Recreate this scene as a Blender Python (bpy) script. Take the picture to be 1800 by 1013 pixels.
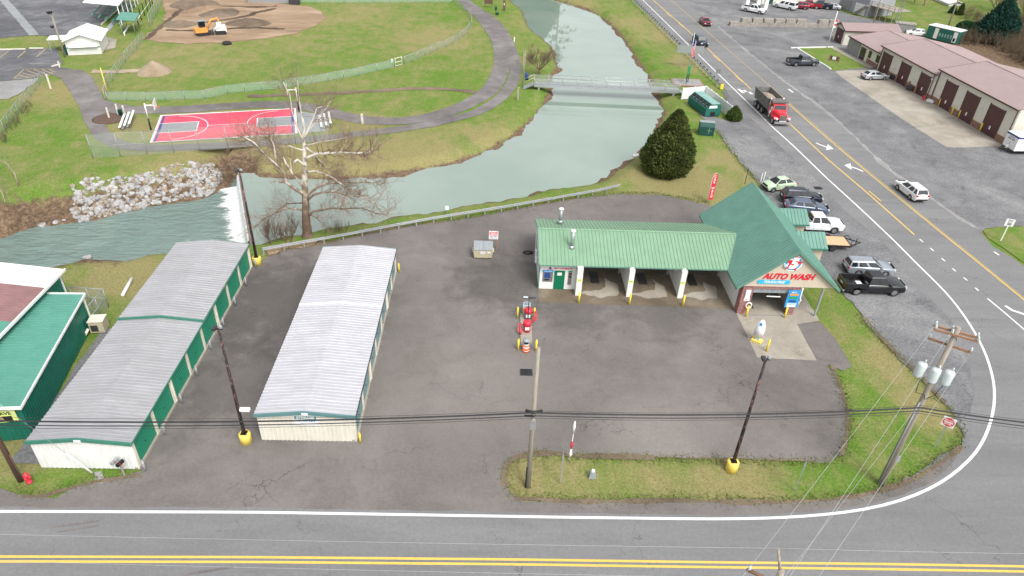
import bpy, bmesh, math, random
import numpy as np
from mathutils import Vector, Matrix, noise as mnoise
random.seed(7)
R_ = math.radians
scene = bpy.context.scene
for o in list(bpy.data.objects): bpy.data.objects.remove(o)
C = scene.collection

# ---------------------------------------------------------------- camera
CAM_H = 36.0; FPX = 1217.55; CX, CY = 900.0, 506.5
CR = Matrix(((0.99915596, -0.02509296, -0.03252258),
             (-0.01293491, 0.55926452, -0.82888834),
             (0.03898799, 0.8286094, 0.5584679)))
cam_d = bpy.data.cameras.new('camera'); cam = bpy.data.objects.new('camera', cam_d); C.objects.link(cam)
cam.location = (0, 0, CAM_H); cam.rotation_euler = CR.to_euler()
cam_d.sensor_fit = 'HORIZONTAL'; cam_d.sensor_width = 36; cam_d.lens = FPX / 1800 * 36
cam_d.clip_start = 0.5; cam_d.clip_end = 3000
scene.camera = cam

# ---------------------------------------------------------------- sky, sun, exposure
SUN_EL, SUN_AZ = R_(52), R_(150)      # azimuth measured from +Y clockwise
w = bpy.data.worlds.new('World'); scene.world = w; w.use_nodes = True
nt = w.node_tree; nt.nodes.clear()
sky = nt.nodes.new('ShaderNodeTexSky'); sky.sky_type = 'NISHITA'; sky.sun_disc = False
sky.sun_elevation = SUN_EL; sky.sun_rotation = SUN_AZ; sky.air_density = 1.0; sky.dust_density = 4.0; sky.ozone_density = 1.0
hs = nt.nodes.new('ShaderNodeHueSaturation'); hs.inputs['Saturation'].default_value = 0.16
bg = nt.nodes.new('ShaderNodeBackground'); bg.inputs['Strength'].default_value = 0.15
wo = nt.nodes.new('ShaderNodeOutputWorld')
nt.links.new(sky.outputs[0], hs.inputs['Color']); nt.links.new(hs.outputs[0], bg.inputs['Color']); nt.links.new(bg.outputs[0], wo.inputs['Surface'])
sd = bpy.data.lights.new('sun', 'SUN'); sd.energy = 1.3; sd.angle = R_(22); sd.color = (1.0, 0.965, 0.92)
sun = bpy.data.objects.new('sun', sd); C.objects.link(sun)
sdir = Vector((math.sin(SUN_AZ) * math.cos(SUN_EL), math.cos(SUN_AZ) * math.cos(SUN_EL), math.sin(SUN_EL)))
sun.rotation_euler = sdir.to_track_quat('Z', 'Y').to_euler(); sun.location = (0, 0, 80)
scene.view_settings.view_transform = 'Standard'; scene.view_settings.look = 'None'
scene.view_settings.exposure = 0.7; scene.view_settings.gamma = 1.0; scene.view_settings.use_curve_mapping = False

# ---------------------------------------------------------------- pixel -> place on a level
def P(x, y, z=0.0):
    d = CR @ Vector((x - CX, -(y - CY), -FPX))
    t = (z - CAM_H) / d.z
    return Vector((d.x * t, d.y * t, z))
def PY(x, y, Y):                       # pixel -> point on the vertical plane at distance Y
    d = CR @ Vector((x - CX, -(y - CY), -FPX))
    t = Y / d.y
    return Vector((d.x * t, Y, CAM_H + d.z * t))
def HT(b, t, z=0.0):                   # height of the pixel t above the ground pixel b
    g = P(b[0], b[1], z); d = CR @ Vector((t[0] - CX, -(t[1] - CY), -FPX))
    s = (g.x * d.x + g.y * d.y) / (d.x ** 2 + d.y ** 2)
    return CAM_H + s * d.z - z
def cropf(x0, y0, s): return lambda x, y: (x0 + x / s, y0 + y / s)
def heading(a, b): return math.atan2(b.y - a.y, b.x - a.x)

# ---------------------------------------------------------------- mesh builder
class MB:
    def __init__(s): s.v = []; s.f = []; s.m = []; s.sm = []
    def add(s, vs, fs, mi=0, smooth=False):
        b = len(s.v); s.v += [tuple(p) for p in vs]
        for f in fs: s.f.append(tuple(i + b for i in f)); s.m.append(mi); s.sm.append(smooth)
        return s
    def quad(s, a, b, c, d, mi=0): return s.add((a, b, c, d), ((0, 1, 2, 3),), mi)
    def box(s, x0, x1, y0, y1, z0, z1, mi=0, M=None):
        vs = [(x0, y0, z0), (x1, y0, z0), (x1, y1, z0), (x0, y1, z0), (x0, y0, z1), (x1, y0, z1), (x1, y1, z1), (x0, y1, z1)]
        if M is not None: vs = [M @ Vector(v) for v in vs]
        return s.add(vs, ((3, 2, 1, 0), (4, 5, 6, 7), (0, 1, 5, 4), (1, 2, 6, 5), (2, 3, 7, 6), (3, 0, 4, 7)), mi)
    def cbox(s, c, sx, sy, sz, mi=0, M=None):
        return s.box(c[0] - sx / 2, c[0] + sx / 2, c[1] - sy / 2, c[1] + sy / 2, c[2] - sz / 2, c[2] + sz / 2, mi, M)
    def prism(s, poly, z0, z1, mi=0, M=None):
        n = len(poly); vs = [(p[0], p[1], z0) for p in poly] + [(p[0], p[1], z1) for p in poly]
        if M is not None: vs = [M @ Vector(v) for v in vs]
        fs = [tuple(range(n))[::-1], tuple(range(n, 2 * n))] + [(i, (i + 1) % n, (i + 1) % n + n, i + n) for i in range(n)]
        return s.add(vs, fs, mi)
    def xprism(s, poly, y0, y1, mi=0):     # polygon in xz extruded along y
        n = len(poly); vs = [(p[0], y0, p[1]) for p in poly] + [(p[0], y1, p[1]) for p in poly]
        return s.add(vs, [tuple(range(n)), tuple(range(n, 2 * n))[::-1]] + [(i + n, (i + 1) % n + n, (i + 1) % n, i) for i in range(n)], mi)
    def tube(s, pts, rs, n=8, mi=0, cap=True, smooth=True):
        pts = [Vector(p) for p in pts]
        if not hasattr(rs, '__len__'): rs = [rs] * len(pts)
        b = len(s.v); fs = []; up = None
        for i, p in enumerate(pts):
            t = (pts[min(i + 1, len(pts) - 1)] - pts[max(i - 1, 0)])
            t = t.normalized() if t.length > 1e-9 else Vector((0, 0, 1))
            if up is None: up = t.orthogonal().normalized()
            up = (up - t * up.dot(t)); up = up.normalized() if up.length > 1e-6 else t.orthogonal().normalized()
            q = t.cross(up)
            for k in range(n):
                a = 2 * math.pi * k / n; s.v.append(tuple(p + (up * math.cos(a) + q * math.sin(a)) * rs[i]))
        for i in range(len(pts) - 1):
            for k in range(n):
                s.f.append((b + i * n + k, b + i * n + (k + 1) % n, b + (i + 1) * n + (k + 1) % n, b + (i + 1) * n + k)); s.m.append(mi); s.sm.append(smooth)
        if cap:
            s.f.append(tuple(b + k for k in range(n))[::-1]); s.m.append(mi); s.sm.append(False)
            e = b + (len(pts) - 1) * n; s.f.append(tuple(e + k for k in range(n))); s.m.append(mi); s.sm.append(False)
        return s
    def lathe(s, prof, n=16, mi=0, c=(0, 0, 0), smooth=True):  # prof (r, z)
        b = len(s.v)
        for r, z in prof:
            for k in range(n):
                a = 2 * math.pi * k / n; s.v.append((c[0] + r * math.cos(a), c[1] + r * math.sin(a), c[2] + z))
        for i in range(len(prof) - 1):
            for k in range(n):
                s.f.append((b + i * n + k, b + i * n + (k + 1) % n, b + (i + 1) * n + (k + 1) % n, b + (i + 1) * n + k)); s.m.append(mi); s.sm.append(smooth)
        s.f.append(tuple(b + k for k in range(n))[::-1]); s.m.append(mi); s.sm.append(False)
        e = b + (len(prof) - 1) * n; s.f.append(tuple(e + k for k in range(n))); s.m.append(mi); s.sm.append(False)
        return s
    def disc_y(s, c, r, y0, y1, n=16, mi=0):      # cylinder along y
        vs = []
        for y in (y0, y1):
            for k in range(n):
                a = 2 * math.pi * k / n; vs.append((c[0] + r * math.cos(a), y, c[1] + r * math.sin(a)))
        return s.add(vs, [tuple(range(n)), tuple(range(n, 2 * n))[::-1]] + [(i + n, (i + 1) % n + n, (i + 1) % n, i) for i in range(n)], mi)
    def mesh(s, name, mats):
        me = bpy.data.meshes.new(name); me.from_pydata(s.v, [], s.f)
        if not isinstance(mats, (list, tuple)): mats = [mats]
        for m in mats: me.materials.append(MT[m] if isinstance(m, str) else m)
        me.polygons.foreach_set('material_index', s.m); me.polygons.foreach_set('use_smooth', s.sm)
        me.update(); return me
    def build(s, name, mats, parent=None, loc=None, rz=0.0):
        o = bpy.data.objects.new(name, s.mesh(name, mats)); C.objects.link(o)
        if parent: o.parent = parent
        if loc is not None: o.location = loc
        if rz: o.rotation_euler.z = rz
        return o
def link_mesh(name, me, parent=None, loc=(0, 0, 0), rot=(0, 0, 0), scale=(1, 1, 1)):
    o = bpy.data.objects.new(name, me); C.objects.link(o); o.parent = parent
    o.location = loc; o.rotation_euler = rot; o.scale = scale; return o
def tag(o, label, cat, group=None):
    o['label'] = label; o['category'] = cat
    if group: o['group'] = group
    return o
def thing(name, label, cat, loc=(0, 0, 0), rz=0.0, group=None):
    o = bpy.data.objects.new(name, None); C.objects.link(o); o.location = loc; o.rotation_euler = (0, 0, rz)
    o.empty_display_size = 0.3
    return tag(o, label, cat, group)
def struct(o): o['kind'] = 'structure'; return o
def stuff(o): o['kind'] = 'stuff'; return o
def dup(root, label=None, loc=None, rz=None):
    r = root.copy(); C.objects.link(r)
    if label: r['label'] = label
    if loc is not None: r.location = loc
    if rz is not None: r.rotation_euler.z = rz
    for ch in root.children:
        c = ch.copy(); C.objects.link(c); c.parent = r
        for g in ch.children:
            d = g.copy(); C.objects.link(d); d.parent = c
    return r
def bevel(o, w=0.02, seg=2):
    m = o.modifiers.new('bevel', 'BEVEL'); m.width = w; m.segments = seg; m.limit_method = 'ANGLE'; m.angle_limit = R_(40); return o
def text(body, size, mat, parent, loc, rot, name='lettering', shear=0.0, extrude=0.004, align='CENTER', sx=1.0, bold=0.0):
    cu = bpy.data.curves.new('t', 'FONT'); cu.body = body; cu.size = size; cu.shear = shear; cu.extrude = extrude
    cu.align_x = align; cu.align_y = 'CENTER'; cu.offset = bold; cu.resolution_u = 3
    t = bpy.data.objects.new('t', cu); C.objects.link(t)
    dg = bpy.context.evaluated_depsgraph_get(); me = bpy.data.meshes.new_from_object(t.evaluated_get(dg))
    bpy.data.objects.remove(t); me.materials.clear(); me.materials.append(MT[mat])
    o = link_mesh(name, me, parent, loc, rot, (sx, 1, 1)); return o
def marks(words, size, mat, parent, loc, rot):
    """print too small to read in the photograph: a row of letter-sized strokes, no characters; words = letters per word"""
    W_ = size * .55; tot = sum(words) * W_ + (len(words) - 1) * W_; x = -tot / 2; mb = MB()
    for n_ in words:
        for k in range(n_): h_ = size * (.42 + .2 * ((k * 7 + n_) % 3) / 2); mb.quad((x, -h_ / 2, 0), (x + W_ * .7, -h_ / 2, 0), (x + W_ * .7, h_ / 2, 0), (x, h_ / 2, 0)); x += W_
        x += W_
    o = stuff(mb.build('small_print', mat, parent)); o.location = loc; o.rotation_euler = rot; return o
FACE_S = (R_(90), 0, 0)                 # text upright, read from -y

# ---------------------------------------------------------------- materials
MT = {}
class NT:
    def __init__(s, name):
        s.m = bpy.data.materials.new(name); s.m.use_nodes = True; s.t = s.m.node_tree; s.t.nodes.clear(); MT[name] = s.m
        s.out = s.t.nodes.new('ShaderNodeOutputMaterial'); s.b = s.t.nodes.new('ShaderNodeBsdfPrincipled')
        s.t.links.new(s.b.outputs[0], s.out.inputs['Surface'])
    def n(s, ty, **kw):
        nd = s.t.nodes.new(ty)
        for k, v in kw.items(): setattr(nd, k, v)
        return nd
    def l(s, a, b): s.t.links.new(a, b)
    def pos(s, sc=(1, 1, 1), obj=False):
        src = s.n('ShaderNodeTexCoord').outputs['Object'] if obj else s.n('ShaderNodeNewGeometry').outputs['Position']
        mp = s.n('ShaderNodeMapping'); mp.inputs['Scale'].default_value = sc; s.l(src, mp.inputs[0]); return mp.outputs[0]
    def noise(s, vec, scale, detail=4, rough=0.55, dist=0.0):
        nd = s.n('ShaderNodeTexNoise'); nd.inputs['Scale'].default_value = scale; nd.inputs['Detail'].default_value = detail
        nd.inputs['Roughness'].default_value = rough; nd.inputs['Distortion'].default_value = dist; s.l(vec, nd.inputs['Vector']); return nd.outputs['Fac']
    def ramp(s, fac, stops):
        r = s.n('ShaderNodeValToRGB'); e = r.color_ramp.elements
        while len(e) < len(stops): e.new(0.5)
        for i, (p, c) in enumerate(stops):
            e[i].position = p; e[i].color = (c, c, c, 1) if not hasattr(c, '__len__') else (*c, 1)
        s.l(fac, r.inputs[0]); return r.outputs[0]
    def mix(s, fac, a, b, mode='MIX'):
        m = s.n('ShaderNodeMix', data_type='RGBA', blend_type=mode)
        for v, i in ((fac, 0), (a, 6), (b, 7)):
            if hasattr(v, 'is_linked') or hasattr(v, 'links'): s.l(v, m.inputs[i])
            elif i == 0: m.inputs[0].default_value = v
            else: m.inputs[i].default_value = (*v, 1) if hasattr(v, '__len__') else (v, v, v, 1)
        return m.outputs[2]
    def math(s, op, a, b=0.0):
        m = s.n('ShaderNodeMath', operation=op)
        for v, i in ((a, 0), (b, 1)):
            if hasattr(v, 'links'): s.l(v, m.inputs[i])
            else: m.inputs[i].default_value = v
        return m.outputs[0]
    def bump(s, h, strength=0.3, dist=0.02):
        b = s.n('ShaderNodeBump'); b.inputs['Strength'].default_value = strength; b.inputs['Distance'].default_value = dist
        s.l(h, b.inputs['Height']); s.l(b.outputs[0], s.b.inputs['Normal'])
    def col(s, c):
        if hasattr(c, 'links'): s.l(c, s.b.inputs['Base Color'])
        else: s.b.inputs['Base Color'].default_value = (*c, 1)
    def set(s, **kw):
        for k, v in kw.items():
            i = s.b.inputs[k.replace('_', ' ')]
            if hasattr(v, 'links'): s.l(v, i)
            else: i.default_value = v
        return s
def simple(name, c, rough=0.6, metal=0.0, var=0.12, sc=3.0, bump=0.0, spec=0.5, streak=None, coat=0.0, dirt=0.0, dirtc=(0.12, 0.10, 0.08)):
    s = NT(name); v = s.pos(streak or (1, 1, 1))
    n1 = s.noise(v, sc, 5, 0.6)
    c0 = tuple(max(0, x * (1 - var)) for x in c); c1 = tuple(min(0.95, x * (1 + var)) for x in c)
    col = s.ramp(n1, [(0.3, c0), (0.7, c1)])
    if dirt:
        n2 = s.noise(s.pos(), 0.9, 6, 0.7); col = s.mix(s.ramp(n2, [(0.48, 0.0), (0.72, dirt)]), col, dirtc)
    s.col(col); s.set(Roughness=rough, Metallic=metal)
    s.b.inputs['Specular IOR Level'].default_value = spec
    if coat: s.b.inputs['Coat Weight'].default_value = coat
    if bump: s.bump(s.noise(s.pos(), sc * 6, 4), bump, 0.02)
    return s.m

def ground_mats():
    # lawn: green with dry straw patches; bank attribute brings bare brown earth
    s = NT('lawn'); v = s.pos()
    big = s.noise(v, 0.05, 4, 0.6); mid = s.noise(v, 0.35, 6, 0.7, 0.6); fin = s.noise(v, 6.0, 6, 0.8); stripe = s.noise(s.pos((1.6, 0.35, 1)), 0.5, 4, 0.65)
    spk = s.noise(v, 22.0, 3, 0.9)
    g = s.ramp(fin, [(0.25, (0.042, 0.090, 0.012)), (0.5, (0.100, 0.185, 0.026)), (0.75, (0.185, 0.285, 0.055))])
    dry = s.ramp(fin, [(0.25, (0.125, 0.105, 0.045)), (0.55, (0.265, 0.235, 0.105)), (0.8, (0.40, 0.355, 0.19))])
    at = s.n('ShaderNodeAttribute', attribute_name='dry').outputs['Fac']
    f = s.math('ADD', s.math('MULTIPLY', mid, 0.75), s.math('ADD', s.math('MULTIPLY', big, 0.5), s.math('MULTIPLY', stripe, 0.35)))
    f = s.math('ADD', f, s.math('MULTIPLY', at, 0.42))
    c = s.mix(s.ramp(f, [(0.68, 0.0), (0.80, 0.32), (1.0, 0.95)]), g, dry)
    bk = s.n('ShaderNodeAttribute', attribute_name='bank').outputs['Fac']
    earth = s.ramp(s.noise(v, 2.2, 7, 0.75), [(0.3, (0.045, 0.032, 0.022)), (0.5, (0.14, 0.095, 0.062)), (0.7, (0.28, 0.205, 0.135))])
    bf = s.math('ADD', bk, s.math('MULTIPLY', s.math('SUBTRACT', s.noise(v, 0.9, 6, 0.75), 0.5), 1.3))
    c = s.mix(s.ramp(bf, [(0.35, 0.0), (0.62, 1.0)]), c, earth)
    bare = s.ramp(s.noise(v, 0.23, 5, 0.7, 0.5), [(0.66, 0.0), (0.73, 0.55)])
    c = s.mix(bare, c, (0.20, 0.145, 0.085))
    c = s.mix(0.35, c, s.ramp(spk, [(0.3, 0.15), (0.7, 0.95)]), 'OVERLAY')
    s.col(c); s.set(Roughness=0.95); s.b.inputs['Specular IOR Level'].default_value = 0.12
    s.bump(s.math('ADD', fin, spk), 0.7, 0.06)

    def asphalt(name, c0, c1, c2, stain, crack=True, wet=0.0, grain=0.14, patch=0.5, stx=(1, 1, 1), dusty=(0.27, 0.245, 0.215), tone_spots=()):
        s = NT(name); v = s.pos(); vs = s.pos(stx)
        big = s.noise(vs, 0.09, 5, 0.6, 0.8); mid = s.noise(vs, 0.45, 6, 0.65, 0.4); fin = s.noise(v, 14.0, 5, 0.85); spk = s.noise(v, 45.0, 2, 0.9)
        f = s.math('ADD', s.math('MULTIPLY', big, 0.62), s.math('MULTIPLY', mid, 0.38))
        c = s.ramp(f, [(0.34, c0), (0.5, c1), (0.66, c2)])
        sn = s.noise(vs, 0.22, 6, 0.7, 1.2)
        c = s.mix(s.ramp(sn, [(0.56, 0.0), (0.70, stain)]), c, tuple(x * 0.45 for x in c1))
        dn = s.noise(v, 0.6, 6, 0.72, 0.3)
        c = s.mix(s.ramp(dn, [(0.60, 0.0), (0.78, patch)]), c, dusty)
        for (bx, by, br, bs) in tone_spots:      # soft round spots puddles at the wash bays among them
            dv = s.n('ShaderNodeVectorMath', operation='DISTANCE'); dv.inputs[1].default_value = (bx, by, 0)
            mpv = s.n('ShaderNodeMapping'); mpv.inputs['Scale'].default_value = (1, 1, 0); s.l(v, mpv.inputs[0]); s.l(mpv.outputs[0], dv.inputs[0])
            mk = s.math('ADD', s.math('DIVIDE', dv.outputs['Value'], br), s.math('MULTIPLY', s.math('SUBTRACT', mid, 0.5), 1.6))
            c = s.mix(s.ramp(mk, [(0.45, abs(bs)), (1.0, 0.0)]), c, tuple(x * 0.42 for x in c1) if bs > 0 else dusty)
        c = s.mix(0.42, c, s.ramp(fin, [(0.25, 0.22), (0.75, 0.80)]), 'OVERLAY')
        c = s.mix(grain, c, s.ramp(s.noise(v, 4.0, 4, 0.8), [(0.3, 0.15), (0.7, 0.88)]), 'OVERLAY')
        c = s.mix(0.35, c, s.ramp(spk, [(0.3, 0.2), (0.72, 0.9)]), 'OVERLAY')
        if crack:
            vo = s.n('ShaderNodeTexVoronoi', feature='DISTANCE_TO_EDGE'); vo.inputs['Scale'].default_value = 0.17
            mp = s.n('ShaderNodeVectorMath', operation='ADD'); nz = s.n('ShaderNodeTexNoise'); nz.inputs['Scale'].default_value = 0.7; nz.inputs['Detail'].default_value = 5
            s.l(v, nz.inputs['Vector']); sc = s.n('ShaderNodeVectorMath', operation='SCALE'); sc.inputs['Scale'].default_value = 3.0
            s.l(nz.outputs['Color'], sc.inputs[0]); s.l(v, mp.inputs[0]); s.l(sc.outputs[0], mp.inputs[1]); s.l(mp.outputs[0], vo.inputs['Vector'])
            cm = s.ramp(vo.outputs['Distance'], [(0.0, 1.0), (0.007, 0.0)])
            cm = s.math('MULTIPLY', cm, s.ramp(s.noise(v, 0.12, 3), [(0.5, 0.0), (0.6, 0.65)]))
            c = s.mix(cm, c, (0.03, 0.03, 0.03))
        s.col(c)
        s.set(Roughness=s.ramp(s.noise(vs, 0.3, 5, 0.6, 0.5), [(0.35, 0.9 - wet), (0.6, 0.92)]))
        s.b.inputs['Specular IOR Level'].default_value = 0.35
        s.bump(s.math('ADD', fin, spk), 0.35, 0.015)
    asphalt('lot_asphalt', (0.118, 0.107, 0.101), (0.152, 0.138, 0.130), (0.192, 0.175, 0.164), 0.32, wet=0.35, patch=0.13, tone_spots=((-18.5, 50, 9, 0.65), (-19, 40, 7, 0.5), (1.5, 54.5, 6, 0.6), (8, 49.5, 4, 0.4), (16, 49.8, 5, 0.35), (-6.5, 45, 5, 0.25), (-2.5, 40, 9, -0.22), (12, 34.5, 5, -0.35), (29.5, 38, 3.2, 0.45), (27, 33.8, 4.5, 0.35)))
    asphalt('road_asphalt', (0.142, 0.142, 0.144), (0.173, 0.173, 0.176), (0.205, 0.204, 0.203), 0.3, wet=0.3, patch=0.10, stx=(0.22, 1.3, 1))
    asphalt('path_asphalt', (0.101, 0.092, 0.089), (0.155, 0.142, 0.138), (0.23, 0.216, 0.213), 0.3, crack=False, wet=0.4, patch=0.4)
    asphalt('park_asphalt', (0.072, 0.073, 0.081), (0.111, 0.112, 0.12), (0.221, 0.224, 0.234), 0.5, wet=0.5, patch=0.1, dusty=(0.3, 0.3, 0.3))
    asphalt('gravel', (0.105, 0.106, 0.110), (0.155, 0.155, 0.160), (0.23, 0.228, 0.228), 0.65, crack=False, wet=0.1, grain=0.55, patch=0.5, dusty=(0.33, 0.32, 0.31))
    asphalt('pale_gravel', (0.19, 0.188, 0.185), (0.255, 0.25, 0.245), (0.34, 0.335, 0.325), 0.2, crack=False, patch=0.4, dusty=(0.42, 0.41, 0.39))
    asphalt('concrete', (0.21, 0.185, 0.15), (0.31, 0.28, 0.235), (0.40, 0.37, 0.32), 0.55, crack=False, wet=0.3, patch=0.35, dusty=(0.44, 0.42, 0.38))
    asphalt('wet_concrete', (0.085, 0.066, 0.045), (0.145, 0.115, 0.080), (0.27, 0.23, 0.18), 0.6, crack=False, wet=0.55, patch=0.35, dusty=(0.36, 0.33, 0.28))
    asphalt('trench_earth', (0.05, 0.034, 0.022), (0.085, 0.058, 0.038), (0.14, 0.098, 0.065), 0.5, crack=False, grain=0.5, patch=0.2)
    asphalt('infield', (0.19, 0.125, 0.078), (0.285, 0.20, 0.13), (0.40, 0.30, 0.205), 0.6, crack=False, patch=0.5, dusty=(0.47, 0.37, 0.26), stx=(0.35, 1.2, 1))
    asphalt('dug_earth', (0.085, 0.062, 0.044), (0.15, 0.112, 0.080), (0.23, 0.178, 0.130), 0.5, crack=False, patch=0.3)
    asphalt('sand', (0.22, 0.165, 0.11), (0.31, 0.245, 0.17), (0.40, 0.33, 0.245), 0.3, crack=False, patch=0.3)
    asphalt('court_red', (0.58, 0.055, 0.095), (0.64, 0.07, 0.115), (0.68, 0.10, 0.15), 0.15, crack=False, patch=0.1)
    asphalt('court_grey', (0.20, 0.215, 0.22), (0.25, 0.262, 0.268), (0.31, 0.32, 0.325), 0.2, crack=False, patch=0.2)

    def paint(name, c, wear):
        s = NT(name); v = s.pos(); n = s.noise(v, 3.5, 7, 0.8); n2 = s.noise(v, 18, 3, 0.8)
        f = s.math('ADD', s.math('MULTIPLY', n, 0.6), s.math('MULTIPLY', n2, 0.4))
        s.col(s.ramp(f, [(wear - 0.06, (0.15, 0.148, 0.145)), (wear, tuple(x * 0.8 for x in c)), (wear + 0.15, c)])); s.set(Roughness=0.75)
    paint('white_paint', (0.70, 0.70, 0.68), 0.36); paint('yellow_paint', (0.72, 0.47, 0.09), 0.36); paint('faded_white', (0.46, 0.45, 0.43), 0.48); paint('faded_yellow', (0.50, 0.38, 0.14), 0.46)
    paint('court_line', (0.72, 0.70, 0.70), 0.36)

    def water(name, c0, c1, sc, st, rough, stretch, ior=1.4, bd=0.05):
        s = NT(name); v = s.pos(); vs = s.pos(stretch)
        s.col(s.ramp(s.noise(v, 0.07, 4, 0.6, 0.5), [(0.35, c0), (0.65, c1)])); s.set(Roughness=rough, IOR=ior)
        h = s.math('ADD', s.noise(vs, sc, 4, 0.6, 0.3), s.math('MULTIPLY', s.noise(vs, sc * 0.25, 3), 1.5)); s.bump(h, st, bd)
    water('still_water', (0.205, 0.275, 0.225), (0.25, 0.315, 0.265), 1.2, 0.008, 0.012, (1, 1, 1), 2.7)
    water('flowing_water', (0.125, 0.195, 0.175), (0.185, 0.26, 0.23), 1.3, 1.0, 0.06, (0.8, 1.9, 1), 1.9, 0.30)
    s = NT('foam'); v = s.pos((0.6, 2.4, 1)); n = s.noise(v, 2.0, 7, 0.8, 0.4); ob = s.n('ShaderNodeAttribute', attribute_name='reach').outputs['Fac']
    s.col(s.ramp(n, [(0.30, (0.40, 0.48, 0.46)), (0.46, (0.66, 0.70, 0.69)), (0.6, (0.84, 0.86, 0.85))])); s.set(Roughness=0.6); s.bump(n, 0.6, 0.15)
    f = s.math('SUBTRACT', s.math('ADD', s.math('MULTIPLY', n, 1.5), 0.35), ob)
    s.set(Alpha=s.ramp(f, [(0.12, 0.0), (0.42, 1.0)]))
ground_mats()

simple('white_metal', (0.74, 0.74, 0.72), 0.45, 0, 0.05, 1.5, dirt=0.12)
simple('cream_metal', (0.66, 0.63, 0.55), 0.5, 0, 0.06, 1.5, streak=(3, 3, 0.3), dirt=0.15)
simple('cream_trim', (0.68, 0.64, 0.54), 0.5, 0, 0.08, 2, dirt=0.25)
simple('zinc_roof', (0.37, 0.37, 0.385), 0.42, 0.25, 0.10, 0.8, streak=(0.5, 1.5, 1), dirt=0.35, dirtc=(0.30, 0.28, 0.26))
simple('zinc_roof_pale', (0.50, 0.50, 0.53), 0.42, 0.25, 0.09, 0.8, streak=(0.5, 1.5, 1), dirt=0.25, dirtc=(0.36, 0.34, 0.33))
simple('green_trim', (0.045, 0.19, 0.135), 0.45, 0, 0.1, 2)
simple('green_door', (0.010, 0.20, 0.115), 0.4, 0, 0.08, 1.2, streak=(3, 3, 0.4))
simple('teal_trim', (0.10, 0.21, 0.215), 0.45, 0, 0.08, 2)
simple('grey_green_door', (0.13, 0.22, 0.225), 0.45, 0, 0.08, 1.2)
simple('green_wall', (0.006, 0.125, 0.085), 0.45, 0, 0.15, 1.2)
simple('green_roof', (0.085, 0.265, 0.205), 0.45, 0, 0.09, 0.9, dirt=0.12)
simple('wing_roof', (0.185, 0.315, 0.205), 0.5, 0, 0.08, 0.7, dirt=0.18, dirtc=(0.26, 0.40, 0.28))
simple('tunnel_roof', (0.112, 0.245, 0.197), 0.45, 0, 0.10, 0.7, dirt=0.15)
simple('white_wall', (0.72, 0.72, 0.69), 0.7, 0, 0.05, 2, dirt=0.18, dirtc=(0.40, 0.37, 0.32))
simple('beige_siding', (0.52, 0.45, 0.36), 0.65, 0, 0.05, 2)
simple('door_green', (0.0, 0.15, 0.07), 0.4, 0, 0.05)
simple('black_metal', (0.018, 0.016, 0.018), 0.55, 0.3, 0.4, 5)
simple('dark_metal', (0.06, 0.06, 0.065), 0.5, 0.4, 0.3, 5)
s = NT('flaking_black'); n = s.noise(s.pos((6, 6, 2)), 1.0, 7, 0.75); s.col(s.ramp(n, [(0.52, (0.016, 0.013, 0.015)), (0.57, (0.17, 0.075, 0.07)), (0.7, (0.27, 0.16, 0.15))])); s.set(Roughness=0.7)
simple('white_rib', (0.70, 0.70, 0.685), 0.5, 0, 0.05, 1.5, streak=(3, 3, 0.3), dirt=0.15)
simple('galv', (0.42, 0.44, 0.46), 0.4, 0.6, 0.12, 4)
simple('galv_dull', (0.33, 0.35, 0.36), 0.6, 0.3, 0.15, 4)
simple('yellow', (0.78, 0.60, 0.05), 0.5, 0, 0.10, 4, dirt=0.2)
simple('yellow_pale', (0.78, 0.60, 0.12), 0.55, 0, 0.10, 4, dirt=0.15)
simple('red_plastic', (0.62, 0.025, 0.055), 0.35, 0, 0.08)
simple('red_sign', (0.62, 0.02, 0.04), 0.5, 0, 0.05)
simple('orange_plastic', (0.85, 0.13, 0.05), 0.45, 0, 0.06)
simple('blue_sign', (0.03, 0.28, 0.62), 0.5, 0, 0.05)
simple('cyan_sign', (0.03, 0.42, 0.66), 0.5, 0, 0.05)
simple('navy_sign', (0.02, 0.06, 0.22), 0.5, 0, 0.05)
simple('green_sign', (0.02, 0.30, 0.10), 0.5, 0, 0.05)
simple('orange_sign', (0.70, 0.30, 0.07), 0.5, 0, 0.05)
simple('lime_sign', (0.62, 0.72, 0.22), 0.5, 0, 0.05)
simple('white', (0.78, 0.78, 0.77), 0.5, 0, 0.04)
simple('white_gloss', (0.76, 0.77, 0.78), 0.25, 0, 0.03, coat=0.4)
simple('grey_plastic', (0.26, 0.29, 0.31), 0.5, 0, 0.1)
simple('steel_box', (0.28, 0.28, 0.29), 0.35, 0.6, 0.15)
simple('sky_blue', (0.40, 0.55, 0.60), 0.4, 0, 0.08)
simple('wood_pole', (0.30, 0.265, 0.225), 0.9, 0, 0.25, 2, 0.3, streak=(8, 8, 0.6))
simple('brown_pole', (0.115, 0.065, 0.045), 0.9, 0, 0.3, 2, 0.3, streak=(8, 8, 0.6))
simple('crossarm_wood', (0.30, 0.16, 0.10), 0.9, 0, 0.25, 3, streak=(1, 8, 8))
simple('pine_plank', (0.58, 0.40, 0.235), 0.8, 0, 0.15, 3, streak=(0.5, 6, 1))
simple('cable', (0.02, 0.02, 0.024), 0.6, 0, 0.2)
simple('bare_wire', (0.42, 0.43, 0.44), 0.5, 0.2, 0.1)
simple('ceramic', (0.55, 0.60, 0.62), 0.35, 0, 0.06)
simple('tyre', (0.022, 0.022, 0.023), 0.85, 0, 0.25, 6)
simple('rim', (0.50, 0.51, 0.53), 0.3, 0.8, 0.1)
simple('dark_rim', (0.10, 0.10, 0.11), 0.35, 0.7, 0.1)
simple('chrome', (0.62, 0.63, 0.65), 0.2, 0.9, 0.05)
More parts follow.
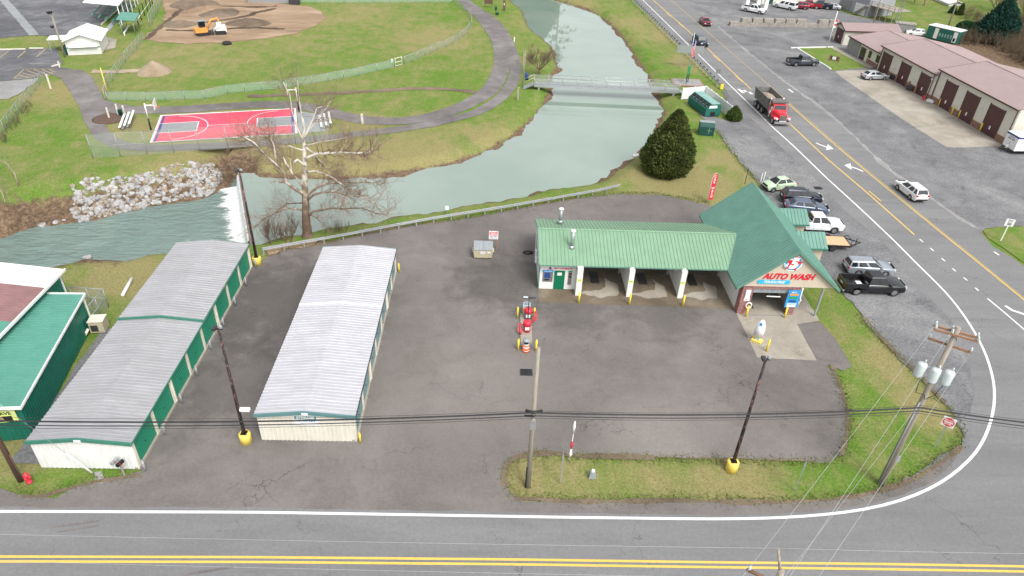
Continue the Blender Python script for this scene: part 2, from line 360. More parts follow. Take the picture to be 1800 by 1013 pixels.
s = NT('glass'); s.col((0.012, 0.016, 0.02)); s.set(Roughness=0.06); s.b.inputs['Specular IOR Level'].default_value = 0.7
s = NT('headlight'); s.col((0.6, 0.62, 0.64)); s.set(Roughness=0.12)
s = NT('taillight'); s.col((0.45, 0.015, 0.015)); s.set(Roughness=0.2)
simple('underbody', (0.012, 0.012, 0.012), 0.9, 0, 0.2)
for nm, c in (('black', (0.006, 0.007, 0.009)), ('white', (0.74, 0.75, 0.76)), ('mint', (0.46, 0.60, 0.42)), ('navy', (0.012, 0.016, 0.032)), ('slate', (0.10, 0.13, 0.19)), ('graphite', (0.065, 0.075, 0.09)), ('silver', (0.46, 0.48, 0.51)),
              ('silverblue', (0.32, 0.36, 0.40)), ('red', (0.36, 0.012, 0.022)), ('maroon', (0.22, 0.02, 0.04)), ('jeep', (0.022, 0.040, 0.066)), ('truckred', (0.66, 0.012, 0.03))):
    simple('paint_' + nm, c, 0.3, 0.0 if nm in ('white', 'black', 'truckred', 'mint') else 0.35, 0.04, 2, coat=0.5)
simple('dump_grey', (0.165, 0.162, 0.158), 0.7, 0.3, 0.3, 2, dirt=0.5, dirtc=(0.19, 0.15, 0.12))
simple('rubble', (0.30, 0.24, 0.18), 0.95, 0, 0.5, 4, 0.6)
simple('container_green', (0.012, 0.125, 0.095), 0.5, 0, 0.15, 2, dirt=0.3, dirtc=(0.05, 0.13, 0.11))
simple('container_pale', (0.20, 0.38, 0.34), 0.5, 0, 0.12, 1.5, dirt=0.2)
simple('dark_green', (0.006, 0.060, 0.050), 0.5, 0, 0.15, 2)
simple('tan_steel', (0.50, 0.44, 0.31), 0.6, 0, 0.08, 3, dirt=0.3)
simple('maroon_roof', (0.30, 0.225, 0.22), 0.55, 0, 0.05, 0.5, dirt=0.15, dirtc=(0.34, 0.27, 0.27))
simple('maroon_trim', (0.085, 0.035, 0.033), 0.5, 0, 0.1)
simple('maroon_door', (0.075, 0.026, 0.026), 0.5, 0, 0.14, 1.5, streak=(1, 1, 6))
simple('old_red_roof', (0.24, 0.13, 0.13), 0.7, 0, 0.12, 1.0, dirt=0.3)
simple('cream_wall', (0.62, 0.60, 0.52), 0.6, 0, 0.05, 1.5, dirt=0.15)
simple('grey_stone', (0.24, 0.24, 0.24), 0.85, 0, 0.2, 6, 0.4)
simple('grey_siding', (0.30, 0.315, 0.34), 0.7, 0, 0.1, 2)
simple('shingle', (0.20, 0.21, 0.225), 0.9, 0, 0.2, 3, 0.4)
simple('block_stone', (0.285, 0.265, 0.23), 0.95, 0, 0.3, 2.5, 0.6)
simple('rock', (0.34, 0.335, 0.33), 0.9, 0, 0.35, 1.6, 0.5)
simple('rock_tan', (0.27, 0.22, 0.165), 0.9, 0, 0.35, 1.6, 0.5)
simple('weir_concrete', (0.19, 0.155, 0.125), 0.8, 0, 0.35, 2, 0.4)
simple('bark', (0.20, 0.15, 0.11), 0.95, 0, 0.35, 5, 0.5)
s = NT('sycamore_bark'); n = s.noise(s.pos(), 1.6, 6, 0.7)
zz = s.n('ShaderNodeSeparateXYZ'); s.l(s.pos(), zz.inputs[0]); hz = s.n('ShaderNodeMapRange'); hz.inputs['From Min'].default_value = 2.0; hz.inputs['From Max'].default_value = 9.0
s.l(zz.outputs['Z'], hz.inputs['Value']); f = s.math('ADD', s.math('MULTIPLY', hz.outputs[0], 0.42), s.math('SUBTRACT', n, 0.22))
s.col(s.ramp(f, [(0.30, (0.13, 0.085, 0.06)), (0.48, (0.27, 0.21, 0.155)), (0.62, (0.62, 0.575, 0.50))])); s.set(Roughness=0.9); s.bump(n, 0.4, 0.03)
simple('pale_twig', (0.34, 0.27, 0.205), 0.9, 0, 0.3, 2)
simple('twig', (0.165, 0.115, 0.082), 0.95, 0, 0.35, 1)
simple('brush_twig', (0.155, 0.115, 0.075), 0.95, 0, 0.4, 0.6)
def foliage(name, a, b, sc=0.8):
    s = NT(name); n = s.noise(s.pos(), sc, 5, 0.7); n2 = s.noise(s.pos(), 7.0, 3, 0.7)
    f = s.math('ADD', s.math('MULTIPLY', n, 0.5), s.math('MULTIPLY', n2, 0.5)); s.col(s.ramp(f, [(0.35, a), (0.65, b)])); s.set(Roughness=0.75); s.b.inputs['Specular IOR Level'].default_value = 0.2
foliage('conifer', (0.026, 0.042, 0.012), (0.125, 0.150, 0.040)); foliage('spruce', (0.012, 0.050, 0.038), (0.032, 0.095, 0.068)); foliage('shrub', (0.035, 0.065, 0.012), (0.095, 0.14, 0.03)); foliage('far_green', (0.02, 0.06, 0.025), (0.05, 0.12, 0.05))
simple('dry_leaf', (0.30, 0.19, 0.12), 0.95, 0, 0.3, 3)
simple('mulch', (0.105, 0.065, 0.048), 0.95, 0, 0.35, 6, 0.5)
s = NT('chain_link'); s.col((0.40, 0.44, 0.42)); s.set(Roughness=0.6)
tr = s.n('ShaderNodeBsdfTransparent'); mx = s.n('ShaderNodeMixShader'); mx.inputs[0].default_value = 0.24; s.l(tr.outputs[0], mx.inputs[1]); s.l(s.b.outputs[0], mx.inputs[2]); s.l(mx.outputs[0], s.out.inputs['Surface'])
s = NT('chain_link_green'); s.col((0.30, 0.44, 0.35)); s.set(Roughness=0.6)
tr = s.n('ShaderNodeBsdfTransparent'); mx = s.n('ShaderNodeMixShader'); mx.inputs[0].default_value = 0.42; s.l(tr.outputs[0], mx.inputs[1]); s.l(s.b.outputs[0], mx.inputs[2]); s.l(mx.outputs[0], s.out.inputs['Surface'])
# brick (too small to pick apart here: a few pixels each)
def brick(name, a, b, m, sc=1.0):
    s = NT(name); bt = s.n('ShaderNodeTexBrick'); bt.inputs['Scale'].default_value = 1.0; bt.inputs['Brick Width'].default_value = 0.40 * sc; bt.inputs['Row Height'].default_value = 0.2 * sc; bt.inputs['Mortar Size'].default_value = 0.012
    bt.inputs['Color1'].default_value = (*a, 1); bt.inputs['Color2'].default_value = (*b, 1); bt.inputs['Mortar'].default_value = (*m, 1)
    geo = s.n('ShaderNodeNewGeometry'); sp = s.n('ShaderNodeSeparateXYZ'); s.l(geo.outputs['Position'], sp.inputs[0]); cb = s.n('ShaderNodeCombineXYZ')
    s.l(s.math('ADD', sp.outputs['X'], sp.outputs['Y']), cb.inputs['X']); s.l(sp.outputs['Z'], cb.inputs['Y']); s.l(cb.outputs[0], bt.inputs['Vector'])
    s.col(s.mix(0.4, bt.outputs['Color'], s.ramp(s.noise(s.pos(), 4, 4), [(0.3, 0.25), (0.7, 0.8)]), 'OVERLAY')); s.set(Roughness=0.85); s.bump(bt.outputs['Fac'], -0.4, 0.02)
brick('brick_red', (0.30, 0.125, 0.115), (0.20, 0.085, 0.085), (0.30, 0.24, 0.22)); brick('brick_brown', (0.26, 0.13, 0.09), (0.17, 0.085, 0.065), (0.30, 0.25, 0.21))
# ================================================================ terrain, river
ZU, ZL = -1.0, -2.6
up_px = [(443, 432), (560, 404), (700, 383), (800, 368), (900, 349), (1000, 331), (1055, 320), (1100, 288), (1130, 260), (1150, 235), (1163, 203), (1161, 188), (1151, 165), (1142, 150), (1137, 134), (1116, 104), (1094, 70), (1070, 44), (1040, 21), (1000, 8), (955, -4), (900, -18), (820, -30), (700, -40), (700, -62), (820, -52), (860, -38), (885, -10), (905, 9), (918, 18), (925, 35), (935, 55), (952, 66), (972, 86), (977, 105), (983, 122), (974, 133), (972, 156), (959, 185), (944, 205), (910, 238), (880, 256), (850, 272), (800, 289), (750, 299), (700, 308), (650, 314), (600, 316), (540, 316), (470, 312), (422, 306)]
lo_px = [(440, 428), (360, 432), (312, 440), (285, 455), (240, 463), (200, 466), (150, 462), (118, 477), (60, 486), (-120, 500), (-400, 520), (-400, 470), (-120, 440), (0, 417), (70, 397), (135, 390), (180, 382), (250, 367), (300, 359), (370, 345), (398, 333), (412, 318), (420, 306)]
upw = np.array([P(x, y, ZU)[:2] for x, y in up_px]); low = np.array([P(x, y, ZL)[:2] for x, y in lo_px])
def sdf(pts, poly):
    d2 = np.full(len(pts), 1e18); ins = np.zeros(len(pts), bool)
    for i in range(len(poly)):
        a, b = poly[i], poly[(i + 1) % len(poly)]; e = b - a; wv = pts - a
        t = np.clip((wv @ e) / (e @ e), 0, 1); q = wv - t[:, None] * e; d2 = np.minimum(d2, (q ** 2).sum(1))
        c = ((a[1] <= pts[:, 1]) != (b[1] <= pts[:, 1]))
        with np.errstate(divide='ignore', invalid='ignore'):
            xi = a[0] + (pts[:, 1] - a[1]) * e[0] / e[1]
        ins ^= c & (pts[:, 0] < xi)
    d = np.sqrt(d2); return np.where(ins, -d, d)
def sstep(t): t = np.clip(t, 0, 1); return t * t * (3 - 2 * t)
weir_a, weir_b = P(421, 305, ZU), P(442, 429, ZU)
def vnoise(x, y, s): return mnoise.noise(Vector((x * s, y * s, 3.7)))
def height(pts):
    du = sdf(pts, upw); dl = sdf(pts, low)
    wl = np.where(pts[:, 1] > 68, np.where(pts[:, 0] > -34, 3.6, 6.0), 4.0)
    wu = 2.2
    nz = np.array([vnoise(x, y, 0.35) for x, y in pts]); nz2 = np.array([vnoise(x, y, 1.1) for x, y in pts])
    base = -0.05
    du2 = du + 0.45 * nz * (np.abs(du) < 5); dl2 = dl + 0.8 * nz * (np.abs(dl) < 9)
    zu = np.where(du2 < 0, ZU - 0.8 * sstep(-du2 / 2.0), ZU + (base - ZU) * sstep(du2 / wu) ** 0.8)
    zl = np.where(dl2 < 0, ZL - 0.6 * sstep(-dl2 / 2.5), ZL + (base - ZL) * sstep(dl2 / wl) ** 0.9)
    z = np.minimum(zu, zl)
    inb = (z > -2.5) & (z < -0.15)
    z = z + inb * (0.16 * nz2 + 0.12 * nz)
    bank = np.maximum(1 - np.clip((du + 0.2) / 1.5, 0, 1), 1 - np.clip((dl - 1.0) / np.where(pts[:, 0] > -34, 3.2, 5.2), 0, 1))
    return z, bank
xs = np.concatenate([np.arange(-150, -92, 2.0), np.arange(-92, 50, 0.75), np.arange(50, 215, 2.0)])
ys = np.concatenate([np.arange(14, 52, 1.5), np.arange(52, 130, 0.75), np.arange(130, 330, 2.0)])
XX, YY = np.meshgrid(xs, ys); pts = np.stack([XX.ravel(), YY.ravel()], 1)
zz_, bank_ = height(pts)
dry = np.zeros(len(pts))
for px, r, v in [((1190, 330), 14, 0.9), ((1140, 330), 8, 0.7), ((1280, 280), 6, 0.6), ((1180, 60), 16, 0.8), ((1230, 110), 9, 0.9), ((1110, 40), 12, 0.6), ((1000, 860), 9, 0.35), ((1150, 860), 8, 0.3), ((1300, 850), 7, 0.75), ((920, 850), 3, 0.9), ((1580, 640), 5, 0.6), ((1640, 720), 4, 0.8), ((700, 280), 18, 0.75), ((560, 285), 16, 0.8), ((850, 240), 8, 0.5),
                 ((620, 220), 9, 0.6), ((380, 275), 14, 0.6), ((120, 160), 10, 0.6), ((215, 480), 7, 0.75), ((235, 225), 8, 0.6), ((600, 40), 35, 0.25), ((750, 60), 18, 0.4), ((300, 100), 25, 0.25), ((20, 800), 4, 0.5), ((1000, 5), 12, 0.5), ((350, 210), 12, 0.5)]:
    q = P(*px); d = np.hypot(pts[:, 0] - q.x, pts[:, 1] - q.y); dry = np.maximum(dry, v * (1 - sstep(d / r)))
for px, r, v in [((1760, 90), 30, 1.1), ((1700, 68), 16, 0.9), ((1800, 70), 26, 1.0), ((1785, 20), 22, 0.55), ((1640, 75), 8, 0.6)]:
    q = P(*px); d = np.hypot(pts[:, 0] - q.x, pts[:, 1] - q.y); bank_ = np.maximum(bank_, v * (1 - sstep(d / r)))
# rising hillside behind the maroon garages
hill = np.clip((pts[:, 0] - 98) / 60, 0, 1); zz_ = zz_ + 7 * hill ** 1.4
nx, ny = len(xs), len(ys)
me = bpy.data.meshes.new('ground')
idx = np.arange(nx * ny).reshape(ny, nx)
fq = np.stack([idx[:-1, :-1], idx[:-1, 1:], idx[1:, 1:], idx[1:, :-1]], -1).reshape(-1, 4)
vv = np.column_stack([pts, zz_])
# far skirt so that the sheet reaches the horizon
sk = [(-2500, -600), (2500, -600), (2500, 3000), (-2500, 3000)]
cs = [idx[0, 0], idx[0, -1], idx[-1, -1], idx[-1, 0]]
b0 = len(vv); vv = np.vstack([vv, [(x, y, -0.05) for x, y in sk]])
faces = fq.tolist() + [[b0, b0 + 1] + [int(i) for i in idx[0, ::-1]], [b0 + 2, b0 + 3] + [int(i) for i in idx[-1, :]], [b0 + 3, b0] + [int(i) for i in idx[:, 0]], [b0 + 1, b0 + 2] + [int(i) for i in idx[::-1, -1]]]
me.from_pydata(vv.tolist(), [], faces)
for nm, arr in (('bank', bank_), ('dry', dry)):
    at = me.attributes.new(nm, 'FLOAT', 'POINT'); at.data.foreach_set('value', np.concatenate([arr, np.zeros(4)]).astype(np.float32))
me.polygons.foreach_set('use_smooth', [True] * len(me.polygons)); me.materials.append(MT['lawn'])
ground = struct(link_mesh('ground', me))
def gz(x, y): return float(height(np.array([[x, y]]))[0][0])

def sheet_poly(pts, jit=0.0, step=0.6, closed=True, seed=0):
    out = []
    n = len(pts)
    for i in range(n):
        a, b = Vector(pts[i][:2]), Vector(pts[(i + 1) % n][:2]); L = (b - a).length
        k = max(1, min(200, int(L / step))) if jit else 1
        nrm = Vector((-(b - a).y, (b - a).x)).normalized() if L > 1e-6 else Vector((0, 0))
        for j in range(k):
            p = a.lerp(b, j / k)
            if jit: p = p + nrm * jit * (mnoise.noise(Vector((p.x * 0.45, p.y * 0.45, seed))) * 1.2 + mnoise.noise(Vector((p.x * 1.7, p.y * 1.7, seed + 9))) * 0.8)
            out.append((p.x, p.y))
    return out
def sheet(name, pts, z, mat, jit=0.0, parent=None, structure=True, step=0.6):
    poly = sheet_poly(pts, jit, step, seed=hash(name) % 50 if False else len(name))
    bm = bmesh.new(); vs = [bm.verts.new((x, y, z)) for x, y in poly]; f = bm.faces.new(vs)
    f.normal_update()
    if f.normal.z < 0: f.normal_flip()
    bmesh.ops.triangulate(bm, faces=[f]); me = bpy.data.meshes.new(name); bm.to_mesh(me); bm.free(); me.materials.append(MT[mat])
    o = link_mesh(name, me, parent)
    if structure and not parent: struct(o)
    return o
def PX(lst, z=0.0): return [P(x, y, z) for x, y in lst]
def strip(name, pl, width, z, mat, parent, dash=None):
    """painted line along a polyline of ground points; dash = (on, off) metres"""
    pl = [Vector(p[:2]) for p in pl]
    seg = []; acc = 0
    rs = [pl[0]]
    for a, b in zip(pl, pl[1:]):
        k = max(1, int((b - a).length / 1.0))
        for j in range(1, k + 1): rs.append(a.lerp(b, j / k))
    for _ in range(2):
        rs = [rs[0]] + [(rs[i - 1] + rs[i] * 2 + rs[i + 1]) / 4 for i in range(1, len(rs) - 1)] + [rs[-1]]
    def ribbon(q):
        mb = MB(); vs = []
        for i, p in enumerate(q):
            t = (q[min(i + 1, len(q) - 1)] - q[max(i - 1, 0)]).normalized(); nn = Vector((-t.y, t.x)) * width / 2
            vs += [(p.x + nn.x, p.y + nn.y, z), (p.x - nn.x, p.y - nn.y, z)]
        mb.add(vs, [(2 * i, 2 * i + 1, 2 * i + 3, 2 * i + 2) for i in range(len(q) - 1)]); return mb
    return ribbon(rs).build(name, mat, parent)

def outset(poly, d):
    c = []; n = len(poly); area = sum(poly[i][0] * poly[(i + 1) % n][1] - poly[(i + 1) % n][0] * poly[i][1] for i in range(n)); sg = 1 if area > 0 else -1
    for i in range(n):
        a, b = Vector(poly[i - 1]), Vector(poly[(i + 1) % n]); t = (b - a).normalized(); c.append(Vector(poly[i]) + Vector((t.y, -t.x)) * d * sg)
    return c
wd = (weir_b - weir_a).xy.normalized(); wn = Vector((wd.y, -wd.x))
if wn.x < 0: wn = -wn                      # towards upstream (+x)
def weir_clip(poly, sgn, off):
    out = []
    for p in poly:
        s_ = (p - weir_a.xy).dot(wn) * sgn
        near = (p - weir_a.xy).length < 40
        if near and s_ < off: p = p + wn * sgn * (off - s_)
        out.append(p)
    return out
sheet('river_water', weir_clip(outset(upw, 1.3), 1, 0.12), ZU, 'still_water')
sheet('river_rapids', weir_clip(outset(low, 2.0), -1, 0.25), ZL, 'flowing_water')
# weir
wl = (weir_b - weir_a).xy.length
wr = thing('weir', 'dark concrete weir across the river with a white curtain of falling water', 'weir', (weir_a.x, weir_a.y, 0), math.atan2(wd.y, wd.x))
up_side = 1 if (Vector((-wd.y, wd.x)).dot(wn) > 0) else -1
MB().box(-1.5, wl + 1.5, -0.18, 0.18, -3.4, ZU + 0.10).build('weir_wall', 'weir_concrete', wr)
mb = MB(); n = 90; prof = [(0.17, ZU + 0.13), (0.32, ZU + 0.02), (0.46, ZU - 0.5), (0.60, ZL + 0.22), (1.1, ZL + 0.16), (2.4, ZL + 0.08), (4.4, ZL + 0.03)]
vs = []; rnd = random.Random(3)
for i in range(n + 1):
    u = wl * (0.03 + 0.94 * i / n); kx = 0.75 + 0.5 * mnoise.noise(Vector((u * 0.7, 0, 0))) + 0.3 * mnoise.noise(Vector((u * 3, 4, 0)))
    for j, (d, z) in enumerate(prof):
        dd = d if j < 4 else 0.6 + (d - 0.6) * kx * (1.25 - 0.35 * i / n)
        vs.append((u, -up_side * dd, z + (0.06 * mnoise.noise(Vector((u * 4, d * 3, 1))) if j > 2 else 0)))
k = len(prof); mb.add(vs, [(i * k + j, i * k + j + 1, (i + 1) * k + j + 1, (i + 1) * k + j) for i in range(n) for j in range(k - 1)], 0, True)
cur = mb.build('water_curtain', 'foam', wr); at = cur.data.attributes.new('reach', 'FLOAT', 'POINT'); at.data.foreach_set('value', [0.0, 0.0, 0.05, 0.1, 0.3, 0.8, 1.5] * (n + 1))

# ================================================================ roads, lots, paths
c4 = cropf(1150, 0, 5.066); c6 = cropf(1100, 130, 5.066); c7 = cropf(1450, 80, 5.066); c1 = cropf(0, 0, 3.896); c2 = cropf(400, 0, 3.896); c3 = cropf(800, 0, 3.896); c5 = cropf(1450, 0, 5.066); cc = cropf(1500, 540, 2.98); ch = cropf(1480, 280, 3.62); cv = cropf(1300, 290, 4.22); c8 = cropf(0, 240, 3.896)
hwy_r = [(1900, 525), (1800, 468), (1745, 432), (1712, 399), (1673, 374), (1626, 338), (1577, 308), (1546, 283), (1458, 197), (1387, 150), (1347, 118), (1276, 61), (1215, 12), (1170, -25), (1120, -62), (1080, -90)]
hwy_l = [(1020, -90), (1070, -40), (1105, -8), (1146, 32), (1196, 78), (1268, 150), (1297, 187), (1327, 215), (1374, 260), (1408, 290), (1445, 327), (1466, 352), (1482, 368), (1537, 413), (1577, 453), (1594, 480), (1620, 513), (1653, 542), (1674, 567), (1690, 600), (1701, 634), (1709, 674), (1710, 701), (1702, 751), (1686, 790), (1648, 823), (1600, 850), (1550, 867), (1500, 874), (1400, 884), (1300, 883), (1200, 880), (1100, 882), (1000, 882), (930, 882), (880, 890), (600, 886), (300, 882), (120, 878), (40, 872), (0, 858), (-300, 850)]
sh_i = hwy_l.index((1686, 790))
edge_in = [(1680, 808), (1664, 826), (1645, 844), (1588, 871), (1548, 883), (1483, 894), (1411, 900), (1340, 904), (1250, 905), (1000, 902), (700, 897), (450, 893), (0, 891.5), (-300, 891)]
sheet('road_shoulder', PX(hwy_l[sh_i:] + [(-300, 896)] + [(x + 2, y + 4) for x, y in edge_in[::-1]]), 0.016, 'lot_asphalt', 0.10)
hwy_l = hwy_l[:sh_i] + edge_in
road = sheet('road', PX([(-500, 1200), (2300, 1200), (2300, 640)] + hwy_r + hwy_l), 0.020, 'road_asphalt', 0.10)
lot_px = [(200, 838), (250, 828), (215, 800), (250, 700), (330, 560), (390, 478), (428, 470), (452, 468), (470, 450), (518, 436), (564, 430), (644, 411), (708, 399), (759, 393), (800, 388), (850, 379), (900, 370), (950, 361), (1000, 351), (1050, 345), (1090, 341), (1150, 342), (1200, 350), (1245, 361), (1300, 372), (1330, 420), (1400, 500), (1430, 560), (1442, 600), (1460, 633), (1456, 645), (1470, 665), (1485, 700), (1491, 725), (1490, 760), (1478, 800), (1455, 811), (1400, 811), (1300, 807), (1200, 806), (1100, 803), (1030, 804), (1000, 800), (950, 797), (905, 803), (890, 815), (886, 832), (890, 857), (905, 872), (935, 890), (900, 915), (500, 915), (150, 900), (90, 880), (130, 858), (170, 848)]
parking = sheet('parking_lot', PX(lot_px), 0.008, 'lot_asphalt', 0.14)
gravel_px = [(1225, 196), (1240, 212), (1258, 226), (1268, 240), (1289, 268), (1309, 294), (1333, 320), (1345, 360), (1400, 430), (1455, 490), (1493, 524), (1509, 548), (1520, 566), (1533, 580), (1580, 627), (1611, 657), (1641, 691), (1671, 721), (1690, 755), (1692, 772), (1680, 789), (1648, 806), (1611, 833), (1560, 860), (1500, 871), (1560, 905), (1660, 860), (1740, 760), (1745, 660), (1700, 560), (1620, 480), (1500, 350), (1400, 255), (1330, 200), (1290, 165), (1270, 160), (1285, 195), (1290, 215), (1262, 208)]
sheet('gravel_shoulder', PX(gravel_px), 0.012, 'gravel', 0.30)
far_px = [(1080, -95), (1090, -70), (1160, -10), (1260, 70), (1340, 130), (1440, 205), (1540, 295), (1620, 350), (1700, 405), (1720, 412), (1735, 402), (1800, 397), (1950, 400), (1950, 300), (1790, 235), (1560, 110), (1570, 60), (1568, 41), (1521, 32), (1499, 27), (1466, 16), (1440, -10), (1420, -60)]
sheet('gravel_yard', PX(far_px), 0.010, 'gravel', 0.30)
sheet('front_lawn', PX([c5(-255, 420), c5(60, 425), c5(180, 480), c5(400, 600), c5(70, 632), c5(-100, 520)]), 0.022, 'lawn', 0.05)
sheet('verge_lawn', PX([(1728, 405), (1745, 400), (1800, 398), (1950, 402), (1950, 555), (1800, 462), (1758, 432), (1738, 418)]), 0.016, 'lawn', 0.2)
yard_apron = sheet('concrete_yard', PX([c7(90, 230), c7(330, 218), c7(430, 215), c7(1700, 930), c7(1600, 895), c7(1150, 912), c7(1080, 905), c7(830, 750), c7(560, 570), c7(330, 410), c7(130, 270)]), 0.018, 'concrete', 0.05)
sheet('garage_walk', PX([c5(50, 425), c5(95, 420), c5(440, 595), c5(400, 612)]), 0.028, 'concrete')
# pale gravel edge along the highway
GEDGE = [(1262, 46), (1276, 60), (1347, 118), (1387, 150), (1458, 198), (1546, 284), (1577, 309.5), (1626, 339.5), (1673, 375.5), (1714, 400)]
# car wash slabs
sheet('bay_apron', [(4.5, 53.6), (4.5, 51.2), (22.3, 50.9), (22.3, 60.9), (8.0, 60.9), (8.0, 53.6)], 0.016, 'wet_concrete', 0.04)
sheet('tunnel_apron', [(22.3, 62.8), (22.3, 44.0), (27.2, 43.8), (27.35, 48.8), (29.6, 49.4), (29.7, 62.8)], 0.024, 'concrete', 0.02)
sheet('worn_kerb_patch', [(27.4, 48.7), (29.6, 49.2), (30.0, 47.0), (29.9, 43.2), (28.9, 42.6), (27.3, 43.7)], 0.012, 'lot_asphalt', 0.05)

# ---- park side: paths, courts, ball field
def smooth_pl(pl, it=2):
    for _ in range(it):
        q = [pl[0]]
        for a, b in zip(pl, pl[1:]): q += [a * 0.75 + b * 0.25, a * 0.25 + b * 0.75]
        pl = q + [pl[-1]]
    return pl
def path(name, pxl, width, z, mat, jit=0.08):
    pl = smooth_pl([P(x, y).xy for x, y in pxl]); L, Rr = [], []
    for i, p in enumerate(pl):
        t = (pl[min(i + 1, len(pl) - 1)] - pl[max(i - 1, 0)]).normalized(); nn = Vector((-t.y, t.x)) * width / 2
        nn *= 1 + 0.06 * mnoise.noise(Vector((p.x * .3, p.y * .3, 2)))
        L.append(p + nn); Rr.append(p - nn)
    return sheet(name, L + Rr[::-1], z, mat, jit)
path('gravel_edge', GEDGE, .55, .024, 'pale_gravel', .30)
path('walking_path', [(160, 178), (200, 190), (250, 194), (310, 193), (400, 187), (470, 183), (530, 186), (565, 193), (595, 202), (636, 211), (682, 214), (733, 211), (785, 199), (831, 179), (862, 160), (879, 130), (884, 103), (877, 72), (862, 49), (844, 28), (826, 13), (810, -8), (790, -30)], 2.9, 0.004, 'path_asphalt')
path('outer_path', [(165, 205), (175, 235), (200, 252), (240, 260), (300, 260), (400, 255), (480, 250), (569, 243), (631, 235), (682, 230), (746, 221), (811, 206), (838, 198), (877, 177), (900, 149), (908, 123), (903, 98), (890, 64), (874, 41), (856, 26), (838, 15), (828, 8)], 2.0, 0.006, 'path_asphalt')
path('worn_track', [c2(150, 660), c2(600, 645), c2(900, 630), c2(1250, 605), c2(1500, 607), c2(1700, 635)], 1.3, 0.002, 'dug_earth', 0.35)
path('sand_track', [c1(620, 490), c1(760, 495), c1(900, 485), c1(1000, 480)], 1.8, 0.003, 'sand', 0.4)
sheet('park_drive', PX([c1(330, 500), c1(380, 480), c1(560, 478), c1(630, 530), c1(680, 620), c1(735, 735), c1(860, 748), c1(860, 782), c1(720, 770), c1(690, 850), c1(720, 930), c1(640, 930), c1(590, 860), c1(550, 750), c1(480, 620), c1(420, 540)]), 0.010, 'path_asphalt', 0.12)
parkA = sheet('park_parking_lot', PX([(-200, -60), (240, -60), (223, 0), (205, 20), (180, 42), (150, 60), (97, 64), (60, 62), (0, 67), (-200, 70)]), 0.008, 'park_asphalt', 0.1)
parkB = sheet('park_overflow_lot', PX([(-200, 90), (0, 87), (80, 85), (100, 86), (111, 112), (101, 118), (125, 121), (125, 126), (95, 130), (60, 137), (0, 144), (-200, 160)]), 0.008, 'park_asphalt', 0.1)
sheet('gravel_corner', PX([(-150, 152), (0, 144), (70, 137), (48, 157), (15, 174), (-150, 180)]), 0.010, 'pale_gravel', 0.25)
gut = path('concrete_gutter', [c1(-60, -90), c1(35, 10), c1(130, 120), c1(235, 240)], 1.5, 0.014, 'court_grey', 0.1)
sheet('grandstand_walk', PX([c1(720, 225), c1(745, 215), c1(870, 60), c1(900, 20), c1(870, 15), c1(840, 60), c1(720, 200)]), 0.010, 'court_grey', 0.05)
sheet('stand_pad', PX([c1(715, 255), c1(800, 270), c1(790, 330), c1(705, 345), c1(690, 300)]), 0.013, 'concrete', 0.03)
for a, b in (((625, 90), (760, 93)), ((600, 108), (738, 113)), ((575, 132), (705, 138)), ((525, 155), (688, 160)), ((640, 67), (775, 70)), ((652, 46), (792, 49)), ((675, 23), (805, 26)), ((690, 4), (815, 7))):
    strip('stall_line', PX([c1(*a), c1(*b)]), 0.14, 0.014, 'faded_white', parkA)
for a, b in (((60, 350), (0, 395)), ((175, 350), (120, 397)), ((312, 335), (250, 392)), ((200, 437), (380, 440))):
    strip('stall_line', PX([c1(*a), c1(*b)]), 0.16, 0.014, 'faded_yellow' if a[1] < 400 else 'faded_white', parkB)
for a, b in (((95, 540), (165, 475)), ((165, 475), (372, 472)), ((95, 540), (200, 535)), ((130, 515), (215, 533)), ((150, 500), (262, 528)), ((180, 482), (305, 528)), ((230, 475), (345, 522)), ((280, 472), (362, 508)), ((330, 472), (372, 492))):
    strip('hatch_line', PX([c1(*a), c1(*b)]), 0.13, 0.014, 'faded_yellow', parkB)
sheet('ball_field_infield', PX([(300, -40), (480, -20), (490, 6), (544, 12), (564, 20), (570, 32), (554, 46), (515, 60), (464, 68), (400, 74), (334, 77), (282, 74), (251, 69), (268, 56), (284, 44), (292, 26), (287, 8), (290, -20)]), 0.004, 'infield', 0.5)
for pl in ([c1(1130, 207), c1(1350, 210), c1(1480, 215), c2(20, 195), c2(200, 190), c2(390, 200)], [c1(1290, 170), c1(1600, 130), c1(1753, 98), c2(150, 95), c2(330, 60)], [c1(1450, 40), c1(1700, 48), c2(200, 50), c2(340, 42)], [c1(1000, 270), c1(1250, 60), c1(1330, 10)]):
    path('dug_trench', pl, 1.1, 0.010 + 0.004 * (len(pl) * 3 % 7) + pl[0][1] * 1e-5, 'trench_earth', 0.5)
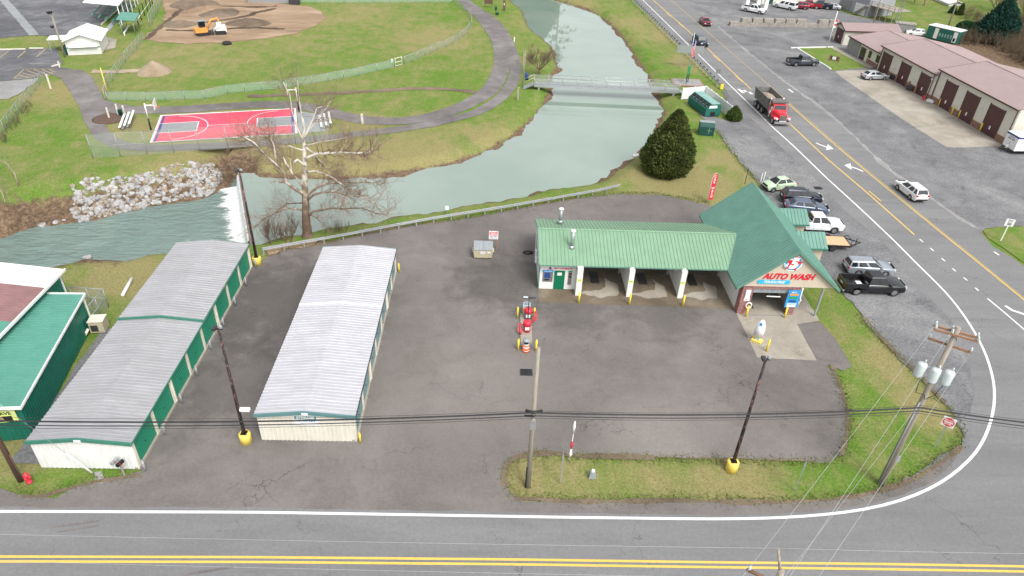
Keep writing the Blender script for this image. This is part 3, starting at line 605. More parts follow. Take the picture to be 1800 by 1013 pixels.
# basketball court, laid out in its own frame
ca, cb_, cd = P(268, 250), P(519, 234.5), P(283.6, 208.4); crz = heading(ca, cb_); CL = (cb_ - ca).length; CW = 9.6
court = struct(thing('basketball_court', 'x', 'x', ca, crz)); del court['label'], court['category']
MB().quad((-0.3, -0.3, 0.010), (CL + 0.3, -0.3, 0.010), (CL + 0.3, CW + 0.3, 0.010), (-0.3, CW + 0.3, 0.010)).build('court_edge', 'court_line', court)
MB().quad((0, 0, 0.014), (CL, 0, 0.014), (CL, CW, 0.014), (0, CW, 0.014)).build('court_surface', 'court_red', court)
MB().quad((CL + 0.4, 0, 0.009), (CL + 3.9, 0.2, 0.009), (CL + 3.9, CW - 3, 0.009), (CL + 0.4, CW - 1, 0.009)).build('court_walk', 'court_grey', court)
for sg, x0 in ((1, 0.0), (-1, CL)):
    f = lambda x: x0 + sg * x
    a, b = sorted((f(0.35), f(5.0))); MB().quad((a, CW / 2 - 1.75, 0.018), (b, CW / 2 - 1.75, 0.018), (b, CW / 2 + 1.75, 0.018), (a, CW / 2 + 1.75, 0.018)).build('key_area', 'court_grey', court)
    for y in (-1.75, 1.75): a, b = sorted((f(0), f(5.0))); MB().quad((a, CW / 2 + y - .06, .022), (b, CW / 2 + y - .06, .022), (b, CW / 2 + y + .06, .022), (a, CW / 2 + y + .06, .022)).build('key_line', 'court_line', court)
    a, b = sorted((f(4.94), f(5.06))); MB().quad((a, CW / 2 - 1.8, .024), (b, CW / 2 - 1.8, .024), (b, CW / 2 + 1.8, .024), (a, CW / 2 + 1.8, .024)).build('free_throw_line', 'court_line', court)
    a, b = sorted((f(0.12), f(0.42))); MB().quad((a, 0.1, .0205), (b, 0.1, .0205), (b, CW - 0.1, .0205), (a, CW - 0.1, .0205)).build('end_band', 'navy_sign', court)
    mb = MB(); vs = []
    for i in range(25):
        t = -math.pi / 2 + math.pi * i / 24
        for r in (-0.06, 0.06): vs.append((f(2.2 + (4.1 + r) * math.cos(t)), CW / 2 + (4.3 + r) * math.sin(t), .022))
    mb.add(vs, [(2 * i, 2 * i + 1, 2 * i + 3, 2 * i + 2) for i in range(24)]); mb.build('three_point_line', 'court_line', court)
MB().quad((6.3, CW / 2 - .06, .0225), (CL - 6.3, CW / 2 - .06, .0225), (CL - 6.3, CW / 2 + .06, .0225), (6.3, CW / 2 + .06, .0225)).build('long_line', 'court_line', court)

# ---- painted markings on the road
M1 = 0.026
edge = [(1080, -48), (1150, 20), (1262, 130), (1297, 163.6), (1357, 223), (1396, 258), (1450, 310.6), (1513, 368), (1568, 420), (1620, 472.5), (1646, 497), (1673, 526), (1698, 560), (1715, 587), (1735, 627), (1748, 674), (1748, 714.5), (1738, 755), (1718, 795), (1688, 825), (1651, 852), (1591, 879), (1550, 891), (1485, 902), (1412.5, 908.6), (1340, 912), (1250, 913), (1000, 910), (700, 905), (450, 901), (0, 899.5), (-400, 898)]
strip('edge_line', PX(edge), 0.20, M1, 'white_paint', road)
strip('centre_line', PX([(-400, 978), (0, 979), (450, 980), (900, 984), (1250, 989), (1550, 992), (2200, 1003)]), 0.155, M1, 'yellow_paint', road)
strip('centre_line', PX([(-400, 986.5), (0, 987.5), (450, 988.5), (900, 992.5), (1250, 997.6), (1550, 1001), (2200, 1012)]), 0.155, M1, 'yellow_paint', road)
strip('centre_line', PX([(1110, -35), (1152, 4), (1215, 59), (1243, 85), (1276, 116), (1320, 157)]), 0.16, M1, 'yellow_paint', road)
strip('centre_line', PX([(1386, 216), (1450, 276), (1466, 290), (1525, 340), (1607, 413)]), 0.16, M1, 'yellow_paint', road)
for a, b in (((1168, 22), (1177, 30)), ((1190, 41), (1201, 50)), ((1250, 97), (1263, 108)), ((1290, 134), (1303, 145)), ((1448, 278), (1456, 285)), ((1524, 336), (1546, 354))):
    strip('centre_dash', PX([(a[0] + 3, a[1]), (b[0] + 3, b[1])]), 0.14, M1, 'yellow_paint', road)
hy = [(1150, -25), (1180, 2), (1235, 50), (1327, 130), (1388, 183), (1449, 237), (1499, 280), (1568, 337), (1646, 401), (1729, 468), (1800, 526), (2000, 690)]
strip('centre_line', PX([(x + 1.3, y) for x, y in hy]), 0.13, M1, 'faded_yellow', road)
strip('centre_line', PX([(x - 2.3, y) for x, y in hy[4:]]), 0.13, M1, 'yellow_paint', road)
for x, y in ((1619.5, 423.6), (1638, 439), (1658, 457), (1677, 475), (1697, 491), (1717, 509)):
    strip('lane_dash', PX([(x - 3, y - 2.6), (x + 3, y + 2.6)]), 0.16, M1, 'white_paint', road)
strip('lane_line', PX([(1735.5, 525), (1775, 558), (1820, 597)]), 0.16, M1, 'white_paint', road)
for pl in ([(1767, 538), (1775, 547), (1790, 554), (1830, 558)], ):
    strip('turn_arrow', PX(pl), 0.32, M1, 'white_paint', road)
strip('stop_line', PX([(1386, 157), (1394, 163)]), 0.3, M1, 'white_paint', road)
for a, b in (((1298, 157), (1307, 164)), ((1307, 159), (1312, 162)), ((1317, 162), (1322, 166))):
    strip('lane_mark', PX([a, b]), 0.5, M1, 'white_paint', road)
strip('lane_dash', PX([(1747, 443), (1756, 449)]), 0.2, M1, 'white_paint', road)
def arrow(shaft, head):
    o = strip('turn_arrow', PX(shaft), 0.28, M1, 'white_paint', road)
    p = PX(head); MB().add([(v.x, v.y, M1 + 0.001) for v in p], ((0, 1, 2),)).build('turn_arrow_head', 'white_paint', road)
arrow([(1434, 251.5), (1441, 256), (1454, 259.5)], [(1465, 262.5), (1452, 264), (1455, 254)])
arrow([(1517, 302), (1508, 296), (1496, 293.5)], [(1484, 291), (1495, 287.5), (1497, 299)])
# cracked, sealed joints on the road and skid marks
for pl, wd_ in (([(90, 928), (130, 923), (175, 916)], 0.16), ([(100, 936), (140, 930), (173, 925)], 0.14), ([(320, 1012), (380, 1003), (410, 997)], 0.18)):
    strip('skid_mark', PX(pl), wd_, M1 - 0.002, 'path_asphalt', road)
# ================================================================ buildings
def slope_panels(parent, O, U, V, ulen, vlen, pitch, mat, per=3, vlo=None, rib=(0.045, 0.04), th=0.03, name='roof_panel', vhi=None):
    """metal roof slope: O eave corner, U along the eave, V up the slope; each panel is a mesh of its own with standing ribs"""
    O, U, V = Vector(O), Vector(U).normalized(), Vector(V).normalized(); N = U.cross(V)
    if N.z < 0: N = -N
    ns = max(1, round(ulen / pitch)); pt = ulen / ns; i = 0; first = None
    while i < ns:
        mb = MB()
        for k in range(i, min(i + per, ns)):
            u0, u1 = k * pt, (k + 1) * pt
            a0 = vlo(u0) if vlo else 0; a1 = vlo(u1) if vlo else 0
            b0 = vhi(u0) if vhi else vlen; b1 = vhi(u1) if vhi else vlen
            if a0 >= b0 - 0.02 and a1 >= b1 - 0.02: continue
            pnt = lambda u, v, h=0: O + U * u + V * v + N * h
            mb.quad(pnt(u0, a0), pnt(u1, a1), pnt(u1, b1), pnt(u0, b0))
            mb.quad(pnt(u0, a0, -th), pnt(u0, b0, -th), pnt(u1, b1, -th), pnt(u1, a1, -th))
            mb.quad(pnt(u0, a0), pnt(u0, a0, -th), pnt(u1, a1, -th), pnt(u1, a1))
            w_, h_ = rib; um = u0 + w_
            mb.quad(pnt(u0, a0 - .01), pnt(u0 + w_ * .4, a0 - .01, h_), pnt(u0 + w_ * .4, b0, h_), pnt(u0, b0))
            mb.quad(pnt(u0 + w_ * .4, a0 - .01, h_), pnt(u0 + w_ * 1.6, a0 - .01, h_), pnt(u0 + w_ * 1.6, b0, h_), pnt(u0 + w_ * .4, b0, h_))
            mb.quad(pnt(u0 + w_ * 1.6, a0 - .01, h_), pnt(u0 + w_ * 2, a0 - .01), pnt(u0 + w_ * 2, b0), pnt(u0 + w_ * 1.6, b0, h_))
            mb.quad(pnt(u0, a0 - .01), pnt(u0 + w_ * 2, a0 - .01), pnt(u0 + w_ * 1.6, a0 - .01, h_), pnt(u0 + w_ * .4, a0 - .01, h_))
        if mb.f: mb.build(name, mat, parent)
        i += per
def ribbed_wall(parent, a, b, z0, ztop, mat, pitch=0.3, depth=0.03, th=0.12, name='wall'):
    """upright ribbed metal wall from a to b (xy); ztop a number or f(t)"""
    a, b = Vector((a[0], a[1], 0)), Vector((b[0], b[1], 0)); L = (b - a).length; U = (b - a) / L; N = Vector((U.y, -U.x, 0))
    zt = ztop if callable(ztop) else (lambda t: ztop)
    mb = MB(); n = max(1, round(L / pitch)); pt = L / n
    for k in range(n):
        for (f0, f1, d0, d1) in ((0, .62, 0, 0), (.62, .7, 0, depth), (.7, .92, depth, depth), (.92, 1.0, depth, 0)):
            u0, u1 = (k + f0) * pt, (k + f1) * pt; p0, p1 = a + U * u0 + N * d0, a + U * u1 + N * d1
            mb.quad((p0.x, p0.y, z0), (p1.x, p1.y, z0), (p1.x, p1.y, zt(u1 / L)), (p0.x, p0.y, zt(u0 / L)))
    c0, c1 = a - N * th, b - N * th; m = (a + b) / 2 - N * th
    mb.add([(c1.x, c1.y, z0), (c0.x, c0.y, z0), (c0.x, c0.y, zt(0)), (m.x, m.y, zt(.5)), (c1.x, c1.y, zt(1))], ((0, 1, 2, 3, 4),))
    return mb.build(name, mat, parent)
def storage(label, x0, x1, y0, y1, ysplit, dz, ndoor, doormat, trimmat, roofmat, postmat, sign):
    t = thing('storage_building', label, 'storage building', ((x0 + x1) / 2, y0, 0), 0, 'self storage buildings on the lot')
    X0, X1 = x0 - (x0 + x1) / 2, x1 - (x0 + x1) / 2; L = y1 - y0; E0, RZ = 2.5, 0.33; ys = ysplit - y0
    zt = lambda f: E0 + RZ * (1 - abs(2 * f - 1)) - 0.03
    ribbed_wall(t, (X0, 0), (X1, 0), 0, zt, 'white_rib' if trimmat == 'green_trim' else 'cream_metal')
    ribbed_wall(t, (X1, L), (X0, L), 0, zt, 'cream_metal')
    ribbed_wall(t, (X0, L), (X0, 0), 0, E0 - .02, 'cream_metal')
    MB().box(X1 - .5, X1 - .35, .1, L - .1, 0, E0).build('inner_wall', 'cream_metal', t)
    for (a, b, z) in ((0, ys, 0), (ys, L, dz)):
        ov = 0.14; sl = math.hypot(X1 + ov, RZ); e0 = -0.16 if a == 0 else -0.02
        for sgn in (1, -1):
            V = Vector((-sgn * (X1 + ov), 0, RZ)); O = Vector((sgn * (X1 + ov), a + e0, E0 + z - RZ * ov / X1))
            slope_panels(t, O, (0, 1, 0), V, b - a - e0 + (0.1 if b == L else 0), sl, 0.325, roofmat, rib=(0.05, 0.035))
        # gable trim in front of each section
        mb = MB(); yf = a + e0 - 0.03
        for sgn in (1, -1):
            h = 0.20 if a == 0 else max(0.1, dz)
            mb.add([(sgn * (X1 + ov), yf - .02, E0 + z + .05), (0, yf - .02, E0 + RZ + z + .07), (0, yf - .02, E0 + RZ + z - h), (sgn * (X1 + ov), yf - .02, E0 + z - h),
                    (sgn * (X1 + ov), yf + .10, E0 + z + .05), (0, yf + .10, E0 + RZ + z + .07), (0, yf + .10, E0 + RZ + z - h), (sgn * (X1 + ov), yf + .10, E0 + z - h)],
                   ((0, 1, 2, 3), (0, 4, 5, 1), (3, 2, 6, 7)))
        mb.build('gable_trim', trimmat if a == 0 or dz > 0.1 else 'white_metal', t)
    mb = MB(); mb.box(-X1 - .14, X1 + .14, L + .09, L + .13, E0 - .1 + dz, E0 + .06 + dz); mb.build('rear_trim', trimmat, t)
    MB().box(X1 - .02, X1 + .06, 0, L, E0 - .14, E0 - .02).build('eave_trim', 'cream_trim', t)
    MB().box(X1 + .13, X1 + .19, -.16, L + .1, E0 - .09, E0 + .02).build('gutter', trimmat if trimmat == 'green_trim' else 'dark_metal', t)
    MB().box(X1 - .35, X1 + .05, -.02, L + .02, 0.0, 0.16).build('kerb', 'concrete', t)
    pw = L / ndoor
    dm = MB()
    for k in range(9):
        z0 = .16 + k * (2.18 / 9); dm.add([(0, 0.14, z0), (0, pw - .14, z0), (.035, pw - .14, z0 + .12), (.035, .14, z0 + .12), (0, pw - .14, z0 + 2.18 / 9), (0, .14, z0 + 2.18 / 9)], ((0, 1, 2, 3), (3, 2, 4, 5)))
    dme = dm.mesh('roll_up_door', doormat); pm = MB().box(0, .09, -.14, .14, .16, E0 - .14).mesh('pilaster', 'cream_trim'); hm = MB().box(-.02, .03, -.04, .04, 0, .05).mesh('door_handle', 'black_metal'); sm = MB().box(0.09, .17, -.05, .05, .2, E0 - .1).mesh('downspout', 'cream_trim')
    for k in range(ndoor):
        d = link_mesh('roll_up_door', dme, t, (X1 - .10, k * pw, 0)); link_mesh('door_handle', hm, d, (.05, pw / 2, 1.0))
    for k in range(ndoor + 1):
        yy = min(max(k * pw, .14), L - .14); link_mesh('pilaster', pm, t, (X1 - .06, yy, 0))
        if k % 3 == 2: link_mesh('downspout', sm, t, (X1 - .06, yy + .05, 0))
    for k in range(ndoor + (1 if postmat == 'galv_dull' else 0)):
        if postmat == 'yellow' and k not in (0, ndoor - 1): continue
        mb = MB().tube([(0, 0, 0), (0, 0, .95)], .075, 10).lathe([(.075, .95), (.05, 1.0), (.001, 1.02)], 10)
        yy = y0 + k * pw + (.05 if k == 0 else 0) + (pw if postmat == 'yellow' and k else 0)
        o = mb.build('bollard', postmat, None, (x1 + .42 - (.15 if postmat == 'yellow' else 0), yy - (.2 if k == 0 else 0), 0))
        if postmat == 'yellow': tag(o, 'yellow post at the near corner of the middle storage building' if k == 0 else 'yellow post at the far corner of the middle storage building', 'post')
        else: tag(o, 'grey steel guard post by the green roll-up doors, %s from the road' % ('first second third fourth fifth sixth seventh eighth ninth'.split()[k]), 'post', 'guard posts along the green storage doors')
    return t
sA = storage('long grey-roofed storage building with bright green roll-up doors', -28.8, -22.5, 31.2, 55.7, 43.9, 0.12, 8, 'green_door', 'green_trim', 'zinc_roof', 'galv_dull', None)
sB = storage('middle storage building with pale ribbed roof and grey-green doors beside the car wash lot', -15.4, -8.9, 33.95, 55.65, 46.5, 0.03, 7, 'grey_green_door', 'teal_trim', 'zinc_roof_pale', 'yellow', True)
for t in (sA, sB): MB().cbox((0.05, -.22, 2.72), .42, .06, .16).build('floodlight', 'white', t)
sg = MB().box(-.8, .8, -.075, -.05, 1.55, 2.45).build('storage_sign', 'white', sB); sg.location.x = -.0
MB().box(-.74, .74, -.085, -.076, 2.10, 2.40).build('sign_band', 'teal_trim', sg)
text('STORAGE', .27, 'white', sg, (0, -.092, 2.25), FACE_S, bold=.008); marks((3, 3, 4), .2, 'blue_sign', sg, (0, -.08, 1.93), FACE_S); marks((4, 3), .17, 'blue_sign', sg, (0, -.08, 1.68), FACE_S)

# ---- green metal buildings at the left edge
ga = math.atan2(46 - 39.2, -32.75 + 31.57)
gb = thing('green_metal_building', 'dark green metal building with pale green ribbed roof and white trim', 'building', (-30.62, 33.75, 0), ga)
# local x runs along the right wall away from the road, local y to the left
GL, GE = 12.6, 3.05
ribbed_wall(gb, (0, 0), (GL, 0), 0, GE, 'green_wall')
ribbed_wall(gb, (0, 9), (0, 0), 0, lambda f: GE + (1 - f) * .9, 'green_wall')
ribbed_wall(gb, (GL, 0), (GL, 9), 0, lambda f: GE + f * .9, 'green_wall')
slope_panels(gb, (-.25, -.15, GE), (1, 0, 0), (0, 9.2, .92), GL + .5, 9.25, .33, 'green_roof', rib=(.05, .055))
MB().box(-.3, GL + .3, -.26, -.16, GE - .13, GE + .03).build('eave_gutter', 'white_metal', gb)
for xx in (-.36, GL + .26):
    mb = MB(); mb.add([(xx, -.26, GE - .14), (xx + .12, -.26, GE - .14), (xx + .12, 9, GE + .78), (xx, 9, GE + .78), (xx, -.26, GE + .07), (xx + .12, -.26, GE + .07), (xx + .12, 9, GE + .99), (xx, 9, GE + .99)], ((3, 2, 1, 0), (4, 5, 6, 7), (0, 1, 5, 4), (1, 2, 6, 5), (2, 3, 7, 6), (3, 0, 4, 7)))
    mb.build('rake_trim', 'white_metal', gb)
MB().box(GL - .1, GL + .02, -.22, -.14, .1, GE - .1).build('downspout', 'white_metal', gb)
sgn = MB().box(-.12, -.08, .35, 3.2, 1.75, 2.72).build('wall_sign', 'lime_sign', gb)
MB().box(-.14, -.121, .65, 2.9, 1.82, 2.28).build('sign_picture', 'black_metal', sgn)
MB().lathe([(.01, -.02), (.2, -.01), (.2, 0), (.01, .005)], 14).build('picture_figure', 'dry_leaf', sgn, (-.145, 1.35, 2.05)).rotation_euler = (0, R_(-90), 0)
text('AVE', .38, 'black_metal', sgn, (-.125, .95, 2.5), (R_(90), 0, R_(-90)), bold=.01)
wb = thing('white_roofed_building', 'tall green building with white, red and teal striped metal roof at the left edge', 'building', (-35.25, 32, 0), 0)
WE = 4.05
ribbed_wall(wb, (0, -2), (0, 16.3), 0, WE - .1, 'green_wall'); ribbed_wall(wb, (0, 16.3), (-14, 16.3), 0, lambda f: WE - .1 + .7 * (1 - abs(2 * f - 1)), 'green_wall')
for y0, y1, m in ((-2, 9.3, 'green_roof'), (9.3, 13.8, 'old_red_roof'), (13.8, 16.55, 'white_metal')):
    slope_panels(wb, (.25, y0, WE), (0, 1, 0), (-7.25, 0, .75), y1 - y0, 7.3, .32 if m != 'white_metal' else .9, m, rib=(.03, .02) if m == 'white_metal' else (.045, .04))
    slope_panels(wb, (-14.25, y0, WE), (0, 1, 0), (7.25, 0, .75), y1 - y0, 7.3, .32 if m != 'white_metal' else .9, m)
MB().box(.26, .38, -2, 16.6, WE - .16, WE + .05).build('eave_gutter', 'white_metal', wb)
MB().box(.0, .1, 16.0, 16.12, 0, WE).build('corner_trim', 'white_metal', wb)

# ---- car wash
cw = thing('car_wash', 'green-roofed car wash with open wash bays and a brick-fronted gabled tunnel', 'car wash', (0, 0, 0))
EZ, RDZ, Y0, YR, Y1 = 3.0, 4.42, 52.82, 57.05, 61.5
sl = math.hypot(YR - Y0, RDZ - EZ); TRX, TRZ, TE, TS = 26.2, 6.8, 3.0, 0.835      # tunnel ridge and slope
def valley_lo(u):       # wing strips beyond the tunnel eave start where the tunnel roof comes through
    X = 4.42 + u; z = TE + TS * (X - 21.62); return 0 if z <= EZ else (z - EZ) / (RDZ - EZ) * sl
slope_panels(cw, (4.42, Y0, EZ), (1, 0, 0), (0, YR - Y0, RDZ - EZ), 18.85, sl, .335, 'wing_roof', vlo=valley_lo, rib=(.05, .05))
slope_panels(cw, (4.42, Y1, EZ), (1, 0, 0), (0, YR - Y1, RDZ - EZ), 18.85, sl, .335, 'wing_roof', vlo=valley_lo, rib=(.05, .05))
MB().add([(4.42, YR - .16, RDZ), (23.2, YR - .16, RDZ), (23.2, YR, RDZ + .06), (4.42, YR, RDZ + .06), (23.2, YR + .16, RDZ), (4.42, YR + .16, RDZ)], ((0, 1, 2, 3), (3, 2, 4, 5))).build('ridge_cap', 'wing_roof', cw)
MB().box(4.42, 21.6, Y0 - .05, Y0 + .02, EZ - .10, EZ - .02).build('eave_gutter', 'tunnel_roof', cw)
MB().box(8.42, 21.9, Y0 + .35, Y0 + .5, EZ - .2, EZ + .05).build('header_beam', 'white_wall', cw)
mb = MB()
for y_a, y_b in ((Y0, YR), (Y1, YR)): mb.add([(4.38, y_a, EZ - .12), (4.38, y_b, RDZ - .12), (4.38, y_b, RDZ + .05), (4.38, y_a, EZ + .05), (4.46, y_a, EZ - .12), (4.46, y_b, RDZ - .12), (4.46, y_b, RDZ + .05), (4.46, y_a, EZ + .05)], ((0, 1, 2, 3), (4, 7, 6, 5), (3, 2, 6, 7), (0, 4, 5, 1)))
mb.build('rake_trim', 'tunnel_roof', cw)
# equipment room at the left end
wl_ = MB(); wl_.box(4.55, 4.75, 53.45, 61.0, 0, EZ + .02); wl_.box(4.75, 7.9, 53.45, 53.65, 0, EZ + .04); wl_.box(4.75, 7.9, 60.8, 61.0, 0, EZ); wl_.add([(4.55, 53.45, EZ), (4.55, 61.0, EZ), (4.55, YR, RDZ - .1), (4.75, 53.45, EZ), (4.75, 61.0, EZ), (4.75, YR, RDZ - .1)], ((0, 2, 1), (3, 4, 5)))
room = wl_.build('room_wall', 'white_wall', cw)
MB().box(4.5, 4.6, 53.4, 53.46, .05, 2.9).build('downspout', 'tunnel_roof', room)
dr = MB().box(5.92, 6.9, 53.40, 53.452, .02, 2.04).build('door', 'door_green', cw)
MB().cbox((6.0, 53.37, 1.05), .06, .06, .06).build('handle', 'chrome', dr); MB().box(6.2, 6.62, 53.385, 53.399, 1.55, 1.86).build('door_notice', 'white', dr)
vm = MB().box(4.88, 5.8, 53.38, 53.452, .85, 1.88).build('change_machine', 'steel_box', cw)
MB().box(4.86, 5.82, 53.36, 53.452, 1.90, 2.08).build('machine_header', 'blue_sign', vm); MB().box(5.02, 5.55, 53.365, 53.379, 1.25, 1.82).build('machine_display', 'navy_sign', vm); MB().box(5.05, 5.5, 53.36, 53.378, 1.0, 1.13).build('machine_slot', 'black_metal', vm)
marks((4, 6), .12, 'white', vm, (5.34, 53.355, 1.99), FACE_S)
v2 = MB().box(7.22, 7.55, 53.4, 53.452, .55, 1.9).build('vending_panel', 'steel_box', cw)
MB().box(7.26, 7.52, 53.385, 53.399, 1.35, 1.5).build('panel_slot', 'black_metal', v2); MB().box(7.26, 7.52, 53.385, 53.399, 1.68, 1.8).build('panel_slot', 'black_metal', v2); MB().box(7.2, 7.58, 53.41, 53.45, 1.94, 2.06).build('panel_notice', 'green_sign', v2)
bn = MB().box(5.1, 7.6, 53.40, 53.445, 2.14, 2.44).build('banner', 'white', cw)
text('NEW OWNERSHIP!', .24, 'red_sign', bn, (6.7, 53.39, 2.29), FACE_S, bold=.008, sx=.85); MB().box(5.25, 5.75, 53.388, 53.399, 2.17, 2.23).build('banner_mark', 'red_sign', bn); MB().lathe([(.001, -.02), (.11, -.02), (.11, 0), (.001, 0)], 16).build('banner_mark', 'navy_sign', bn, (5.5, 53.4, 2.33)).rotation_euler = (R_(-90), 0, 0)
for i, (a, b, y) in enumerate(((7.9, 8.42, 52.42), (12.62, 13.1, 52.42), (17.38, 17.86, 52.42))):
    pw_ = MB().box(a + (.1 if i else 0), b - (.1 if i else 0), y + .3, 60.8, 0, EZ + (.2 if False else 0)).build('bay_wall', 'white_wall', cw)
    MB().box(a, b, y, y + .3, 0, EZ - .06).build('bay_pillar', 'white_wall', pw_); MB().box(a + .05, b - .05, y - .02, y - .001, 1.55, 1.85).build('bay_notice', 'lime_sign', pw_)
    marks((4,), .12, 'black_metal', pw_, ((a + b) / 2, y - .024, 1.75), FACE_S)
# floor drains, wet pale patches and wash wand arms
for i, x in enumerate((10.0, 14.6, 19.4)):
    d = MB().box(x - .42, x + .42, 54.6, 56.6, .018, .03).build('floor_drain', 'black_metal', cw)
    mb = MB()
    for k in range(9): mb.box(x - .40, x + .40, 54.7 + k * .21, 54.76 + k * .21, .03, .045)
    mb.build('drain_bar', 'dark_metal', d)
    sheet('dry_patch', [(x - 1.7, 52.9), (x + 0.2, 52.2), (x + 1.9, 52.6), (x + 2.0, 54.4), (x + 1.0, 55.6), (x + .9, 53.8), (x - .8, 53.2)], .021, 'concrete', .25, cw, step=.25)
    wn_ = MB().box(x + 2.15, x + 2.33, 55.0, 55.35, .9, 1.5).build('coin_box', 'steel_box', cw); MB().tube([(x, 57, 2.75), (x + .6, 56.8, 2.7), (x + 1.7, 56.6, 2.68)], .025, 6).build('boom_arm', 'galv', wn_)
for px, zt in ((cropf(800, 360, 5)(925, 145), 1.5), (cropf(800, 360, 5)(1025, 370), 1.9)):
    base = P(px[0], px[1], 4.05 if zt == 1.5 else 3.75)
    vp = MB().tube([base, base + Vector((0, 0, zt * .85))], .17, 14).build('vent_pipe', 'galv', cw); MB().lathe([(.18, -.02), (.24, 0), (.24, .12), (.05, .16)], 16, c=(base.x, base.y, base.z + zt * .85)).build('vent_cap', 'white', vp)
    MB().lathe([(.32, -.12), (.19, .14)], 14, c=tuple(base)).build('vent_flashing', 'galv', vp)
# tunnel
TL, TR_, TF, TB = 21.62, 30.75, 49.95, 63.45
tl = math.hypot(TRX - TL, TRZ - TE)
slope_panels(cw, (TL, TF, TE), (0, 1, 0), (TRX - TL, 0, TRZ - TE), TB - TF, tl, .335, 'tunnel_roof', rib=(.055, .065))
slope_panels(cw, (TR_, TF, TE), (0, 1, 0), (TRX - TR_, 0, TRZ - TE), TB - TF, math.hypot(TR_ - TRX, TRZ - TE), .335, 'tunnel_roof', rib=(.055, .065))
MB().add([(TRX - .2, TF - .05, TRZ - .14), (TRX - .2, TB + .05, TRZ - .14), (TRX, TB + .05, TRZ + .06), (TRX, TF - .05, TRZ + .06), (TRX + .2, TB + .05, TRZ - .14), (TRX + .2, TF - .05, TRZ - .14)], ((0, 3, 2, 1), (3, 5, 4, 2))).build('ridge_cap', 'tunnel_roof', cw)
for sx, xe in ((-1, TL - .03), (1, TR_ + .03)):
    for yy in (TF - .08, TB):
        mb = MB(); mb.add([(xe, yy, TE - .24), (TRX, yy, TRZ - .22), (TRX, yy, TRZ + .05), (xe, yy, TE + .03), (xe, yy + .08, TE - .24), (TRX, yy + .08, TRZ - .22), (TRX, yy + .08, TRZ + .05), (xe, yy + .08, TE + .03)], ((0, 1, 2, 3), (4, 7, 6, 5), (3, 2, 6, 7), (0, 4, 5, 1)))
        mb.build('rake_trim', 'tunnel_roof', cw)
MB().box(TL - .08, TL, TF, TB, TE - .22, TE - .02).build('eave_gutter', 'tunnel_roof', cw)
for yy, nm in ((50.22, 'gable_siding'), (63.0, 'gable_siding')):
    gbl = MB().add([(TL + .4, yy, 3.0), (TR_ - .35, yy, 3.0), (TR_ - .35, yy, 3.1), (TRX, yy, TRZ - .08), (TL + .4, yy, 3.1), (TL + .4, yy + .12, 3.0), (TR_ - .35, yy + .12, 3.0), (TR_ - .35, yy + .12, 3.1), (TRX, yy + .12, TRZ - .08), (TL + .4, yy + .12, 3.1)], ((0, 1, 2, 3, 4), (9, 8, 7, 6, 5), (0, 5, 6, 1))).build(nm, 'beige_siding', cw)
    if yy < 51:
        for k in range(14):        # each lap board of the siding
            z = 3.02 + k * .26; h = (TRZ - .1 - z) / TS
            xl, xr = max(TL + .42, TRX - h), min(TR_ - .37, TRX + h); h2 = (TRZ - .1 - z - .255) / TS; xl2, xr2 = max(TL + .42, TRX - h2), min(TR_ - .37, TRX + h2)
            if h2 <= 0.02: break
            MB().add([(xl, yy - .028, z), (xr, yy - .028, z), (xr2, yy - .010, z + .255), (xl2, yy - .010, z + .255), (xl, yy - .001, z), (xr, yy - .001, z)], ((0, 1, 2, 3), (0, 4, 5, 1))).build('siding_board', 'beige_siding', gbl)
        GY = yy - .05
        def gp(px, py): v = PY(px, py, GY); return v
        ct = cropf(1330, 440, 8.44)
        a_, b_ = gp(*ct(90, 390)), gp(*ct(860, 405)); mid = (a_ + b_) / 2
        text('AUTO WASH', .80, 'red_sign', gbl, (mid.x, GY, mid.z), FACE_S, shear=.28, bold=.03, extrude=.02, sx=.93)
        a_, b_ = gp(*ct(10, 465)), gp(*ct(500, 480)); mid = (a_ + b_) / 2; hw = (b_ - a_).length / 2
        ov = MB(); n = 24; poly = []
        for k in range(n): t_ = 2 * math.pi * k / n; poly.append((mid.x + (hw - .2) * (1 if math.cos(t_) > 0 else -1) + .2 * math.cos(t_), mid.z + .2 * math.sin(t_)))
        ov.xprism(poly, GY - .02, GY + .02).build('oval_sign', 'cyan_sign', gbl)
        text('TOUCH FREE', .33, 'white', gbl, (mid.x, GY - .03, mid.z), FACE_S, shear=.25, bold=.010, sx=.95)
        lc = gp(*ct(545, 195)); S_ = 1.0
        mkdisc = lambda r, y_, m, nm_: MB().xprism([(lc.x + r * math.cos(2 * math.pi * k / 28), lc.z + r * math.sin(2 * math.pi * k / 28)) for k in range(28)], y_, y_ + .015).build(nm_, m, gbl)
        mkdisc(.80, GY - .005, 'white', 'emblem_disc'); mkdisc(.70, GY - .02, 'blue_sign', 'emblem_ring'); mkdisc(.52, GY - .035, 'white', 'emblem_disc')
        st = [(lc.x + (.86 if k % 2 == 0 else .36) * math.sin(math.pi * k / 5 + .15), lc.z + (.86 if k % 2 == 0 else .36) * math.cos(math.pi * k / 5 + .15)) for k in range(10)]
        MB().xprism(st[::-1], GY - .055, GY - .036).build('emblem_star', 'red_sign', gbl)
        text('5', 1.55, 'white', gbl, (lc.x + .02, GY - .07, lc.z - .02), FACE_S, bold=.05, shear=.15); text('5', 1.15, 'white', gbl, (lc.x, GY - .075, lc.z), FACE_S, bold=.06, shear=.15)
        MB().lathe([(.001, -.02), (.2, -.01), (.2, .01), (.001, .02)], 16).build('emblem_bubble', 'sky_blue', gbl, (lc.x - .62, GY - .05, lc.z - .3)).rotation_euler = (R_(90), 0, 0)
        break_gable = True
tb = MB().box(22.32, 22.5, 50.7, 62.9, 0, TE + .15).build('tunnel_wall', 'white_wall', cw)
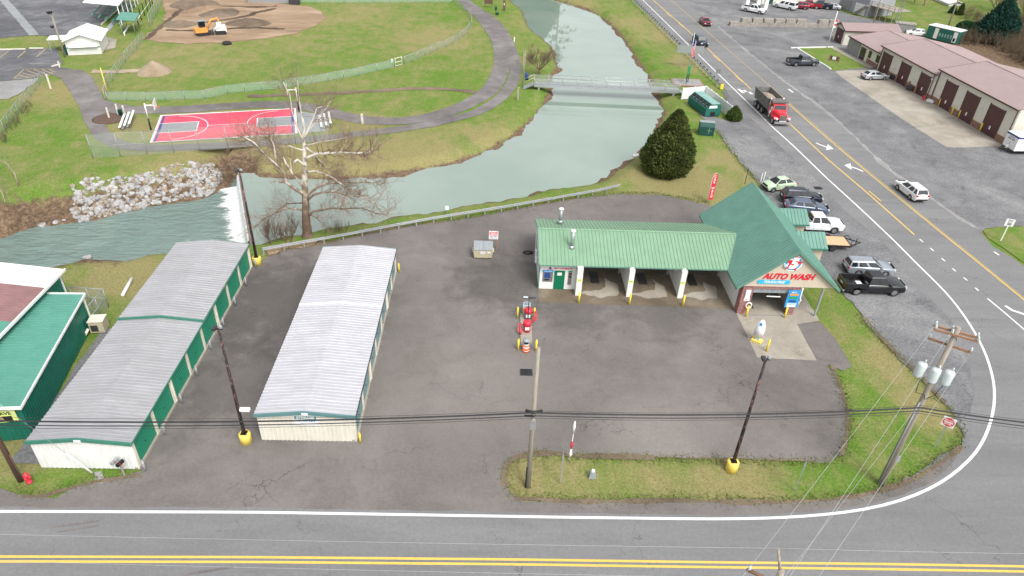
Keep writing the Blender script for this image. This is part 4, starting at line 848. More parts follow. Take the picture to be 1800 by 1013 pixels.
MB().box(27.2, 27.38, 50.6, 62.9, 0, TE + .9).build('tunnel_wall', 'beige_siding', cw)
MB().box(22.3, 23.28, 50.2, 51.0, 0, 2.98).build('brick_pillar', 'brick_red', cw); MB().box(26.72, 27.4, 50.2, 50.75, 0, 2.98).build('brick_pillar', 'brick_red', cw)
MB().box(23.28, 26.72, 50.24, 50.5, 2.72, 2.985).build('brick_lintel', 'brick_red', cw)
rd = MB().box(23.3, 26.7, 50.35, 50.42, 2.25, 2.715).build('roll_up_door', 'grey_plastic', cw)
for x in (24.1, 25.0, 25.9): MB().box(x - .02, x + .02, 50.32, 50.349, 2.27, 2.7).build('door_rib', 'galv', rd)
lb = MB().tube([(24.5, 50.1, 2.05), (25.75, 50.1, 2.02)], .055, 8).build('clearance_bar', 'white', cw); MB().tube([(24.7, 50.1, 2.1), (24.7, 50.2, 2.75)], .01, 4).tube([(25.6, 50.1, 2.07), (25.6, 50.2, 2.75)], .01, 4).build('bar_chain', 'galv', lb)
MB().box(29.32, 29.46, 50.05, 50.2, 0, 3.02).build('porch_post', 'galv_dull', cw); MB().box(29.32, 29.46, 62.6, 62.75, 0, 3.02).build('porch_post', 'galv_dull', cw)
mn = MB().box(26.35, 27.5, 50.05, 50.13, .95, 2.75).build('menu_board', 'blue_sign', cw)
for z, m, w_ in ((2.32, 'orange_sign', .78), (1.98, 'green_sign', .78), (1.62, 'navy_sign', .6), (1.32, 'sky_blue', .9), (1.10, 'white', .8)): MB().box(26.92 - w_ / 2, 26.92 + w_ / 2, 50.02, 50.049, z - .10, z + .10).build('menu_strip', m, mn)
marks((4,), .2, 'white', mn, (26.85, 50.03, 2.58), FACE_S)
bx = MB().box(22.62, 23.05, 50.12, 50.199, 1.8, 2.6).build('control_box', 'white', cw); MB().box(22.6, 23.1, 50.14, 50.199, 1.45, 1.74).build('notice', 'white', bx); MB().box(22.68, 22.9, 50.13, 50.139, 1.55, 1.62).build('notice_mark', 'red_sign', bx)
hm_ = MB(); hm_.tube([(23.15 + .24 * math.cos(a / 10 * math.pi), 50.1, 1.0 + .30 * math.sin(a / 10 * math.pi)) for a in range(21)], .06, 8); hm_.build('hose_hoop', 'white', cw)
hp = MB().tube([(27.62, 50.3, 2.9), (27.62, 50.25, 1.9), (27.75, 50.2, 1.6), (27.55, 50.2, 1.4), (27.7, 50.25, 1.2)], .07, 8).build('vacuum_hose', 'white', cw)
# interior of the tunnel: rails on the floor, dark gantry
MB().box(24.0, 24.12, 51.0, 62, .03, .09).build('guide_rail', 'dark_metal', cw); MB().box(23.4, 26.6, 49.95, 50.02, .03, .05).build('door_track', 'galv', cw)
MB().box(22.55, 27.15, 57.5, 57.8, 2.4, 2.9).build('wash_gantry', 'dark_metal', cw)
for ye, yr, yb in ((61.9, 63.5, 65.1), (57.1, 58.65, 60.2)):
    x0, x1, ze, zr = 29.6, 32.55, 3.0, 4.0
    an = MB().box(29.2, 32.3, ye + .35, yb - .35, 0, ze).build('annex_wall', 'beige_siding', cw)
    MB().add([(32.3, ye + .35, ze), (32.3, yb - .35, ze), (32.3, yr, zr - .12)], ((0, 1, 2),)).build('annex_gable', 'beige_siding', an)
    xr = lambda z: TRX + (TRZ - z) / TS - .1
    vl = math.hypot(yr - ye, zr - ze)
    slope_panels(cw, (x0 - .9, ye, ze), (1, 0, 0), (0, yr - ye, zr - ze), x1 - x0 + .9, vl, .35, 'tunnel_roof', vlo=lambda u: max(0, min(vl, ((TRZ - TS * (x0 - .9 + u - TRX)) - ze) / (zr - ze) * vl)))
    slope_panels(cw, (x0 - .9, yb, ze), (1, 0, 0), (0, yr - yb, zr - ze), x1 - x0 + .9, vl, .35, 'tunnel_roof', vlo=lambda u: max(0, min(vl, ((TRZ - TS * (x0 - .9 + u - TRX)) - ze) / (zr - ze) * vl)))
    MB().box(30.6, x1, ye - .06, ye - .01, ze - .16, ze + .0).build('annex_gutter', 'green_trim', an)

# ---- maroon-roofed garage across the highway; local x runs along the front towards the near end, local y into the building
gx = Vector((.052, -.9986)); gd = thing('garage_building', 'long cream garage with brown roll-up doors and dusty pink stepped metal roof', 'garage', (71.15, 142.6, 0), math.atan2(gx.y, gx.x))
secs = ((0, 12.6, 2.9, 4.1, 15.4, .1), (12.6, 30.2, 4.35, 5.75, 15.0, -.2), (30.2, 49.1, 5.25, 6.65, 14.6, 0))
for i, (a, b, ze, zr, dp, yo) in enumerate(secs):
    wl2 = MB(); wl2.box(a, b, yo, yo + .25, 0, ze); wl2.box(a, b, yo + dp - .25, yo + dp, 0, ze)
    for xx in (a, b - .2): wl2.add([(xx, yo, 0), (xx + .2, yo, 0), (xx + .2, yo + dp, 0), (xx, yo + dp, 0), (xx, yo, ze), (xx + .2, yo, ze), (xx + .2, yo + dp, ze), (xx, yo + dp, ze), (xx, yo + dp / 2, zr - .05), (xx + .2, yo + dp / 2, zr - .05)], ((0, 4, 8, 7, 3), (1, 2, 6, 9, 5)))
    wl2.build('wall', 'cream_wall', gd)
    ov = .35; sl_ = math.hypot(dp / 2 + ov, zr - ze)
    slope_panels(gd, (a - .25, yo - ov, ze), (1, 0, 0), (0, dp / 2 + ov, zr - ze), b - a + .4, sl_, .45, 'maroon_roof', rib=(.04, .035))
    slope_panels(gd, (a - .25, yo + dp + ov, ze), (1, 0, 0), (0, -dp / 2 - ov, zr - ze), b - a + .4, sl_, .45, 'maroon_roof', rib=(.04, .035))
    MB().box(a - .3, b + .15, yo + dp / 2 - .15, yo + dp / 2 + .15, zr - .02, zr + .05).build('ridge_cap', 'maroon_roof', gd)
    MB().box(a - .25, b + .15, yo - ov - .12, yo - ov, ze - .16, ze + .03).build('gutter', 'maroon_trim', gd)
    mb = MB()
    for sy in (1, -1):
        ye_ = yo - ov - .05 if sy == 1 else yo + dp + ov + .05
        mb.add([(a - .3, ye_, ze - .2), (a - .3, yo + dp / 2, zr - .2), (a - .3, yo + dp / 2, zr + .05), (a - .3, ye_, ze + .05), (a - .22, ye_, ze - .2), (a - .22, yo + dp / 2, zr - .2), (a - .22, yo + dp / 2, zr + .05), (a - .22, ye_, ze + .05)], ((0, 1, 2, 3), (4, 7, 6, 5), (3, 2, 6, 7)))
    mb.build('rake_trim', 'maroon_trim', gd)
def gdoor(a, b, yo, h):
    d = MB().box(a, b, yo - .06, yo + .04, 0, h).build('roll_up_door', 'maroon_door', gd)
    for k in range(1, 5): MB().box(a + .03, b - .03, yo - .075, yo - .061, h * k / 5 - .03, h * k / 5 + .015).build('door_section', 'maroon_trim', d)
    MB().box((a + b) / 2 - .1, (a + b) / 2 + .16, yo - .085, yo - .062, .9, 1.4).build('door_notice', 'white', d)
    MB().box(a - .14, a, yo - .09, yo + .05, 0, h + .12).build('door_jamb', 'maroon_trim', d); MB().box(b, b + .14, yo - .09, yo + .05, 0, h + .12).build('door_jamb', 'maroon_trim', d)
for a, b in ((13.4, 16.4), (19.7, 22.6), (25.9, 28.8)): gdoor(a, b, -.2, 3.5)
for a, b in ((32.5, 35.4), (37.9, 41.0), (43.6, 46.8)): gdoor(a, b, 0, 4.2)
for a, b, yo in ((16.55, 19.55, -.2), (22.75, 25.75, -.2), (28.95, 30.4, -.2), (30.2, 32.35, 0), (35.55, 37.75, 0), (41.15, 43.45, 0), (46.95, 49.1, 0), (8.0, 12.5, .1)):
    MB().box(a, b, yo - .07, yo + .01, 0, .95 if a > 10 else .8).build('brick_wainscot', 'brick_brown', gd)
for a, yo, h in ((12.7, -.2, 4.2), (29.4, -.2, 4.2), (30.25, 0, 5.1), (49.0, 0, 5.1)): MB().box(a, a + .1, yo - .16, yo - .07, .1, h).build('downspout', 'maroon_trim', gd)
MB().box(-.1, 4.5, -.03, .09, 0, 2.6).build('stone_facing', 'grey_stone', gd)
od = MB().box(5.0, 6.9, .02, .11, 0, 2.2).build('entrance_door', 'maroon_door', gd); MB().box(5.3, 6.6, .0, .019, .3, 2.0).build('door_glass', 'glass', od)
for x in (8.1, 11.0):
    wf = MB().box(x, x + .95, .03, .11, 1.0, 2.3).build('window', 'maroon_trim', gd); MB().box(x + .1, x + .85, .01, .029, 1.1, 2.2).build('pane', 'glass', wf)
MB().cbox((29.3, -.35, 3.35), .25, .3, .25).build('wall_lamp', 'white', gd)
# small matching garage
sgp = thing('small_garage', 'small cream garage with brown door and pink gable roof behind the flagpole', 'garage', (72.2, 147.2, 0), R_(2))
MB().box(0, 11.5, 0, 4.6, 0, 3.0).build('wall', 'cream_wall', sgp); MB().add([(0, 0, 3), (0, 4.6, 3), (0, 2.3, 3.95)], ((0, 2, 1),)).build('gable', 'cream_wall', sgp); MB().add([(11.5, 0, 3), (11.5, 4.6, 3), (11.5, 2.3, 3.95)], ((0, 1, 2),)).build('gable', 'cream_wall', sgp)
slope_panels(sgp, (-.35, -.3, 2.92), (1, 0, 0), (0, 2.6, 1.08), 12.2, math.hypot(2.6, 1.08), .45, 'maroon_roof'); slope_panels(sgp, (-.35, 4.9, 2.92), (1, 0, 0), (0, -2.6, 1.08), 12.2, math.hypot(2.6, 1.08), .45, 'maroon_roof')
d = MB().box(-.07, .02, .75, 3.85, 0, 2.75).build('roll_up_door', 'maroon_door', sgp); MB().box(-.09, -.071, 2.2, 2.45, .9, 1.35).build('door_notice', 'white', d)
mb = MB()
for y0, y1 in ((-.3, 2.3), (4.9, 2.3)): mb.add([(-.42, y0, 2.74), (-.42, y1, 3.82), (-.42, y1, 4.05), (-.42, y0, 2.97), (-.34, y0, 2.74), (-.34, y1, 3.82), (-.34, y1, 4.05), (-.34, y0, 2.97)], ((0, 1, 2, 3), (4, 7, 6, 5), (3, 2, 6, 7)))
mb.build('rake_trim', 'maroon_trim', sgp); MB().box(-.3, 11.9, -.42, -.3, 2.74, 2.93).build('gutter', 'maroon_trim', sgp)
# grey house with raised deck, top right
hs_ = thing('grey_house', 'grey-sided house with white garage doors and a raised deck up the slope', 'house', P(*c5(365, 152)), heading(P(*c5(365, 152)), P(*c5(80, 62))))
# local x along the front to the left, local y toward camera side is +? front faces -x/-y; y>0 is right-hand side seen from x
MB().box(0, 14.5, -8, 0, 0, 4.9).build('wall', 'grey_siding', hs_); MB().box(9.6, 14.6, -.5, .06, 0, 4.95).build('white_end', 'white_metal', hs_)
for a, b in ((.8, 4.2), (5.4, 8.9)):
    g_ = MB().box(a, b, .01, .07, 0, 2.5).build('garage_door', 'white_metal' if a < 1 else 'silver_door', hs_) if False else MB().box(a, b, .01, .07, 0, 2.5).build('garage_door', 'white_metal' if a < 1 else 'grey_stone', hs_)
    for k in (1, 2, 3): MB().box(a + .05, b - .05, .071, .08, k * .62 - .02, k * .62 + .02).build('door_groove', 'galv_dull', g_)
slope_panels(hs_, (-.5, .5, 4.8), (1, 0, 0), (0, -4.5, 1.9), 15.5, math.hypot(4.5, 1.9), .6, 'shingle'); slope_panels(hs_, (-.5, -8.5, 4.8), (1, 0, 0), (0, 4.5, 1.9), 15.5, math.hypot(4.5, 1.9), .6, 'shingle')
for z in (3.3,): MB().box(-7.5, -.1, -5.5, -.3, 2.6, 2.75).build('deck_floor', 'wood_pole', hs_)
for x in (-7.4, -5.6, -3.8, -2.0, -.3):
    MB().box(x, x + .12, -.45, -.33, 0, 3.7).build('deck_post', 'wood_pole', hs_)
for z in (3.2, 3.65): MB().box(-7.4, -.1, -.44, -.36, z, z + .07).build('deck_rail', 'wood_pole', hs_)
st_ = MB()
for k in range(10): st_.box(-.2 + k * .33, .25 + k * .33, .1, 1.2, 2.5 - k * .25, 2.58 - k * .25)
st_.add([(-.3, 1.2, 2.6), (3.2, 1.2, .0), (3.2, 1.28, 0), (-.3, 1.28, 2.6), (-.3, 1.2, 2.85), (3.2, 1.2, .25), (3.2, 1.28, .25), (-.3, 1.28, 2.85)], ((0, 1, 5, 4), (2, 3, 7, 6), (4, 5, 6, 7)))
st_.build('stairs', 'wood_pole', hs_)
# park concession stand
ca_, cb2 = P(*c1(470, 380)), P(*c1(700, 370)); crz2 = heading(ca_, cb2); cs = thing('concession_stand', 'white park concession stand with bright white gable roof and green stripe', 'kiosk', ca_, crz2)
CWD, CDP = (cb2 - ca_).length, 7.2
MB().box(0, CWD, 0, CDP, 0, 2.35).build('wall', 'white_metal', cs); MB().add([(0, 0, 2.35), (CWD, 0, 2.35), (CWD / 2, 0, 3.35)], ((0, 1, 2),)).build('gable', 'white_metal', cs); MB().add([(0, CDP, 2.35), (CWD, CDP, 2.35), (CWD / 2, CDP, 3.35)], ((0, 2, 1),)).build('gable', 'white_metal', cs)
hl = math.hypot(CWD / 2 + .5, 1.15)
slope_panels(cs, (-.5, -.5, 2.25), (0, 1, 0), (CWD / 2 + .5, 0, 1.15), CDP + 1, hl, 1.0, 'white', rib=(.02, .02)); slope_panels(cs, (CWD + .5, -.5, 2.25), (0, 1, 0), (-CWD / 2 - .5, 0, 1.15), CDP + 1, hl, 1.0, 'white', rib=(.02, .02))
MB().box(-.02, CWD + .02, -.04, -.005, 1.12, 1.3).build('green_stripe', 'green_trim', cs)
for k in range(5): MB().box(.05, CWD - .05, -.025, -.003, .18 + k * .2, .2 + k * .2).build('siding_line', 'galv', cs)
for k in range(4): MB().box(.05, CWD - .05, -.025, -.003, 1.45 + k * .2, 1.47 + k * .2).build('siding_line', 'galv', cs)
sh_ = MB().box(.4, CWD - .4, -.55, -.02, 1.32, 1.36).build('serving_counter', 'white_metal', cs)
MB().box(-3.0, -.55, 1.8, 4.6, 2.15, 2.25).build('side_awning', 'white', cs); MB().box(-2.9, -2.8, 1.9, 2.0, 0, 2.15).box(-2.9, -2.8, 4.4, 4.5, 0, 2.15).build('awning_post', 'galv', cs)
MB().box(-.5, -.05, .4, 1.5, 0, 1.5).build('side_cabinet', 'dark_green', cs)
# ================================================================ poles, lamps, wires
def lamp(label, base, h, head=True):
    t = thing('lamp_post', label, 'lamp post', base, 0, 'flaking black lamp posts on the lot')
    MB().lathe([(.40, 0), (.40, .78), (.36, .84), (.001, .85)], 20).build('concrete_base', 'yellow_pale', t)
    MB().tube([(0, 0, .85), (0, 0, h * .5), (0, 0, h)], [.13, .105, .07], 10).build('pole', 'flaking_black', t)
    MB().box(-.2, .2, -.2, .2, .84, .9).build('base_plate', 'black_metal', t)
    b = MB().box(-.25, .25, -.04, .04, h - .05, h + .03).build('bracket', 'black_metal', t)
    MB().box(-.30, -.06, -.3, .1, h + .03, h + .2).build('lamp_head', 'dark_metal', b); MB().lathe([(.05, 0), (.11, .05), (.11, .2), (.03, .28)], 12, c=(.16, 0, h + .02)).build('lamp_head', 'grey_plastic', b)
    return t
lp = lamp('black lamp post in yellow base between the two storage buildings', P(433, 777), 9.75)
MB().box(.1, .75, -.12, .12, 2.95, 3.15).build('side_lamp', 'white', lp)
lamp('black lamp post in yellow base on the grass island south of the car wash', P(1285, 826), 9.75)
lamp('black lamp post by the river at the far corner of the green-doored storage building', P(453, 465), 9.6)
PM, PB, PL_ = P(928, 855), P(1548, 850), P(36, 845)
def cable(name, pts, r, mat, sag=.4, label=None, cat='cable', group=None):
    out = []
    for a, b in zip(pts, pts[1:]):
        n = 14
        for i in range(n if b is not pts[-1] else n + 1):
            f = i / n; p = Vector(a).lerp(Vector(b), f); p.z -= sag * 4 * f * (1 - f); out.append(p)
    o = MB().tube(out, r, 5).build(name, mat)
    return tag(o, label, cat, group)
um = thing('utility_pole', 'weathered wooden utility pole at the left end of the grass island', 'utility pole', PM)
MB().tube([(0, 0, -.1), (0, 0, 6), (0, 0, 11.6)], [.17, .145, .11], 10).build('pole', 'wood_pole', um)
hm_z = HT((928, 855), (939, 722))
MB().box(-.16, .16, -.28, -.13, hm_z - 1.35, hm_z - .7).build('meter_box', 'galv', um); MB().box(-.55, .1, -.22, -.1, hm_z - .32, hm_z - .25).build('cable_arm', 'black_metal', um)
MB().tube([(-.5, -.05, hm_z + .05), (.0, -.2, hm_z + .02), (.5, -.05, hm_z + .05)], .09, 8).build('splice_case', 'cable', um); MB().tube([(-.16, -.1, 0), (-.16, -.1, 1.9)], .05, 6).build('conduit', 'black_metal', um)
ub = thing('transformer_pole', 'tall grey power pole with three transformers and double crossarms at the corner', 'utility pole', PB)
HB = 13.2
MB().tube([(0, 0, -.1), (0, 0, 7), (0, 0, HB)], [.22, .18, .13], 12).build('pole', 'wood_pole', ub)
MB().tube([(-.2, -.08, 0), (-.16, -.06, 3), (-.14, -.06, 7.5)], .055, 6).build('conduit', 'galv', ub); MB().box(.16, .42, -.1, 0, 2.2, 2.7).build('tag_plate', 'galv', ub)
def armdir(a, b, z): u = (P(*b, z) - P(*a, z)); u.z = 0; return u
def crossarm(z, pa, pb, name, off):
    u = armdir(pa, pb, z); a = P(*pa, z) - PB; b = P(*pb, z) - PB; L = u.length; mid = (a + b) / 2; u.normalize(); n = Vector((-u.y, u.x, 0))
    for s_ in off:
        M = Matrix(((u.x, n.x, 0, n.x * s_), (u.y, n.y, 0, n.y * s_), (0, 0, 1, 0), (0, 0, 0, 1)))
        am = MB().box(-L / 2, L / 2, -.05, .05, z - .06, z + .06, 0, M).build(name, 'crossarm_wood', ub)
        for f in (-.47, -.1, .47):
            q = u * L * f + n * s_; MB().lathe([(.05, .06), (.06, .12), (.09, .16), (.05, .22), (.07, .26), (.03, .34)], 10, c=(q.x, q.y, z)).build('insulator', 'ceramic', am)
    return u, L
u1, L1 = crossarm(12.75, (1652, 577), (1731, 599), 'crossarm', (-.2, .2)); u2, L2 = crossarm(11.75, (1641, 596), (1718, 622), 'crossarm', (.22,))
for k, dx in enumerate((-.85, -.1, .62)):
    zt = 9.3; q = u1 * dx + Vector((u1.y, -u1.x, 0)) * (.28 if k == 1 else .12)
    tf = MB().lathe([(.2, 0), (.27, .03), (.28, .1), (.28, .85), (.25, .95), (.08, 1.0)], 16, c=(q.x, q.y, zt)).build('transformer', 'ceramic', ub)
    MB().lathe([(.03, 0), (.05, .08), (.05, .22), (.02, .26)], 8, c=(q.x + .1, q.y, zt + .98)).build('bushing', 'ceramic', tf)
    MB().tube([q + Vector((0, 0, zt + .8)), Vector((0, 0, zt + .8))], .03, 6).build('hanger', 'galv', tf)
wj = MB(); wj.tube([(-.8, 0, 9.4), (-.9, -.3, 8.5), (-.3, -.3, 8.3), (0, -.15, 7.8), (.4, -.2, 8.2), (.8, -.1, 9.2)], .025, 6); wj.build('jumper_wire', 'cable', ub)
MB().tube([(0, 0, HB - .1), (.25, 0, HB - 1.0)], .03, 6).build('arm_brace', 'galv', ub)
ul = thing('brown_utility_pole', 'dark brown wooden utility pole at the left edge beside the hydrant', 'utility pole', PL_)
MB().tube([(0, 0, -.1), (0, 0, 11)], [.17, .11], 10).build('pole', 'brown_pole', ul); MB().tube([(.2, -.05, 0), (.2, -.05, 2.4)], .04, 6).build('conduit', 'brown_pole', ul)
zl_ = HT((36, 845), (-24, 737)); zb_ = HT((1548, 850), (1616, 713))
right_end = P(2150, 770, zb_ + .6)
for i, (dz, r, lab) in enumerate(((0.0, .055, 'thickest black cable of the bundle strung across the lot'), (-.34, .034, 'black cable hung just under the thickest one across the lot'), (-.58, .014, 'thin dark wire hung lowest across the lot'), (.22, .012, 'thin dark wire strung above the cable bundle across the lot'))):
    off = Vector((0, -.18, 0))
    L0 = PL_ + off + Vector((-14 * 0, 0, zl_ + dz + (.1 if i == 3 else 0)))
    cable('overhead_cable', [L0 + Vector((-20, -.5, .2)), L0, PM + off + Vector((0, 0, hm_z + dz * .75)), PB + off + Vector((0, 0, zb_ + dz * .8)), right_end + Vector((0, 0, dz))], r, 'cable', .38, lab, 'cable', 'cables strung between the poles along the road')
# pole with its head in view at the bottom edge, standing south of the road
PS = P(1374, 1004, 12.0); PS.z = 0
us = thing('mossy_power_pole', 'mossy pole top with angled crossarm at the bottom edge of the picture', 'utility pole', PS)
MB().tube([(0, 0, -.1), (0, 0, 12.0)], [.2, .13], 10).build('pole', 'wood_pole', us)
tt = P(1368, 964, 13.0) - PS; MB().tube([(0, 0, 11.8), tt], [.07, .05], 8).build('pole_top_bracket', 'wood_pole', us)
a_ = P(1312, 1001, 11.9) - PS; b_ = P(1440, 1060, 11.9) - PS; um_ = (b_ - a_).normalized(); nn = Vector((-um_.y, um_.x, 0))
am = MB().tube([a_, b_], .07, 4).build('crossarm', 'crossarm_wood', us)
for q in (a_ + um_ * .1, b_ - um_ * .1): MB().lathe([(.04, .05), (.07, .12), (.05, .2), (.03, .26)], 10, c=tuple(q)).build('insulator', 'ceramic', am)
wtop = PB + Vector((0, 0, 13.05)); sp = [wtop + u1 * L1 * f for f in (-.47, -.1, .47)]
tgt = [PS + a_ + Vector((0, 0, .2)), PS + tt, PS + b_ + Vector((0, 0, .2))]
for a, b, lab in ((sp[0], P(1316, 999, 12.1), 'pale bare wire running from the crossarm to the left end of the lower pole arm'), (sp[1], P(1388, 1013, 12.1), 'pale bare wire running from the middle of the crossarms down to the frame bottom'), (PB + Vector((0, 0, 11.9)) + u2 * L2 * .47, P(1438, 1016, 12.1), 'rightmost pale bare wire from the lower crossarm to the frame bottom'), (PB + Vector((0, 0, 7.6)), P(1376, 1017, 11.0), 'pale wire slanting from the pole trunk below the transformers')):
    b2 = a + (b - a) * 1.25; cable('bare_wire', [a, b2], .0085, 'bare_wire', .15, lab, 'wire', 'pale wires crossing the corner')
for a, b, lab in ((P(-300, 932, 12.5), PS + tt, 'pale wire crossing the lower road left of the mossy pole'), (PS + tt, P(2200, 977, 12.5), 'pale wire crossing the lower road right of the mossy pole'), (P(-300, 978, 11.2), P(1420, 1018, 11.2), 'faint pale wire just below the yellow road lines')):
    cable('road_wire', [a, b], .0055, 'bare_wire', .1, lab, 'wire', 'pale wires above the road')
gy = P(164, 833); gt = PL_ + Vector((0, 0, 8.5)); gw = thing('guy_wire', 'guy wire with white plastic guard in front of the storage building', 'guy wire', gy)
MB().tube([(0, 0, 0), gt - gy], .012, 5).build('wire', 'galv', gw); dv = (gt - gy).normalized(); MB().tube([dv * .1, dv * 2.3], .07, 8).build('wire_guard', 'white', gw)
# ---------------------------------------------------------------- small street furniture
def hydrant(label, loc, s=1.0):
    t = thing('fire_hydrant', label, 'hydrant', loc)
    b = MB().lathe([(.16, 0), (.16, .06), (.11, .08), (.11, .5), (.15, .52), (.15, .57), (.12, .6), (.1, .68), (.05, .74), (.001, .75)], 14).build('body', 'red_plastic', t)
    for a in (0, 90, 180): MB().tube([(0, 0, .42), (.2 * math.cos(R_(a)), -.2 * math.sin(R_(a)), .42)], .06, 10).build('outlet_cap', 'red_plastic', t)
    t.scale = (s, s, s); return t
hydrant('red fire hydrant in the grass beside the brown pole', P(52, 848), 1.15); hydrant('red fire hydrant in front of the cream garage', P(*c7(870, 490)), 1.15)
mbx = thing('mailbox_pair', 'two dark mailboxes on one wooden post before the white storage wall', 'mailbox', P(219, 836), R_(-20))
MB().box(-.05, .05, -.05, .05, 0, 1.05).build('post', 'wood_pole', mbx); MB().box(-.5, .3, -.05, .05, .98, 1.05).build('arm', 'wood_pole', mbx)
for x, m in ((-.42, 'grey_plastic'), (.02, 'black_metal')):
    b = MB().add([(x + dx, y, z) for y in (-.26, .26) for dx, z in ((-.1, 1.06), (.1, 1.06), (.1, 1.2), (.07, 1.27), (0, 1.3), (-.07, 1.27), (-.1, 1.2))], [tuple(range(7)), tuple(range(7, 14))[::-1]] + [(i + 7, (i + 1) % 7 + 7, (i + 1) % 7, i) for i in range(7)]).build('box', m, mbx)
    MB().box(x + .101, x + .12, -.1, -.06, 1.15, 1.3).build('flag', 'red_sign', b)
def bollard(label, px, h=1.0, m='yellow', grp=None, r=.085, z=0.0):
    o = MB().tube([(0, 0, 0), (0, 0, h)], r, 12).lathe([(r, h), (r * .7, h + .05), (.001, h + .07)], 12).build('bollard', m, None, P(*px, z)); return tag(o, label, 'bollard', grp)
for px, lab in (((1017, 533), 'yellow bollard at the first wash bay pillar, nearest the green door'), ((1106, 536), 'yellow bollard at the second wash bay pillar'), ((1200, 538.5), 'yellow bollard at the third wash bay pillar'), ((1311, 557), 'yellow bollard left of the tunnel entrance'), ((1378.6, 559), 'yellow bollard under the blue menu board')):
    bollard(lab, px, 1.15, 'yellow', 'yellow bollards at the car wash')
bollard('yellow bollard on the concrete apron near the pay kiosk', (1347, 618), 1.25, 'yellow', 'yellow bollards at the car wash')
# vacuum island
vi = thing('vacuum_island', 'narrow concrete vacuum island with red-capped vacuums in the lot', 'vacuum island', P(925, 582), R_(-1))
o0 = P(925, 582); L_ = lambda x, y: P(x, y) - o0
pad = [L_(913.7, 553), L_(932.6, 553), L_(936, 604), L_(915.5, 611)]
MB().prism([(p.x, p.y) for p in pad][::-1], .01, .14).build('pad', 'concrete', vi)
def vac(px, py, s, grey):
    q = L_(px, py)
    b = MB().lathe([(.30, .14), (.30, .75 * s), (.27, .8 * s)], 18, c=(q.x, q.y, 0)).build('vacuum_body', 'red_plastic' if not grey else 'steel_box', vi)
    MB().lathe([(.30, .8 * s), (.36, .82 * s), (.36, 1.05 * s), (.30, 1.18 * s), (.001, 1.2 * s)], 18, c=(q.x, q.y, 0)).build('vacuum_cap', 'red_plastic', b)
    MB().box(q.x - .18, q.x + .18, q.y - .34, q.y - .27, .45, .72).build('coin_panel', 'white', b)
    sx = -1 if not grey else 1
    for k in range(2):
        MB().tube([(q.x + sx * .3, q.y + .05, .7), (q.x + sx * (.55 + k * .12), q.y - .1 + k * .1, .95), (q.x + sx * (.6 + k * .16), q.y - .35, .35), (q.x + sx * .5, q.y - .6, .2), (q.x + sx * .4, q.y - .3, .6)], .045, 7).build('vacuum_hose', 'red_plastic', b)
vac(926, 584, 1.0, False); vac(927, 562, 1.0, True)
q = L_(924, 553); b = MB().box(q.x - .32, q.x + .32, q.y - .25, q.y + .25, .14, 1.15).build('air_machine', 'sky_blue', vi); MB().box(q.x - .2, q.x + .2, q.y - .2, q.y + .2, 1.15, 1.3).build('air_machine_top', 'galv', b); MB().box(q.x - .3, q.x - .1, q.y - .27, q.y - .251, .3, .9).build('air_machine_panel', 'yellow', b)
q = L_(927, 572); pl = MB().tube([(q.x, q.y, .14), (q.x, q.y, 2.9)], .05, 8).build('boom_pole', 'dark_metal', vi); MB().box(q.x - .55, q.x + .55, q.y - .05, q.y + .05, 2.85, 2.93).build('boom_arm', 'dark_metal', pl); MB().box(q.x - .5, q.x - .1, q.y - .08, q.y + .08, 2.93, 2.97).build('boom_clip', 'ceramic', pl)
brl = thing('trash_barrel', 'orange traffic barrel trash can with grey lid on the vacuum island', 'trash can', P(924, 617))
MB().lathe([(.30, 0), (.29, .28), (.27, .30), (.27, .58), (.25, .60), (.25, .85)], 18).build('barrel', 'orange_plastic', brl); MB().lathe([(.27, .85), (.30, .9), (.28, 1.12), (.2, 1.22), (.001, 1.24)], 18).build('lid', 'grey_plastic', brl); MB().box(-.16, .16, -.315, -.16, .93, 1.10).build('opening', 'black_metal', brl)
for k, z in enumerate((.14, .44, .72)): MB().lathe([(.293 - .02 * k, z), (.296 - .02 * k, z + .01), (.29 - .02 * k, z + .1), (.28 - .02 * k, z + .11)], 18).build('reflective_band', 'white', brl)
for px, lab in (((909.5, 559), 'yellow bollard at the far left corner of the vacuum island'), ((938.6, 560.6), 'yellow bollard at the far right corner of the vacuum island'), ((910.7, 615.7), 'yellow bollard at the near left corner of the vacuum island'), ((942, 617.5), 'yellow bollard at the near right corner of the vacuum island')):
    bollard(lab, px, 1.12, 'yellow', 'yellow bollards round the vacuum island')
# pay kiosk: white hooded terminal leaning on a yellow plinth
pk = thing('pay_kiosk', 'white pay kiosk on a yellow plinth at the tunnel apron', 'kiosk', P(1330, 600), R_(-38))
MB().box(-.42, .42, -.32, .32, .02, .2).build('plinth', 'yellow_pale', pk); MB().box(-.16, .16, -.14, .14, .2, .62).build('pedestal', 'sky_blue', pk)
kb = MB().add([(-.36, -.22, .6), (.36, -.22, .6), (.36, .22, .6), (-.36, .22, .6), (-.4, -.28, 1.25), (.4, -.28, 1.25), (.4, .26, 1.25), (-.4, .26, 1.25), (-.33, -.2, 1.65), (.33, -.2, 1.65), (.33, .24, 1.65), (-.33, .24, 1.65), (-.2, -.12, 2.05), (.2, -.12, 2.05), (.2, .2, 2.05), (-.2, .2, 2.05), (-.08, -.05, 2.2), (.08, -.05, 2.2), (.08, .15, 2.2), (-.08, .15, 2.2)],
                [(3, 2, 1, 0), (16, 17, 18, 19)] + [(r * 4 + i, r * 4 + (i + 1) % 4, r * 4 + 4 + (i + 1) % 4, r * 4 + 4 + i) for r in range(4) for i in range(4)], 0, True).build('cabinet', 'white_gloss', pk)
